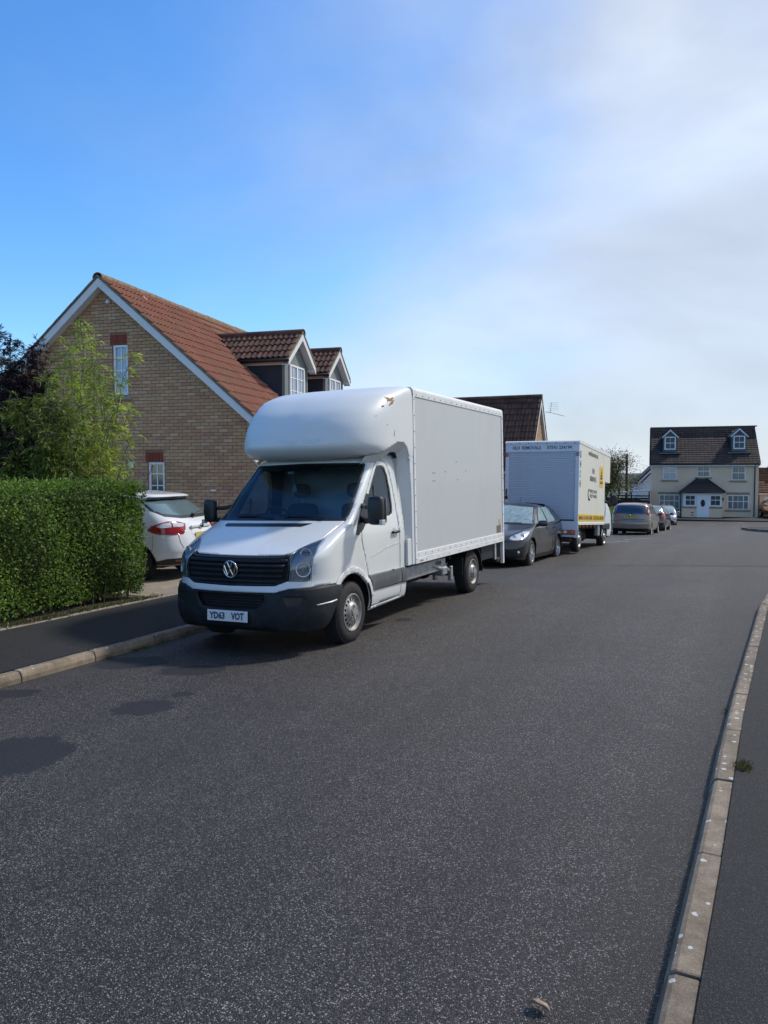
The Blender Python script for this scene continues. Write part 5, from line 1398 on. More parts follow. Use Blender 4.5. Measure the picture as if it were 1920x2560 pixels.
    MB().lathe([(-.0, .05), (-.04, .04), (-.045, .001)], 12, 'y', (5.30, 0, 2.05)).build('alarm_box', UPVC, H)
    MB().bbox(5.50, 5.60, -.1, 0, -.35, -.12, .02).build('wall_lantern', TRIM, H)
cream_house()
def garage():
    a = R(7.0)
    g = empty('garage', (-7.91, 67.7, 0), (0, 0, a), label='cream garage with a brown tiled roof beside the far house, at the right edge', cat='garage')
    x0 = 8.55; y0 = 2.2
    MB().prism([(y0, -1.9), (y0 + 5, -1.9), (y0 + 5, .22), (y0, .22)], x0, x0 + 6, 'x').build('wall', RENDER, g)
    MB().prism([(y0 - .2, .28), (y0 + 2.5, 2.32), (y0 + 5.2, .28), (y0 + 5.2, .22), (y0 + 2.5, 2.24), (y0 - .2, .22)], x0 - .15, x0 + 6, 'x').build('roof_deck', LEADMAT, g)
    th = math.atan(2.06 / 2.7); T = roll_tile(w=.30, l=.31, rolls=1, amp=.012, t=.025, mat=TILE_B, seg=4)
    piece_set(g, 'roof_tile', T, slope_mats((x0 - .16, y0 - .22, .28), (1, 0, 0), (0, math.cos(th), math.sin(th)), 6, 3.42, .30, .31), 60, world=g.matrix_basis)
    MB().bbox(x0 - .1, x0 + 6, y0 - .2, y0 - .17, .08, .24, .004).build('fascia', RENDER, g)
    MB().bbox(x0 + .35, x0 + 2.6, y0 - .03, y0 + .0, -1.88, -.05, .004).build('garage_door', UPVC, g)
    for k in range(5): MB().bbox(x0 + .37, x0 + 2.58, y0 - .04, y0 - .03, -1.8 + k * .35, -1.8 + k * .35 + .30, .003).build('door_section', UPVC, g)
garage()

# white gabled house and carport fence on the left of the cream house
def far_left():
    h = empty('white_house', (-7.6, 80, 0), (0, 0, R(10)), label='white gabled house half hidden behind the cream house', cat='house')
    WB = M('white_boarding', (.62, .66, .70), .6, var=.08)
    MB().prism([(-3.2, -1.8), (3.6, -1.8), (3.6, .95), (.2, 4.1), (-2.55, 1.0), (-3.2, .95)], 0, 8, 'y').build('wall', WB, h)
    for k in range(17): MB().box(-2.5, 3.0, -.012, 0, -1.7 + k * .17, -1.7 + k * .17 + .15).build('weatherboard', WB, h)
    MB().prism([(-3.1, .85), (.2, 4.25), (.2, 4.45), (-3.35, .85)], -.25, 8, 'y').build('roof', TILE_D, h)
    MB().prism([(-3.05, .72), (.2, 4.05), (.2, 4.24), (-3.15, .84)], -.28, -.24, 'y').build('bargeboard', SOFFIT, h)
    window(h, -.15, .35, .48, .75, -.03, (0, 0), .06, curtain=False)
    window(h, -2.45, .1, .45, .8, -.03, (0, 0), .06, curtain=False, glass=M('maroon_pane', (.10, .02, .03), .3))
    DARKWOOD = M('dark_fence_wood', (.030, .018, .016), .85, var=.3, vs=5)
    cp = empty('carport', (-10.9, 66.3, 0), (0, 0, R(4)), label='lean-to carport with a white flat roof edge beside the cream house', cat='carport')
    m = MB(); v = [(-.2, -.15, .12), (3.1, -.15, .40), (3.1, -.15, .52), (-.2, -.15, .24), (-.2, 3.5, .12), (3.1, 3.5, .40), (3.1, 3.5, .52), (-.2, 3.5, .24)]
    m.add(v, [(0, 1, 2, 3), (4, 7, 6, 5), (3, 2, 6, 7), (0, 4, 5, 1), (0, 3, 7, 4), (1, 5, 6, 2)]).build('carport_roof', SOFFIT, cp)
    for x in (0, 1.6, 3.0): MB().box(x - .05, x + .05, 0, .1, -1.8, .2 + x * .07).build('post', DARKWOOD, cp)
    MB().box(-.1, 3.0, 0.02, .08, -.05, .06).build('beam', DARKWOOD, cp)
    f = empty('wooden_fence', (-14.5, 66.0, 0), (0, 0, R(4)), label='dark wooden board fence under the carport left of the cream house', cat='fence')
    b = MB().box(0, .148, 0, .02, -1.85, -.14).mesh('fence_board'); b.materials.append(DARKWOOD)
    for k in range(44): link('fence_board', b, f, loc=(k * .152, random.uniform(-.006, .006), random.uniform(-.02, .02)))
    for z in (-.45, -1.4): MB().box(0, 6.7, .02, .06, z, z + .08).build('fence_rail', DARKWOOD, f)
    for x in (3.55, 5.95): MB().box(x, x + .8, -.03, -.01, -.33, -.29).build('white_rail', SOFFIT, f)
    pole = empty('telegraph_pole', (-11.4, 78, 0), label='telegraph pole standing behind the bushy tree with a wire to the right', cat='pole')
    MB().tube([(0, 0, -2), (0, 0, 3.8)], [.13, .10], 8).build('pole_shaft', DARKWOOD, pole)
    MB().tube([(-.2, 0, 3.4), (.2, 0, 3.5)], .04, 6).build('cross_arm', DARKWOOD, pole)
    pts = [(.05 + 7 * t, 1 * t, 3.3 - 1.4 * t - .5 * math.sin(math.pi * t)) for t in np.linspace(0, 1, 12)]
    MB().tube(pts, .013, 4).build('wire', TRIM, pole)
    pts = [(-.05 - 7 * t, 1 * t, 3.3 - 1.6 * t - .5 * math.sin(math.pi * t)) for t in np.linspace(0, 1, 12)]
    MB().tube(pts, .013, 4).build('wire', TRIM, pole)
far_left()

# ------------------------------------------------------------------ plants
def leaves(P, D, Nrm, L, W, fold=.25, curl=.0):
    """batch of folded leaves: base points P, directions D, normals N, lengths, widths"""
    n = len(P)
    D = D / (np.linalg.norm(D, axis=1)[:, None] + 1e-9)
    S = np.cross(D, Nrm); S /= (np.linalg.norm(S, axis=1)[:, None] + 1e-9); N = np.cross(S, D)
    L = np.broadcast_to(L, n)[:, None]; W = np.broadcast_to(W, n)[:, None]
    a = P; t = P + D * L - N * L * curl; m = P + D * L * .45
    l = m + S * W * .5 + N * W * fold; r = m - S * W * .5 + N * W * fold
    V = np.stack([a, l, t, r], 1).reshape(-1, 3)
    i = np.arange(n)[:, None] * 4
    F = np.concatenate([i + [[0, 2, 1]], i + [[0, 3, 2]]], 1).reshape(-1, 3)
    return V, F
def leaf_mesh(name, V, F):
    me = bpy.data.meshes.new(name)
    me.vertices.add(len(V)); me.vertices.foreach_set('co', V.astype(np.float32).ravel())
    me.loops.add(len(F) * 3); me.loops.foreach_set('vertex_index', F.astype(np.int32).ravel())
    me.polygons.add(len(F)); me.polygons.foreach_set('loop_start', np.arange(0, len(F) * 3, 3, dtype=np.int32)); me.polygons.foreach_set('loop_total', np.full(len(F), 3, np.int32))
    me.update(); me.validate(); return me
def rdir(n): v = rng.normal(size=(n, 3)); return v / np.linalg.norm(v, axis=1)[:, None]

HEDGE_LEAF = leaf_mat('hedge_leaf', [(0, (.050, .105, .012)), (.35, (.085, .175, .018)), (.65, (.13, .24, .026)), (.90, (.20, .30, .04)), (.97, (.26, .27, .06)), (1.0, (.16, .09, .04))], .35, .62)
BAMBOO_LEAF = leaf_mat('bamboo_leaf', [(0, (.15, .23, .03)), (.4, (.26, .36, .045)), (.75, (.38, .46, .08)), (1.0, (.50, .50, .16))], .45, .55)
BAMBOO_DARK = leaf_mat('bamboo_leaf_green', [(0, (.05, .09, .014)), (.5, (.11, .17, .025)), (1.0, (.23, .29, .05))], .35, .55)
ACER_LEAF = leaf_mat('purple_leaf', [(0, (.016, .010, .018)), (.6, (.030, .018, .032)), (1.0, (.055, .030, .045))], .15, .5)
TREE_LEAF = leaf_mat('tree_leaf', [(0, (.035, .045, .018)), (.5, (.065, .075, .025)), (.85, (.13, .10, .03)), (1.0, (.18, .09, .03))], .3, .6)
BARK = M('bark', (.06, .045, .035), .95, var=.4, vs=20)
CANE = M('bamboo_cane', (.10, .12, .04), .6, var=.3, vs=20)
DEADLEAF = M('dead_leaf', (.30, .20, .14), .8, var=.35, vs=40)

def hedge():
    x0, x1, y0, y1, zt = -9.35, -8.22, 1.2, 8.78, 1.63
    zb = lambda y: -.12
    Ps, Ns = [], []
    def wob(a, b): return .05 * np.sin(a * 2.1 + 1) + .035 * np.sin(a * 5.3 + b * 3.1) + .03 * np.sin(b * 4.7 + a * 1.3)
    def add(n, kind):
        if kind == 'front':
            y = rng.uniform(y0, y1, n); z = rng.uniform(-.02, zt + .03, n); d = np.abs(rng.normal(0, .06, n)); x = x1 + wob(y, z) - d + .02 - .10 * np.clip((.25 - z) / .3, 0, 1)
            x -= .10 * np.clip((z - zt + .12) / .12, 0, 1) ** 2
            N = np.tile([1.0, 0, .25], (n, 1))
        elif kind == 'top':
            y = rng.uniform(y0, y1, n); x = rng.uniform(x0, x1, n); d = np.abs(rng.normal(0, .05, n)); z = zt + .6 * wob(x * 3, y * 2) - d; N = np.tile([0, 0, 1.0], (n, 1))
        else:
            x = rng.uniform(x0, x1, n); z = rng.uniform(.0, zt, n); d = np.abs(rng.normal(0, .06, n)); y = y1 + wob(x * 2, z) - d; y -= .10 * np.clip((z - zt + .12) / .12, 0, 1) ** 2; N = np.tile([0, 1.0, .2], (n, 1))
            if kind == 'near': y = y0 + d; N = np.tile([0, -1.0, .2], (n, 1))
        Ps.append(np.stack([x, y, z], 1)); Ns.append(N)
    add(36000, 'front'); add(9000, 'top'); add(5000, 'end'); add(1500, 'near')
    P = np.concatenate(Ps); N = np.concatenate(Ns); n = len(P)
    nn = N + .75 * rdir(n); D = np.cross(nn, rdir(n)) + N * .35 + np.array([0, 0, .25])
    V, F = leaves(P, D, nn, rng.uniform(.030, .058, n), rng.uniform(.018, .032, n), .22)
    h = empty('hedge', (0, 0, 0), label='clipped green privet hedge along the back of the left pavement', cat='hedge')
    me = leaf_mesh('foliage', V, F); link('foliage', me, h, HEDGE_LEAF, kind='stuff')
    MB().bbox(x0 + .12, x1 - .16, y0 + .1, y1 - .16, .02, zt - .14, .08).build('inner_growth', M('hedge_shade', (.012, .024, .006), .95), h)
    m = MB()
    for k in range(70):
        y = random.uniform(y0, y1); x = x1 - random.uniform(.08, .3); m.tube([(x, y, -.1), (x + random.uniform(-.03, .08), y + random.uniform(-.1, .1), .35)], [.010, .005], 5)
    m.build('twigs', BARK, h, kind='stuff')
    # sprigs standing proud of the clipping
    n = 260; y = rng.uniform(y0, y1, n); x = rng.uniform(x0, x1, n); top = np.stack([x, y, np.full(n, zt)], 1)
    Ps, Ds, Ns2 = [], [], []
    for p in top:
        hgt = rng.uniform(.03, .12)
        for k in range(5): Ps.append(p + [0, 0, hgt * k / 5]); Ds.append(rdir(1)[0] + [0, 0, .8]); Ns2.append(rdir(1)[0] + [0, 0, .5])
    V, F = leaves(np.array(Ps), np.array(Ds), np.array(Ns2), rng.uniform(.03, .055, len(Ps)), .022, .2)
    link('top_sprigs', leaf_mesh('s', V, F), h, HEDGE_LEAF, kind='stuff')
hedge()

def sprig_plant(name, label, cat, stems, leafmat, stemmat, per, ll, lw, density, spread, droop=.3, seed=3, leafname='foliage'):
    """stems: list of point lists; leafy side twigs along each"""
    r = np.random.default_rng(seed)
    root = empty(name, stems[0][0], label=label, cat=cat); o0 = Vector(stems[0][0])
    m = MB(); P, D, N = [], [], []
    for st in stems:
        pts = np.array([tuple(Vector(p) - o0) for p in st])
        m.tube([tuple(p) for p in pts], list(np.linspace(.014, .004, len(pts))), 5)
        segl = np.linalg.norm(np.diff(pts, axis=0), axis=1); tot = segl.sum(); cum = np.concatenate([[0], np.cumsum(segl)])
        for k in range(int(tot * density)):
            s = tot * (r.uniform(.12, 1) ** .8); i = min(len(segl) - 1, np.searchsorted(cum, s) - 1); t = (s - cum[i]) / segl[i]
            b = pts[i] * (1 - t) + pts[i + 1] * t
            f = s / tot; tl = spread * (1.15 - .75 * f) * r.uniform(.35, 1.15)
            d = r.normal(size=3); d[2] = d[2] * .35 + .35; d /= np.linalg.norm(d)
            nseg = 4; q = b.copy(); tw = [tuple(q)]
            dd = d.copy()
            for j in range(nseg):
                dd = dd + np.array([0, 0, -droop * .35]) + r.normal(size=3) * .10; dd /= np.linalg.norm(dd)
                q = q + dd * tl / nseg; tw.append(tuple(q))
            m.tube(tw, .0022, 3, cap=False)
            for j in range(per):
                a = r.uniform(.25, 1.02) * nseg; i2 = min(nseg - 1, int(a)); tt = a - i2
                p = np.array(tw[i2]) * (1 - tt) + np.array(tw[i2 + 1]) * tt
                e = np.array(tw[i2 + 1]) - np.array(tw[i2]); e /= np.linalg.norm(e) + 1e-9
                ld = e * .9 + r.normal(size=3) * .55 + np.array([0, 0, -droop]); P.append(p); D.append(ld); N.append(r.normal(size=3) * .7 + [0, 0, 1])
    P, D, N = map(np.array, (P, D, N)); n = len(P)
    V, F = leaves(P, D, N, r.uniform(ll * .6, ll * 1.2, n), r.uniform(lw * .7, lw * 1.2, n), .12, .15)
    link(leafname, leaf_mesh('f', V, F), root, leafmat, kind='stuff')
    m.build('stems', stemmat, root, kind='stuff')
    return root
def cane(x, y, z0, lx, ly, h, n=7, w=.06, r=random):
    return [(x + lx * (k / n) ** 1.6 + r.uniform(-w, w) * (k > 0), y + ly * (k / n) ** 1.6 + r.uniform(-w, w) * (k > 0), z0 + (h - z0) * k / n) for k in range(n + 1)]
rs = random.Random(11)
# camera-right and camera-forward directions on the ground help to lay the clumps out
cr = Vector((.900, .435)); cf = Vector((-.435, .900))
def at_px(px, Z): a = (px - 960) / 1923 * Z; return (cr.x * a + cf.x * Z, cr.y * a + cf.y * Z)
def clump(specs, Z, z0, r):
    out = []
    for (pb, pt, ytop, dz) in specs:
        b = at_px(pb, Z + dz); t = at_px(pt, Z + dz + r.uniform(-.3, .3)); h = 1.75 + (1187 - ytop) / 1923 * (Z + dz)
        out.append(cane(b[0], b[1], z0, t[0] - b[0], t[1] - b[1], h, r=r))
    return out
st = clump([(225, 205, 800, 0), (215, 175, 840, .2), (235, 235, 850, -.1), (245, 265, 880, .1), (205, 150, 900, .3), (190, 130, 930, .2), (240, 290, 940, 0), (245, 300, 990, -.2), (225, 215, 930, .5), (210, 190, 980, -.3), (240, 335, 868, .1), (235, 320, 1020, .2), (190, 110, 980, -.2), (230, 250, 960, .4), (245, 340, 1080, 0), (225, 275, 1060, -.3), (200, 170, 1040, -.3), (215, 230, 1080, -.4), (230, 180, 880, .6)], 12.6, .0, rs)
sprig_plant('bamboo', 'tall light green bamboo arching up in front of the brick gable', 'bamboo', st, BAMBOO_LEAF, CANE, 8, .115, .017, 19, .46, .35, 5)
st = clump([(140, 120, 950, 0), (120, 90, 990, .1), (150, 150, 1010, -.1), (100, 60, 1000, 0), (160, 185, 1030, -.2), (90, 30, 1050, .1), (60, 20, 1080, 0), (170, 205, 1090, -.1), (130, 110, 1060, -.3), (80, 70, 1070, -.3), (50, 5, 1020, .2), (150, 130, 1090, -.5), (110, 90, 1110, -.5), (40, 40, 1120, -.4)], 12.0, .0, rs)
sprig_plant('leafy_shrub', 'dark green leafy shrub between the bamboo and the purple shrub', 'shrub', st, BAMBOO_DARK, CANE, 10, .12, .022, 30, .50, .4, 6)
st = clump([(40, -10, 830, 0), (30, 25, 850, .1), (60, 70, 880, .1), (60, 105, 870, .2), (20, -40, 880, 0), (50, 50, 930, .0), (70, 120, 930, .3), (10, -60, 940, 0), (40, 10, 910, .3), (80, 90, 960, .1), (20, 0, 1000, -.2), (60, 60, 1010, -.1), (30, -20, 1040, -.3), (70, 110, 990, .2), (20, 20, 1060, -.6), (50, 40, 1090, -.8), (10, -10, 1110, -.6), (80, 80, 1080, -.7), (40, 0, 1000, -.5), (90, 105, 1040, -.4)], 12.7, .0, rs)
sprig_plant('purple_shrub', 'dark purple fine-leaved shrub at the left edge above the hedge', 'shrub', st, ACER_LEAF, BARK, 14, .085, .015, 62, .50, .25, 8)

# tree beyond the cars, left of the cream house
def round_tree(name, label, base, H, Rr, n, seed, leafmat, ls, cat='tree', zc=.6, bare=.3):
    r = np.random.default_rng(seed); rr = random.Random(seed)
    root = empty(name, base, label=label, cat=cat)
    m = MB(); tips = []
    def br(p, d, l, rad, lv):
        q = [p]; dd = d
        for k in range(4):
            dd = (dd + Vector((rr.uniform(-.2, .2), rr.uniform(-.2, .2), rr.uniform(-.05, .15)))).normalized(); q.append(q[-1] + dd * l / 4)
        m.tube(q, [rad, rad * .85, rad * .7, rad * .6, rad * .45], 5, cap=False)
        if lv == 0: tips.append((q[-1], dd)); tips.append((q[2], dd)); return
        for k in range(rr.randint(3, 4)):
            nd_ = (dd + Vector((rr.uniform(-1, 1), rr.uniform(-1, 1), rr.uniform(-.3, .7))) * .9).normalized()
            br(q[rr.randint(2, 4)], nd_, l * rr.uniform(.6, .8), rad * .5, lv - 1)
    for k in range(5): br(Vector((rr.uniform(-.1, .1), rr.uniform(-.1, .1), 0)), Vector((rr.uniform(-.45, .45), rr.uniform(-.45, .45), 1)).normalized(), H * .36, .09, 3)
    m.build('trunk', BARK, root)
    T = np.array([tuple(t[0]) for t in tips]); k = r.integers(0, len(T), n)
    P = T[k] + r.normal(size=(n, 3)) * Rr * .10
    V, F = leaves(P, rdir(n), rdir(n), r.uniform(ls * .6, ls * 1.2, n), ls * .55, .2)
    link('crown', leaf_mesh('c', V, F), root, leafmat, kind=None)
    return root
round_tree('bushy_tree', 'bushy part-bare tree beyond the vans, left of the cream house', (-10.3, 62, -1.8), 6.2, 3.0, 15000, 4, TREE_LEAF, .12)
round_tree('bushy_tree', 'dense dark green tree beside the removals van cab', (-11.6, 58, -1.8), 5.0, 3.2, 16000, 9, BAMBOO_DARK, .12)
round_tree('bushy_tree', 'pale leafless-looking tree top behind the garage roof', (3.2, 88, -1.8), 6.6, 2.4, 3500, 12, TREE_LEAF, .14)
round_tree('bushy_tree', 'distant tree showing over the white gabled house', (-9.3, 96, -1.8), 5.6, 2.5, 3500, 13, TREE_LEAF, .14)
# garden hedge line on the left beyond the cars
def low_hedge():
    n = 9000; P = np.stack([rng.uniform(-9.6, -8.5, n), rng.uniform(38, 60, n), rng.uniform(-1.6, -.55, n)], 1); N = rdir(n) + [.5, -.2, .4]
    V, F = leaves(P, rdir(n), N, rng.uniform(.08, .14, n), .07, .2)
    h = empty('low_hedge', (0, 0, 0), label='low green hedge behind the parked cars further down the road', cat='hedge')
    link('foliage', leaf_mesh('f', V, F), h, BAMBOO_DARK, kind='stuff')
low_hedge()
# weeds and grass along the kerbs and the hedge foot
def tufts(spots, hgt, n, spread, mat, name, seed, z=None):
    r = np.random.default_rng(seed); P, D, N = [], [], []
    for (x, y, k) in spots:
        m_ = int(n * k); px = x + r.normal(0, spread, m_); py = y + r.normal(0, spread * 1.5, m_)
        for a, b in zip(px, py): P.append((a, b, (G(a, b) if z is None else z(a, b)))); D.append((r.normal(0, .5), r.normal(0, .5), 1)); N.append(r.normal(size=3))
    P, D, N = map(np.array, (P, D, N)); V, F = leaves(P, D, N, r.uniform(hgt * .4, hgt, len(P)), .006, .1, .3)
    link(name, leaf_mesh(name, V, F), None, mat, kind='stuff')
GRASSB = leaf_mat('grass_blade', [(0, (.05, .09, .02)), (.6, (.10, .15, .035)), (1.0, (.20, .19, .07))], .3, .6)
tufts([(-6.24, y, k) for y, k in ((6.1, .25), (6.5, .6), (6.65, .8), (6.9, .25), (7.3, .3), (7.9, .9), (8.05, .5), (9.5, .5), (12, .5), (14, .7), (18, .6))], .045, 90, .022, GRASSB, 'kerb_grass', 21)
tufts([(-8.10 + random.uniform(-.05, .04), y, .5) for y in np.arange(2.5, 8.9, .10)], .085, 50, .05, GRASSB, 'hedge_foot_grass', 22, lambda a, b: G(-8, b) + flat(-8, b) + .005)
tufts([(-.03, 4.68, 1.2), (-.03, 4.73, .5), (-.20, 3.6, .2), (-.16, 6.1, .2)], .035, 120, .018, leaf_mat('moss', [(0, (.06, .06, .02)), (1, (.16, .14, .05))], .2, .8), 'kerb_moss', 23, lambda a, b: G(.1, b) + (.10 if a > -.10 else .0))
n = 1500; P = np.stack([rng.uniform(-8.25, -8.02, n), rng.uniform(2.5, 9.1, n), np.full(n, .0)], 1)
P[:, 2] = [G(-8, b) + flat(-8, b) + .008 for b in P[:, 1]]
V, F = leaves(P, rdir(n) * [1, 1, .25], rdir(n) * .4 + [0, 0, 1], rng.uniform(.02, .05, n), .018, .25)
link('leaf_litter', leaf_mesh('litter', V, F), None, DEADLEAF, kind='stuff')
# curled fallen leaf in the foreground
v = []; f = []
for i in range(9):
    t = i / 8; w = .020 * math.sin(math.pi * min(1, t * .93 + .05)) + .001
    for j in range(5):
        s = (j - 2) / 2; v.append((t * .075, s * w, .010 + .014 * math.sin(t * 3.2) + .010 * abs(s) ** 1.5 + .003 * math.sin(9 * t)))
for i in range(8):
    for j in range(4): a = i * 5 + j; f.append((a, a + 5, a + 6, a + 1))
fl = link('fallen_leaf', new_mesh('leaf', v, f), None, DEADLEAF, True, loc=(-.645, 2.43, G(-.62, 2.43) + .003), rot=(R(-25), 0, R(-12)), label='curled brown leaf lying on the road in the foreground', cat='leaf')
so = fl.modifiers.new('s', 'SOLIDIFY'); so.thickness = .0012
# ------------------------------------------------------------------ cars
class Car:
    """front (-y) and rear shells joined at ym; origin on the ground under the front axle"""
    def __init__(s, name, wz, front, rear, ym, paint, loc, rot, label, cat='car', group='vehicles parked along the left kerb'):
        zs = sorted(set([a[0] for a in wz] + [a[0] for a in front] + [a[0] for a in rear]))
        it = lambda L, z, k: float(np.interp(z, [a[0] for a in L], [a[k] for a in L]))
        s.F = Shell([(z, it(front, z, 1), it(wz, z, 1), it(front, z, 2), it(front, z, 3)) for z in zs], ym, NU=200, NZ=320, L=4.2)
        s.Rr = Shell([(z, -it(rear, z, 1), it(wz, z, 1), it(rear, z, 2), it(rear, z, 3)) for z in zs], -ym, NU=200, NZ=320, L=4.2, flip=True)
        s.ym = ym; s.z0, s.z1 = zs[0], zs[-1]; s.paint = paint
        s.o = empty(name, loc, rot, label=label, cat=cat, group=group); s.cen = (0, ym, .75)
    def side(s, sd):
        A, B = s.F.side(sd), s.Rr.side(sd)
        return lambda y, z: np.where((np.asarray(y, float) < s.ym)[..., None], A(y, z), B(y, z))
    def body(s, arches, zlo, bottoms=None, name='body', step=.06, zs=2.5):
        """arches: (y, z, r) list, front shell first; zlo sill height"""
        for S, ar, nm in ((s.F, arches[0], 'front'), (s.Rr, arches[1], 'rear')):
            y, z, r = ar
            zl = zlo; zt = s.z1 - .002
            e = .004 if not S.flip else -.0
            ymm = s.ym
            half = [(0, zl), (.5, zl), (.5 + .25, zl)]
            a = math.degrees(math.asin(max(-1, min(1, (zl - z) / r))))
            A = arc(y, z, r, 180 - a, a, 18) if not S.flip else arc(y, z, r, a, 180 - a, 18)
            half += [(S.uy(p[0], p[1]), p[1]) for p in A]
            half += [(S.uy(ymm, q), q) for q in np.linspace(zl, zt, 14)]
            half = [h for i, h in enumerate(half) if i == 0 or h[0] > 0]
            # keep the lower edge monotonic before the arch
            half = [half[0]] + [h for h in half[1:3] if h[0] < half[3][0] - .02] + half[3:]
            out = half + [(0, zt)]
            sheet(name if nm == 'front' else name, S.P, out + mir(out)[1:-1], (), s.paint, s.o, step=step, zs=zs, thick=.01, centre=s.cen)
    def panel(s, name, S, poly, mat, off=.006, parent=None, both=True, step=.05, zs=1.5, holes=(), thick=.0, gap=0, round_=0):
        out = []
        for f in ((lambda L: L), mir) if both else ((lambda L: L),):
            out.append(sheet(name, S.P, f(poly), [f(h) for h in holes], mat, parent or s.o, off=off, step=step, zs=zs, thick=thick, centre=s.cen, gap=gap, round_=round_))
        return out
    def sidep(s, name, poly, mat, off=.006, both=True, parent=None, step=.06, thick=0, round_=0):
        for sd in ((1, -1) if both else (1,)):
            if round_: pl = smooth_poly(poly, round_)
            else: pl = poly
            sheet(name, s.side(sd), pl, (), mat, parent or s.o, off=off, step=step, centre=s.cen, thick=thick)
    def wheels(s, ys, xo, r, w, style, seeds=(0, .3)):
        for sd in (1, -1):
            for k, y in enumerate(ys):
                wheel(s.o, (sd * xo, y, r), r, w, sd, style, r * .66, seed=seeds[k])
        for sd in (1, -1):
            for y in ys:
                l = MB().lathe([(-.24, r + .07), (0, r + .07)], 20, 'x', (0, y, r), a0=R(-10), a1=R(190)).mesh('w')
                link('wheel_arch_liner', l, s.o, BLACK, loc=(sd * (xo - .01) if sd > 0 else -(xo - .25), 0, 0))
    def under(s, y0, y1, w, z0=.20, z1=.55):
        MB().bbox(-w, w, y0, y1, z0, z1, .06).build('underbody', BLACK, s.o)
    def inner(s, ybelt, z, w):
        pass
def mirror_pair(s, x, y, z, mat, sz=(.11, .06, .07)):
    for sd in (1, -1):
        m = MB().bbox(-sz[0], sz[0], -sz[1], sz[1], -sz[2], sz[2], .025)
        e = empty('door_mirror', (sd * x, y, z), parent=s.o)
        o = m.build('mirror_housing', mat, e, True); q = o.modifiers.new('s', 'SUBSURF'); q.levels = 2; q.render_levels = 2
        MB().bbox(-.05, .05, -.02, .02, -.02, .02, .005).build('mirror_foot', TRIM, e, loc=(-sd * .09, 0, -.05))
def on(S, pts, dz=0): return pts

GREYMET = M('dark_grey_metallic', (.009, .0095, .014), .32, metal=0, coat=.85)
SILVERM = M('silver_metallic', (.36, .36, .37), .30, metal=.55, coat=.8)
BEIGEM = M('beige_metallic', (.30, .255, .215), .33, metal=.35, coat=.7)
DGREY2 = M('black_grey_metallic', (.035, .037, .045), .25, metal=.4, coat=1.0)
WHITEC = M('white_car_paint', (.72, .74, .78), .22, coat=.9)
TEAL_GLASS = M('teal_reflection_glass', (.22, .32, .33), .35, coat=.5, var=.35, vs=12, vec=(1, 1, .25))  # opaque car glass, teal reflection put into its base colour
TINT = M('tinted_glass', (.020, .030, .042), .06, coat=1.0, spec=.9)
BLUETINT = M('rear_glass_blue', (.016, .030, .055), .10, coat=1.0, spec=.8)

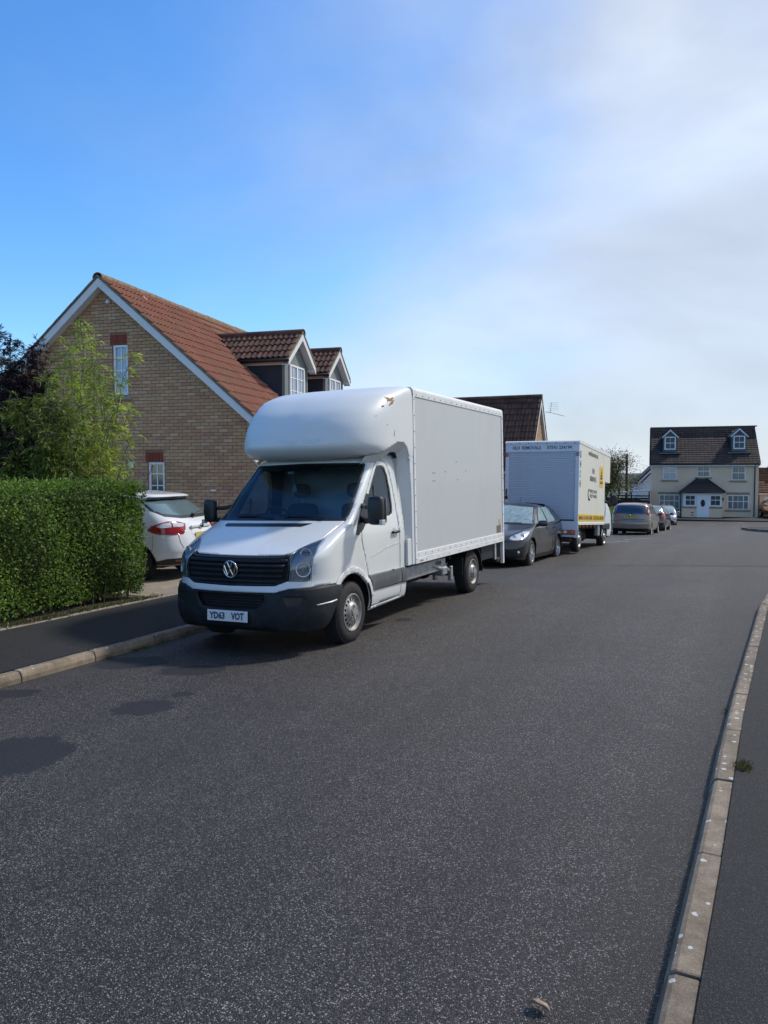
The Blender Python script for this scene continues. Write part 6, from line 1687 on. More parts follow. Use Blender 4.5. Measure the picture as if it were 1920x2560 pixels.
# --- dark grey hatchback parked nose towards us
def dark_hatch():
    wz = [(.17, .84), (.30, .89), (.50, .915), (.70, .92), (.90, .905), (.98, .885), (1.05, .855), (1.2, .77), (1.35, .69), (1.43, .62), (1.465, .50), (1.485, .30), (1.49, .05)]
    fr = [(.17, -.70, .50, 3), (.28, -.84, .55, 2.8), (.45, -.88, .62, 2.6), (.60, -.87, .62, 2.5), (.68, -.80, .60, 2.5), (.75, -.66, .55, 2.6), (.83, -.40, .42, 2.8), (.90, -.10, .32, 3), (.96, .20, .22, 3.5), (1.0, .36, .20, 3.6), (1.2, .72, .24, 3.4), (1.35, 1.02, .28, 3.2), (1.43, 1.28, .34, 3), (1.465, 1.55, .3, 2.8), (1.485, 1.80, .15, 2.5), (1.49, 1.92, .05, 2.5)]
    re = [(.17, 3.30, .40, 3), (.30, 3.42, .45, 3), (.55, 3.46, .45, 3), (.80, 3.44, .42, 3), (.95, 3.40, .36, 3), (1.1, 3.28, .30, 3), (1.3, 3.02, .30, 3), (1.42, 2.80, .3, 3), (1.465, 2.55, .3, 3), (1.485, 2.2, .15, 2.6), (1.49, 2.1, .05, 2.5)]
    z0 = -.375
    c = Car('hatchback_car', wz, fr, re, 2.0, GREYMET, (-5.50, 17.30, z0), (R(-2.0), 0, R(.3)), 'dark metallic grey hatchback parked between the two box vans')
    F, Rr = c.F, c.Rr
    c.body(((0, .32, .375), (2.64, .32, .375)), .19)
    c.under(-.6, 3.2, .72); c.wheels((0, 2.64), .905, .318, .205, 'alloy7', (.2, .5))
    # glasshouse
    ws = sym([(0, .985), (.60, .985), (F.ux(.83, .985) - .03, .985), (F.ux(.71, 1.2), 1.2), (F.ux(.61, 1.38), 1.38), (0, 1.425)])
    c.panel('windscreen', F, ws, TEAL_GLASS, .004, both=False)
    c.panel('windscreen_seal', F, inset(ws, -.012), TRIM, .005, both=False, holes=[inset(ws, .012)])
    c.sidep('front_side_window', [(.62, .985), (1.50, 1.0), (1.56, 1.36), (1.40, 1.385), (1.22, 1.33), (.85, 1.13)], TEAL_GLASS, .005)
    c.sidep('rear_side_window', [(1.62, 1.005), (2.38, 1.03), (2.42, 1.10), (2.32, 1.30), (2.15, 1.365), (1.66, 1.375)], TEAL_GLASS, .005)
    c.sidep('quarter_window', [(2.46, 1.04), (2.86, 1.08), (2.80, 1.15), (2.52, 1.29), (2.42, 1.31)], TINT, .005)
    c.sidep('window_trim', [(.56, .955), (2.9, 1.03), (2.92, 1.06), (2.4, 1.012), (1.5, .985), (.56, .972)], ALU, .008)
    c.sidep('door_shut_line', [(1.585, .32), (1.597, .32), (1.612, .98), (1.600, .98)], BLACK, .003)
    c.sidep('door_shut_line', [(.52, .40), (.532, .40), (.62, .93), (.608, .93)], BLACK, .003)
    c.sidep('door_shut_line', [(2.25, .55), (2.262, .55), (2.42, .98), (2.408, .98)], BLACK, .003)
    c.sidep('sill_trim', [(.42, .20), (2.24, .20), (2.24, .27), (.42, .27)], TRIM, .006)
    for y in (1.42, 2.22):
        for sd in (1, -1): MB().bbox(-.02, .02, -.08, .08, -.014, .014, .008).build('door_handle', GREYMET, c.o, loc=(sd * .925, y, .875))
    # nose
    lamp = [(F.ux(.55, .66), .655), (F.ux(.60, .74), .735), (F.ux(.72, .80), .79), (F.ux(.80, .84), .845), (F.ux(.88, .82) + .02, .83), (F.ux(.89, .74), .745), (F.ux(.86, .66), .665), (F.ux(.70, .64), .635)]
    for o in c.panel('headlight', F, lamp, CLEAR_LENS, .006, thick=.01, round_=1): 
        pass
    for sd in (1, -1):
        for (u, z, r_) in ((F.ux(.66, .71), .71, .05), (F.ux(.80, .74), .74, .055)):
            q = F.P(sd * u, z); MB().lathe([(.0, r_), (-.012, r_ * .7), (-.006, .001)], 16, 'y').build('lamp_bowl', CHROME, c.o, True, loc=(q[0], q[1] + .0, q[2]))
    c.panel('front_grille', F, sym([(0, .66), (.42, .66), (.38, .60), (0, .60)]), TRIM, .006, both=False)
    c.panel('grille_bar', F, sym([(0, .668), (.46, .668), (.46, .678), (0, .678)]), CHROME, .012, both=False, thick=.01)
    c.panel('lower_grille', F, sym([(0, .46), (.52, .46), (.46, .27), (0, .27)]), BLACK, .006, both=False)
    for z in (.31, .36, .41): c.panel('grille_slat', F, sym([(0, z), (.48, z), (.48, z + .014), (0, z + .014)]), TRIM, .014, both=False, thick=.01)
    c.panel('fog_lamp_recess', F, [(.66, .45), (.92, .44), (.98, .38), (.90, .30), (.66, .29)], TRIM, .006)
    for sd in (1, -1):
        q = F.P(sd * .80, .37); MB().lathe([(-.004, .045), (-.014, .04), (-.014, .001)], 16, 'y').build('fog_lamp', CHROME, c.o, True, loc=tuple(q))
    c.panel('bonnet_shut_line', F, [(F.ux(.50, .70), .70), (F.ux(.70, .84), .84), (F.ux(.80, .93), .93), (F.ux(.80, .93) + .012, .93), (F.ux(.70, .84) + .014, .838), (F.ux(.50, .70) + .014, .697)], BLACK, .003)
    MB().bbox(-.26, .26, -.006, .006, -.055, .055, .003).build('number_plate', PLATE_W, c.o, loc=(0, -.90, .53))
    c.panel('wiper', F, [(-.70, .995), (-.1, .985), (.55, .995), (.55, 1.005), (-.1, .998), (-.7, 1.01)], TRIM, .014, both=False, thick=.01)
    mirror_pair(c, 1.0, .62, 1.0, DGREY2, (.115, .055, .075))
    # head restraints seen through the teal glass
    MB().tube([(0, 2.15, 1.49), (0, 2.28, 1.62)], .005, 5).build('roof_aerial', TRIM, c.o)
    return c
dark_hatch()

# --- beige small MPV, rear towards us
def lamp_uz(S, L): return [(S.ux(a, z), z) for a, z in L]
def beige_mpv():
    wz = [(.20, .76), (.35, .82), (.55, .845), (.75, .85), (.90, .84), (1.0, .82), (1.2, .76), (1.35, .71), (1.43, .65), (1.48, .55), (1.505, .35), (1.52, .05)]
    re = [(.20, 3.22, .35, 3), (.35, 3.34, .40, 3), (.55, 3.38, .42, 2.8), (.72, 3.36, .40, 2.8), (.80, 3.31, .36, 3), (.95, 3.30, .34, 3), (1.05, 3.28, .32, 3), (1.25, 3.18, .30, 3), (1.40, 3.06, .28, 3), (1.46, 2.95, .28, 3), (1.505, 2.6, .2, 3), (1.52, 2.1, .05, 3)]
    fr = [(.20, -.65, .45, 3), (.5, -.72, .5, 3), (.75, -.6, .45, 3), (.9, -.2, .3, 3), (1.0, .1, .2, 3.5), (1.2, .5, .2, 3.5), (1.4, .95, .3, 3), (1.48, 1.3, .3, 3), (1.52, 1.8, .05, 3)]
    # rear plane y=35.6; the car points away from us: turn it round
    zg = -1.0
    c = Car('compact_mpv', wz, fr, re, 1.6, BEIGEM, (-5.02, 35.55 + 3.36, zg - .10), (R(1.6), 0, math.pi), 'beige metallic small people carrier seen from behind, beyond the removals van')
    Rr, F = c.Rr, c.F
    c.body(((0, .30, .34), (2.60, .30, .34)), .24); c.under(-.5, 3.0, .68); c.wheels((0, 2.60), .835, .305, .19, 'alloy5')
    gl = sym([(0, 1.02), (.50, 1.02), (Rr.ux(.64, 1.04), 1.03), (Rr.ux(.62, 1.38), 1.37), (0, 1.41)])
    c.panel('rear_window', Rr, gl, BLUETINT, .006, both=False)
    c.panel('tail_lamp', Rr, lamp_uz(Rr, [(.66, 1.00), (.77, .98), (.80, 1.08), (.75, 1.22), (.685, 1.40), (.64, 1.42), (.66, 1.2)]), RED_LENS, .010, thick=.01)
    c.panel('tail_lamp_lens', Rr, lamp_uz(Rr, [(.72, 1.08), (.77, 1.08), (.745, 1.20), (.71, 1.22)]), CLEAR_LENS, .014)
    c.panel('bumper_line', Rr, sym([(0, .70), (.62, .70), (1.05, .74), (1.05, .725), (.62, .685), (0, .685)]), TRIM, .004, both=False)
    c.panel('tailgate_line', Rr, sym([(0, .755), (.6, .76), (.6, .77), (0, .765)]), TRIM, .004, both=False)
    c.panel('bumper_lower', Rr, sym([(0, .25), (.75, .25), (1.0, .30), (.75, .38), (0, .36)]), TRIM, .006, both=False)
    c.sidep('rear_side_window', [(1.75, 1.0), (2.55, 1.03), (2.50, 1.30), (2.35, 1.38), (1.78, 1.39)], TINT, .005)
    c.sidep('front_side_window', [(.70, .98), (1.66, 1.0), (1.70, 1.39), (1.45, 1.37), (1.1, 1.25)], TINT, .005)
    c.sidep('quarter_window', [(2.62, 1.04), (2.98, 1.07), (2.90, 1.28), (2.58, 1.34)], TINT, .005)
    pl = empty('number_plate', (0, 3.345, .82), (R(0), 0, 0), c.o)
    MB().bbox(-.27, .27, -.008, .004, -.06, .06, .003).build('plate_board', PLATE_Y, pl); pl.location = (0, 3.335, .88)
    flat_text('plate_lettering', 'PK08 VHJ', (.23, .005, -.035), (-1, 0, 0), (0, 0, 1), .46, .07, PRINT, pl, .002)
    MB().bbox(-.24, .24, -.012, .02, -.02, .02, .006).build('tailgate_handle', BEIGEM, c.o, loc=(0, 3.33, .99))
    MB().tube([(.0, 3.31, 1.03), (-.10, 3.30, 1.07), (-.02, 3.31, 1.0)], .012, 5).build('rear_wiper', TRIM, c.o)
    MB().lathe([(.0, .04), (.012, .035), (.014, .001)], 16, 'y').build('badge', CHROME, c.o, loc=(0, 3.35, .96))
    mirror_pair(c, .97, .62, .98, DGREY2)
    MB().tube([(0, 2.75, 1.49), (0, 2.85, 1.62)], .006, 5).build('roof_aerial', TRIM, c.o)
    MB().bbox(-.5, .5, 1.5, 2.6, 1.497, 1.512, .005).build('roof_panel', BEIGEM, c.o)
    return c
beige_mpv()

def dark_small():
    wz = [(.20, .74), (.35, .80), (.55, .825), (.75, .83), (.90, .81), (1.0, .78), (1.2, .70), (1.33, .62), (1.40, .50), (1.43, .25), (1.44, .05)]
    re = [(.20, 3.00, .35, 3), (.35, 3.12, .45, 2.8), (.55, 3.18, .50, 2.6), (.72, 3.16, .50, 2.6), (.95, 3.06, .45, 2.8), (1.1, 2.92, .38, 3), (1.30, 2.66, .30, 3), (1.38, 2.45, .3, 3), (1.43, 2.1, .1, 3), (1.44, 1.9, .05, 3)]
    fr = [(.20, -.65, .45, 3), (.5, -.72, .5, 3), (.75, -.55, .45, 3), (.9, 0, .3, 3), (1.0, .3, .2, 3.5), (1.2, .65, .2, 3.5), (1.38, 1.1, .3, 3), (1.44, 1.5, .05, 3)]
    c = Car('hatchback_car', wz, fr, re, 1.7, DGREY2, (-5.07, 43.0 + 2.4, -1.385), (R(1.8), 0, math.pi), 'black hatchback with large round red tail lamp, just beyond the beige car')
    c.body(((0, .30, .34), (2.44, .30, .34)), .23); c.under(-.5, 2.8, .66); c.wheels((0, 2.44), .815, .30, .19, 'alloy5')
    Rr = c.Rr
    c.panel('rear_window', Rr, sym([(0, 1.02), (.45, 1.02), (Rr.ux(.60, 1.04), 1.03), (Rr.ux(.56, 1.28), 1.28), (0, 1.34)]), TEAL_GLASS, .006, both=False)
    c.panel('tail_lamp', Rr, lamp_uz(Rr, [(.60, .84), (.74, .80), (.80, .86), (.795, .96), (.75, 1.04), (.66, 1.06), (.61, .98)]), M('bright_red_lens', (.55, .015, .015), .2, coat=1.0), .010, thick=.01, round_=1)
    c.sidep('side_window', [(.85, .98), (2.3, 1.02), (2.25, 1.22), (2.0, 1.32), (1.4, 1.33), (1.1, 1.22)], TEAL_GLASS, .005)
    MB().bbox(-.25, .25, -.006, .006, -.055, .055, .003).build('number_plate', PLATE_Y, c.o, loc=(0, 3.19, .62))
    c.panel('bumper_strip', Rr, sym([(0, .55), (.9, .56), (.9, .585), (0, .575)]), CLEAR_LENS, .008, both=False)
    mirror_pair(c, .95, .70, .98, DGREY2)
dark_small()

def silver_small():
    wz = [(.20, .74), (.35, .80), (.55, .835), (.75, .84), (.90, .82), (1.0, .79), (1.2, .71), (1.33, .62), (1.40, .50), (1.43, .25), (1.44, .05)]
    fr = [(.20, -.68, .45, 3), (.35, -.76, .55, 2.6), (.55, -.80, .60, 2.5), (.72, -.70, .58, 2.5), (.82, -.45, .45, 2.8), (.90, -.10, .3, 3), (.97, .22, .2, 3.5), (1.2, .62, .24, 3.4), (1.34, .98, .3, 3), (1.40, 1.25, .3, 3), (1.44, 1.7, .05, 3)]
    re = [(.20, 3.0, .35, 3), (.5, 3.1, .45, 3), (.9, 3.0, .4, 3), (1.2, 2.7, .3, 3), (1.38, 2.3, .3, 3), (1.44, 2.0, .05, 3)]
    c = Car('hatchback_car', wz, fr, re, 1.8, SILVERM, (-5.72, 56.6, -1.845), (0, 0, R(6)), 'silver hatchback facing us, farthest of the parked cars')
    c.body(((0, .30, .34), (2.45, .30, .34)), .23); c.under(-.5, 2.8, .66); c.wheels((0, 2.45), .825, .30, .19, 'alloy5')
    F = c.F
    c.panel('windscreen', F, sym([(0, 1.0), (.55, 1.0), (F.ux(.74, 1.0) - .02, 1.0), (F.ux(.62, 1.2), 1.2), (F.ux(.54, 1.33), 1.33), (0, 1.37)]), TEAL_GLASS, .006, both=False)
    c.sidep('side_window', [(.75, 1.0), (2.3, 1.03), (2.1, 1.28), (1.5, 1.33), (1.2, 1.27)], TINT, .005)
    c.panel('headlight', F, lamp_uz(F, [(.50, .70), (.62, .80), (.76, .86), (.81, .84), (.80, .72), (.66, .66)]), CLEAR_LENS, .010, thick=.01, round_=1)
    c.panel('upper_grille', F, sym([(0, .74), (.40, .74), (.36, .66), (0, .65)]), BLACK, .008, both=False)
    c.panel('lower_grille', F, sym([(0, .50), (.45, .50), (.72, .42), (.72, .28), (0, .27)]), BLACK, .008, both=False)
    c.panel('chrome_swoosh', F, [(.44, .50), (.62, .40), (.98, .36), (.98, .40), (.66, .46), (.50, .56)], CHROME, .016, thick=.01)
    MB().bbox(-.25, .25, -.006, .006, -.055, .055, .003).build('number_plate', PLATE_W, c.o, loc=(0, -.84, .57))
    mirror_pair(c, .95, .62, 1.0, SILVERM)
silver_small()

def dark_right():
    wz = [(.20, .74), (.55, .835), (.75, .84), (.90, .82), (1.0, .79), (1.2, .71), (1.40, .50), (1.44, .05)]
    fr = [(.20, -.68, .45, 3), (.55, -.80, .60, 2.5), (.72, -.70, .58, 2.5), (.90, -.10, .3, 3), (.97, .22, .2, 3.5), (1.2, .62, .24, 3.4), (1.40, 1.25, .3, 3), (1.44, 1.7, .05, 3)]
    re = [(.20, 3.0, .35, 3), (.5, 3.1, .45, 3), (.9, 3.0, .4, 3), (1.2, 2.7, .3, 3), (1.38, 2.3, .3, 3), (1.44, 2.0, .05, 3)]
    c = Car('hatchback_car', wz, fr, re, 1.8, DGREY2, (1.75, 67.6, -1.66), (0, 0, R(14)), 'dark car cut off by the right edge, in front of the garage door', group='cars parked by the far house')
    c.body(((0, .30, .34), (2.45, .30, .34)), .23); c.under(-.5, 2.8, .66); c.wheels((0, 2.45), .825, .30, .19, 'alloy5')
    F = c.F
    c.panel('windscreen', F, sym([(0, 1.0), (.55, 1.0), (.62, 1.0), (F.ux(.62, 1.2), 1.2), (F.ux(.54, 1.33), 1.33), (0, 1.37)]), TEAL_GLASS, .006, both=False)
    c.sidep('side_window', [(.75, 1.0), (2.3, 1.03), (2.1, 1.28), (1.5, 1.33), (1.2, 1.27)], TINT, .005)
    c.panel('headlight', F, lamp_uz(F, [(.50, .70), (.62, .80), (.76, .86), (.81, .84), (.80, .72), (.66, .66)]), CLEAR_LENS, .010, thick=.01)
    mirror_pair(c, .95, .62, 1.0, DGREY2)
dark_right()

# --- white people carrier on the drive, tail towards the road
def white_mpv():
    wz = [(.22, .84), (.35, .88), (.55, .915), (.80, .925), (.98, .91), (1.1, .87), (1.3, .77), (1.45, .70), (1.53, .62), (1.57, .48), (1.595, .25), (1.60, .05)]
    re = [(.22, 3.36, .40, 2.8), (.35, 3.46, .48, 2.6), (.55, 3.50, .52, 2.5), (.75, 3.47, .50, 2.5), (.90, 3.42, .46, 2.6), (1.02, 3.36, .42, 2.8), (1.10, 3.28, .38, 3), (1.25, 3.08, .32, 3.2), (1.40, 2.88, .30, 3.2), (1.455, 2.80, .28, 3), (1.47, 2.92, .25, 3.2), (1.52, 2.90, .25, 3.2), (1.56, 2.6, .3, 3), (1.595, 2.2, .1, 3), (1.60, 2.1, .05, 3)]
    fr = [(.22, -.75, .45, 3), (.5, -.88, .55, 2.8), (.75, -.75, .5, 2.8), (.9, -.3, .35, 3), (1.02, .1, .25, 3.5), (1.25, .5, .25, 3.5), (1.45, 1.0, .3, 3), (1.55, 1.4, .3, 3), (1.60, 1.9, .05, 3)]
    # tail-lamp tip stands at about (-9.3, 10.0); the car points along the drive, away from the road
    U = Vector((math.cos(R(9.87)), math.sin(R(9.87)), 0)); Rv = Vector((-U.y, U.x, 0))
    ctr_rear = Vector((-9.29, 10.03, 0)) + U * .42 + Rv * 1.10
    org = ctr_rear - U * 3.48
    zg = -.13
    c = Car('people_carrier', wz, fr, re, 1.9, WHITEC, (org.x, org.y, zg), (0, 0, R(9.87 - 90)), 'white people carrier on the drive with its tail to the road, behind the hedge end', group='cars on driveways')
    # local +y is the tail: rotate so that local +y maps to U
    Rr, F = c.Rr, c.F
    c.body(((0, .33, .375), (2.65, .33, .385)), .30)
    c.under(-.5, 3.1, .74, .24, .6); c.wheels((0, 2.65), .915, .325, .215, 'alloy5', (.1, .4))
    gl = sym([(0, 1.115), (.40, 1.12), (Rr.ux(.72, 1.16), 1.16), (Rr.ux(.76, 1.26) + .04, 1.26), (Rr.ux(.70, 1.40) + .06, 1.42), (.40, 1.445), (0, 1.45)])
    c.panel('rear_window', Rr, gl, M('clear_rear_glass', (.10, .16, .18), .12, coat=1.0), .005, both=False)
    c.panel('rear_window_border', Rr, inset(gl, -.012), TRIM, .006, both=False, holes=[inset(gl, .035)])
    lampz = [(.52, 1.03), (.62, 1.065), (.80, 1.08)]
    tl = [(Rr.ux(.42, 1.02), 1.015), (Rr.ux(.60, 1.06), 1.062), (Rr.ux(.76, 1.07), 1.065), (Rr.uy(3.14, 1.04), 1.045), (Rr.uy(2.98, .99), .995), (Rr.uy(2.90, .93), .925), (Rr.uy(2.99, .88), .875), (Rr.uy(3.15, .84), .845), (Rr.ux(.72, .84), .84), (Rr.ux(.54, .845), .845), (Rr.ux(.48, .90), .90)]
    c.panel('tail_lamp', Rr, tl, RED_LENS, .010, thick=.01)
    l2 = [(Rr.ux(.50, .98), .965), (Rr.ux(.47, 1.02), 1.015), (Rr.ux(.70, 1.03), 1.045), (Rr.ux(.72, .97), .965)]
    c.panel('tail_lamp_lens', Rr, l2, CLEAR_LENS, .014)
    l3 = [(Rr.ux(.745, .97), .962), (Rr.ux(.73, 1.03), 1.045), (Rr.uy(3.16, 1.03), 1.03), (Rr.uy(3.06, .98), .978), (Rr.uy(3.12, .96), .958)]
    c.panel('tail_lamp_lens', Rr, l3, CLEAR_LENS, .014)
    c.panel('brake_lamp', Rr, sym([(0, 1.462), (.13, 1.462), (.13, 1.482), (0, 1.484)]), RED_LENS, .010, both=False)
    c.panel('tailgate_shut_line', Rr, [(Rr.ux(.66, .82), .82), (Rr.ux(.65, .70), .70), (Rr.ux(.60, .60), .60), (Rr.ux(.60, .60) - .010, .60), (Rr.ux(.65, .70) - .010, .70), (Rr.ux(.66, .82) - .010, .82)], TRIM, .002)
    c.panel('bumper_shut_line', Rr, [(Rr.uy(3.02, .83), .83), (Rr.uy(3.0, .60), .60), (Rr.uy(2.93, .44), .46), (Rr.uy(2.93, .44) + .008, .46), (Rr.uy(3.0, .60) + .008, .60), (Rr.uy(3.02, .83) + .008, .83)], GREYBOARD, .002)
    c.panel('bumper_lower', Rr, sym([(0, .31), (.7, .31), (Rr.uy(3.05, .31), .31), (Rr.uy(3.03, .36), .37), (.9, .42), (0, .44)]), TRIM, .007, both=False)
    c.panel('rear_reflector', Rr, [(.42, .37), (.75, .37), (.75, .40), (.42, .40)], RED_LENS, .012)
    c.panel('plate_recess', Rr, sym([(0, .73), (.30, .73), (.33, .93), (0, .935)]), WHITEC, .002, both=False)
    MB().bbox(-.34, .34, -.01, .035, -.025, .025, .012).build('tailgate_grip', WHITEC, c.o, loc=(0, 3.40, .955))
    MB().lathe([(.0, .055), (.012, .05), (.014, .001)], 20, 'y').build('badge', CHROME, c.o, loc=(0, 3.437, .96)).scale = (1.3, 1, .7)
    MB().bbox(-.26, .26, -.006, .006, -.055, .055, .003).build('number_plate', PLATE_Y, c.o, loc=(0, 3.462, .80))
    v, f = text_pts('C-MAX', .09, 1.2)
    x0 = F.P(0, .5)[0]; q = Rr.P(-np.array([-(p[0]) + .56 for p in v]), np.array([.66 + p[1] for p in v]))
    q[:, 1] += .006; link('model_lettering', new_mesh('t', q, f), c.o, CHROME)
    m = MB(); m.bbox(-.05, .05, -.03, .03, -.04, .04, .02); m.tube([(0, .0, .02), (-.20, -.02, .06), (-.45, -.01, .08)], .012, 5)
    m.build('rear_wiper', TRIM, c.o, loc=(.02, 3.28, 1.15))
    c.sidep('quarter_window', [(2.35, 1.12), (2.78, 1.16), (2.70, 1.30), (2.50, 1.37), (2.30, 1.39)], TINT, .005)
    c.sidep('rear_side_window', [(1.35, 1.08), (2.26, 1.11), (2.22, 1.40), (1.4, 1.44)], TINT, .005)
    c.sidep('front_side_window', [(.5, 1.06), (1.28, 1.08), (1.32, 1.44), (1.1, 1.4), (.8, 1.25)], TINT, .005)
    MB().tube([(-.50, 2.35, 1.565), (-.50, 1.7, 1.60), ], .012, 6).build('roof_rail', TRIM, c.o)
    MB().tube([(.0, 2.2, 1.59), (-.0, 2.45, 2.05)], .006, 5).build('roof_aerial', TRIM, c.o)
    mirror_pair(c, 1.02, .6, 1.05, WHITEC)
white_mpv()

# --- removals van, shutter towards us
def removals_van():
    V = empty('removals_van', (-5.20, 20.35, -.33), (-.055, 0, 0), label='cream and white removals van with roller shutter rear and yellow stripe', cat='van', group='vehicles parked along the left kerb')
    CREAM = M('cream_panel', (.66, .655, .58), .5, dirt=((.48, .46, .37), .3), ds=1.2, vec=(1, 1, .3))
    FR = M('rear_frame_white', (.66, .70, .76), .4, dirt=((.45, .45, .45), .3), ds=3)
    SHUT = M('shutter_grey', (.50, .54, .60), .45, metal=.15, dirt=((.36, .37, .38), .35), ds=1.5)
    YEL = M('yellow_vinyl', (.72, .46, .02), .45)
    bx = empty('load_box', parent=V)
    MB().bbox(-.97, 1.0, .06, 3.90, .76, 2.93, .01).build('box_wall', CREAM, bx)
    MB().bbox(-.97, 1.0, 3.88, 4.80, 2.07, 2.93, .01).build('overcab_box', CREAM, bx)
    for s in (1, -1):
        a, b = sorted((s * 1.0, s * .90))
        MB().bbox(a, b, -.0, .07, .42, 2.70, .006).build('rear_frame_post', FR, bx)
    MB().bbox(-1.0, 1.0, -.002, .07, 2.70, 2.92, .006).build('rear_header', FR, bx)
    MB().bbox(-.90, .90, .002, .07, .66, .86, .006).build('rear_sill_panel', FR, bx)
    MB().bbox(-1.0, 1.0, .004, .10, .44, .66, .006).build('rear_crossbar', FR, bx)
    MB().prism([(-.02, 2.92), (-.02, 2.97), (.03, 3.00), (4.78, 3.00), (4.82, 2.96), (4.82, 2.90)], -1.01, 1.01, 'x').build('roof_cap', ALU_W, bx)
    for x in np.linspace(-.85, .88, 8): link('rivet', MB().lathe([(0, .012), (-.01, .011), (-.011, .001)], 8, 'y').mesh('rivet'), bx, TRIM, loc=(x, -.022, 2.935))
    sm = MB().prism([(.0, .0), (-.006, .008), (-.006, .038), (.0, .046)], -.895, .895, 'x').mesh('shutter_slat'); sm.materials.append(SHUT)
    MB().box(-.90, .90, .035, .04, .86, 2.70).build('shutter_backing', M('shutter_joint', (.12, .13, .15), .7), bx)
    for k in range(38): link('shutter_slat', sm, bx, loc=(0, .034, .90 + k * .0475))
    MB().bbox(-.88, .88, .015, .034, .855, .895, .004).build('shutter_bottom_rail', TRIM, bx)
    for s in (1, -1): MB().bbox(min(s * .91, s * 1.0), max(s * .91, s * 1.0), -.012, .03, 2.58, 2.69, .006).build('marker_lamp', RED_LENS, bx)
    for s, nm in ((1, 0), (-1, 1)):
        MB().bbox(min(s * .56, s * .94), max(s * .56, s * .94), -.03, .01, .50, .63, .012).build('tail_lamp', RED_LENS, bx)
        MB().bbox(min(s * .82, s * .93), max(s * .82, s * .93), -.034, .0, .51, .62, .012).build('indicator_lens', AMBER, bx)
        MB().lathe([(-.032, .045), (-.036, .04), (-.036, .001)], 12, 'y', (s * .68, 0, .565)).build('reversing_lens', CLEAR_LENS, bx)
    flat_text('lettering', 'HLH  REMOVALS', (-.80, -.003, 2.765), (1, 0, 0), (0, 0, 1), .77, .10, PRINTB, bx, .003)
    flat_text('lettering', '07593 234194', (.14, -.003, 2.768), (1, 0, 0), (0, 0, 1), .66, .095, PRINTB, bx, .003)
    m = MB(); m.tube([(-.95, -.02, 1.70), (-.95, -.04, 1.50)], .02, 6); m.bbox(-.99, -.91, -.05, -.01, 1.42, 1.50, .01); m.build('grab_handle', TRIM, bx)
    GREYPRINT = M('faded_print', (.09, .09, .10), .6)
    X = 1.001; P_ = lambda s, y, z, w, h, mt=GREYPRINT: flat_text('lettering', s, (X, y, z), (0, 1, 0), (0, 0, 1), w, h, mt, bx, .003)
    P_('www.hlhremovals.co.uk', 1.22, 2.69, 1.45, .15); P_('HLH', 1.82, 2.22, .34, .15); P_('REMOVALS', 1.52, 1.99, .92, .15)
    P_('07593 234194', 1.52, 1.66, 1.05, .10); P_('01237 476420', 1.52, 1.53, 1.05, .10)
    m = MB(); pts = [(X + .003, 1.36, 1.74), (X + .003, 1.28, 1.70), (X + .003, 1.26, 1.60), (X + .003, 1.34, 1.50), (X + .003, 1.44, 1.47)]; m.tube(pts, [.03, .012, .012, .014, .035], 6); m.build('telephone_mark', PRINT, bx)
    MB().box(X - .001, X + .0028, 2.95, 3.56, 1.88, 2.50).build('yellow_panel', YEL, bx)
    MB().box(X - .001, X + .0028, .02, 3.88, .86, 1.05).build('yellow_stripe', YEL, bx)
    flat_text('lettering', 'MAN & VAN HIRE', (X, .14, .90), (0, 1, 0), (0, 0, 1), 1.85, .11, PRINT, bx, .005)
    flat_text('lettering', 'DISTANCE MOVES', (X, 2.15, .90), (0, 1, 0), (0, 0, 1), 1.6, .11, PRINT, bx, .005)
    flat_text('lettering', 'ASSURED', (X, 3.02, 1.98), (0, 1, 0), (0, 0, 1), .46, .08, PRINT, bx, .005)
    m = MB()
    for i, (w_, z) in enumerate(((.34, 2.12), (.26, 2.20), (.14, 2.28))): m.box(X + .002, X + .006, 3.25 - w_ / 2, 3.25 + w_ / 2, z, z + .06)
    m.box(X + .002, X + .006, 3.21, 3.26, 2.34, 2.42); m.build('panel_emblem', PRINT, bx, kind=None)
    BL = M('blue_icon', (.04, .14, .50), .4); TW = M('light_blue_icon', (.10, .35, .62), .4)
    for z, mt in ((2.64, BL), (2.12, TW)): MB().box(X, X + .003, .10, .26, z - .09, z + .09).build('social_icon', mt, bx)
    flat_text('lettering', 'f', (X, .15, 2.58), (0, 1, 0), (0, 0, 1), .06, .12, PLATE_W, bx, .006)
    m = MB(); m.add([(X + .006, .12, 2.08), (X + .006, .20, 2.06), (X + .006, .24, 2.14), (X + .006, .20, 2.18), (X + .006, .16, 2.13), (X + .006, .12, 2.16)], [tuple(range(6))]); m.build('bird_mark', PLATE_W, bx)
    for z in (2.38, 1.86):
        v = [(X + .003, .18 + r_ * math.cos(t) * .9, z + r_ * math.sin(t)) for r_ in (.095, .075) for t in np.linspace(0, 2 * math.pi, 21)[:-1]]
        MB().add(v, [(i, (i + 1) % 20, 20 + (i + 1) % 20, 20 + i) for i in range(20)]).build('ring_icon', PRINT, bx)
        MB().box(X, X + .003, .15, .21, z - .03, z + .03).build('ring_icon_centre', PRINT, bx)
    # lower rails, lamps along the side, chassis
    MB().bbox(.94, 1.012, .02, 3.90, .76, .83, .005).build('bottom_rail', ALU_W, V)
    for y in (.35, .85, 1.3, 1.9, 2.4): MB().bbox(.95, 1.0, y - .03, y + .03, .69, .75, .008).build('side_marker_lamp', AMBER, V)
    ch = empty('chassis', parent=V)
    for s in (1, -1): MB().bbox(s * .42 - .04, s * .42 + .04, .2, 3.9, .50, .70, .01).build('chassis_rail', BLACK, ch)
    MB().bbox(-.8, .8, .1, 4.6, .64, .76, .02).build('subframe', BLACK, ch)
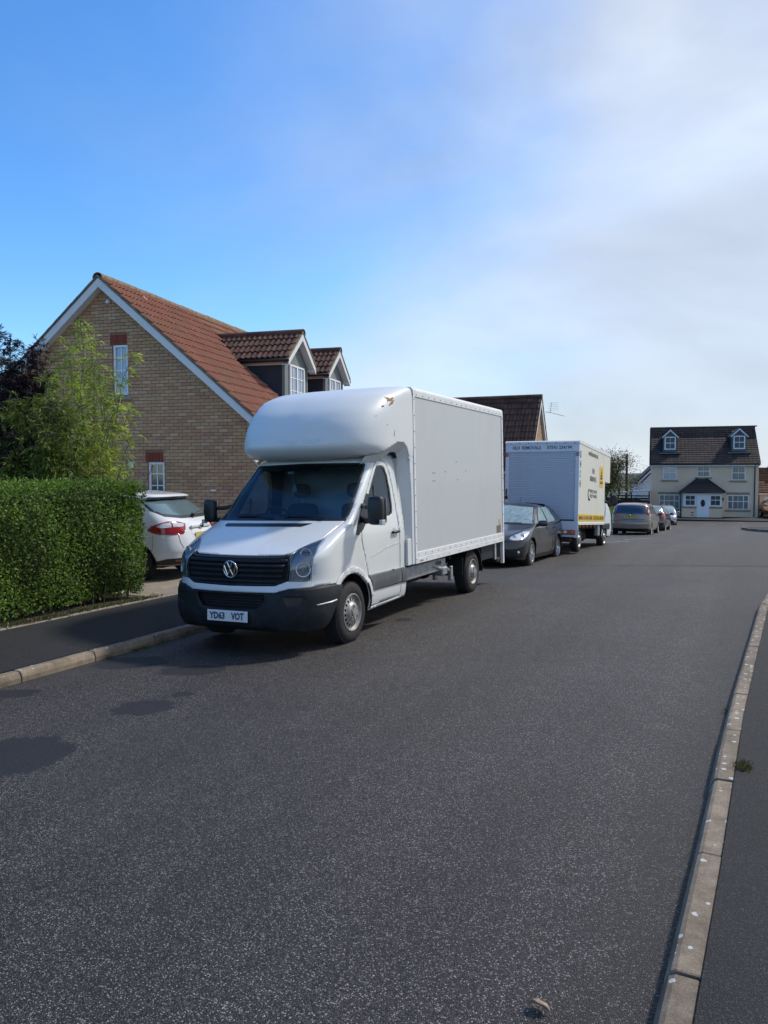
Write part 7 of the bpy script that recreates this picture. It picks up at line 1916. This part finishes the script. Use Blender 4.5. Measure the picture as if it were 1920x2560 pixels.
    MB().bbox(-.85, .80, .12, .20, .30, .44, .02).build('underrun_bar', TRIM, ch)
    MB().bbox(.16, .52, -.015, .02, .30, .42, .004).build('number_plate', PLATE_Y, V, loc=(-.35, 0, .02))
    MB().bbox(.35, .6, 1.9, 3.2, .25, .6, .08).build('fuel_tank', BLACK, ch)
    MB().bbox(.85, .97, 3.10, 3.40, .42, .76, .02).build('mudguard_panel', GALV, ch)
    for s in (1, -1):
        wheel(V, (s * .90, .72, .36), .34, .20, s, 'steel', .21); wheel(V, (s * .93, 4.40, .36), .34, .20, s, 'steel', .21)
    MB().tube([(-.8, .72, .35), (.8, .72, .35)], .06, 8).build('rear_axle', BLACK, ch)
    # cab, nose pointing away
    cab = Shell([(.30,-1.0,.90,.5,3),(.5,-1.05,.94,.5,3),(.9,-.98,.95,.5,3),(1.1,-.8,.95,.4,3.2),(1.3,-.4,.94,.3,3.6),(1.45,-.1,.92,.25,4),(1.8,.22,.88,.25,4),(2.05,.45,.84,.28,4),(2.2,.8,.78,.3,3)], 1.0)
    ce = empty('cab', (0, 4.85, 0), (0, 0, math.pi), V)
    A = arc(.45, .36, .42, 176, 4, 14)
    half = [(0, .34), (.9, .34)] + [(cab.uy(y, z), z) for y, z in A] + [(cab.uy(.96, q), q) for q in np.linspace(.4, 2.18, 10)] + [(0, 2.195)]
    sheet('cab_body', cab.P, half + mir(half)[1:-1], (), FR, ce, step=.07, zs=1.5, thick=.01, centre=(0, .5, 1))
    for s in (1, -1):
        f = (lambda L: L) if s > 0 else mir
        sheet('side_window', cab.P, f([(cab.uy(y, z), z) for y, z in [(.15, 1.45), (.85, 1.42), (.88, 2.0), (.62, 2.02)]]), (), TINT, ce, off=.006, centre=(0, .5, 1))
        sheet('sill_cladding', cab.P, f([(cab.uy(y, z), z) for y, z in [(-.3, .62), (.95, .62), (.95, .78), (-.3, .8)]]), (), PLAST, ce, off=.02, centre=(0, .5, 1), thick=.02)
        o = MB().bbox(-.12, .12, -.06, .06, -.17, .17, .04).build('door_mirror', TRIM, ce, True, loc=(s * 1.16, .28, 1.52)); q = o.modifiers.new('s', 'SUBSURF'); q.levels = 1; q.render_levels = 2
        MB().tube([(s * .93, .35, 1.45), (s * 1.06, .28, 1.48)], .03, 6).build('mirror_arm', TRIM, ce)
    sheet('windscreen', cab.P, sym([(0, 1.46), (.84, 1.46), (.78, 2.0), (0, 2.05)]), (), TINT, ce, off=.006, centre=(0, .5, 1))
    MB().bbox(-.85, .85, -.6, .9, .3, .6, .05).build('underbody', BLACK, ce)
removals_van()
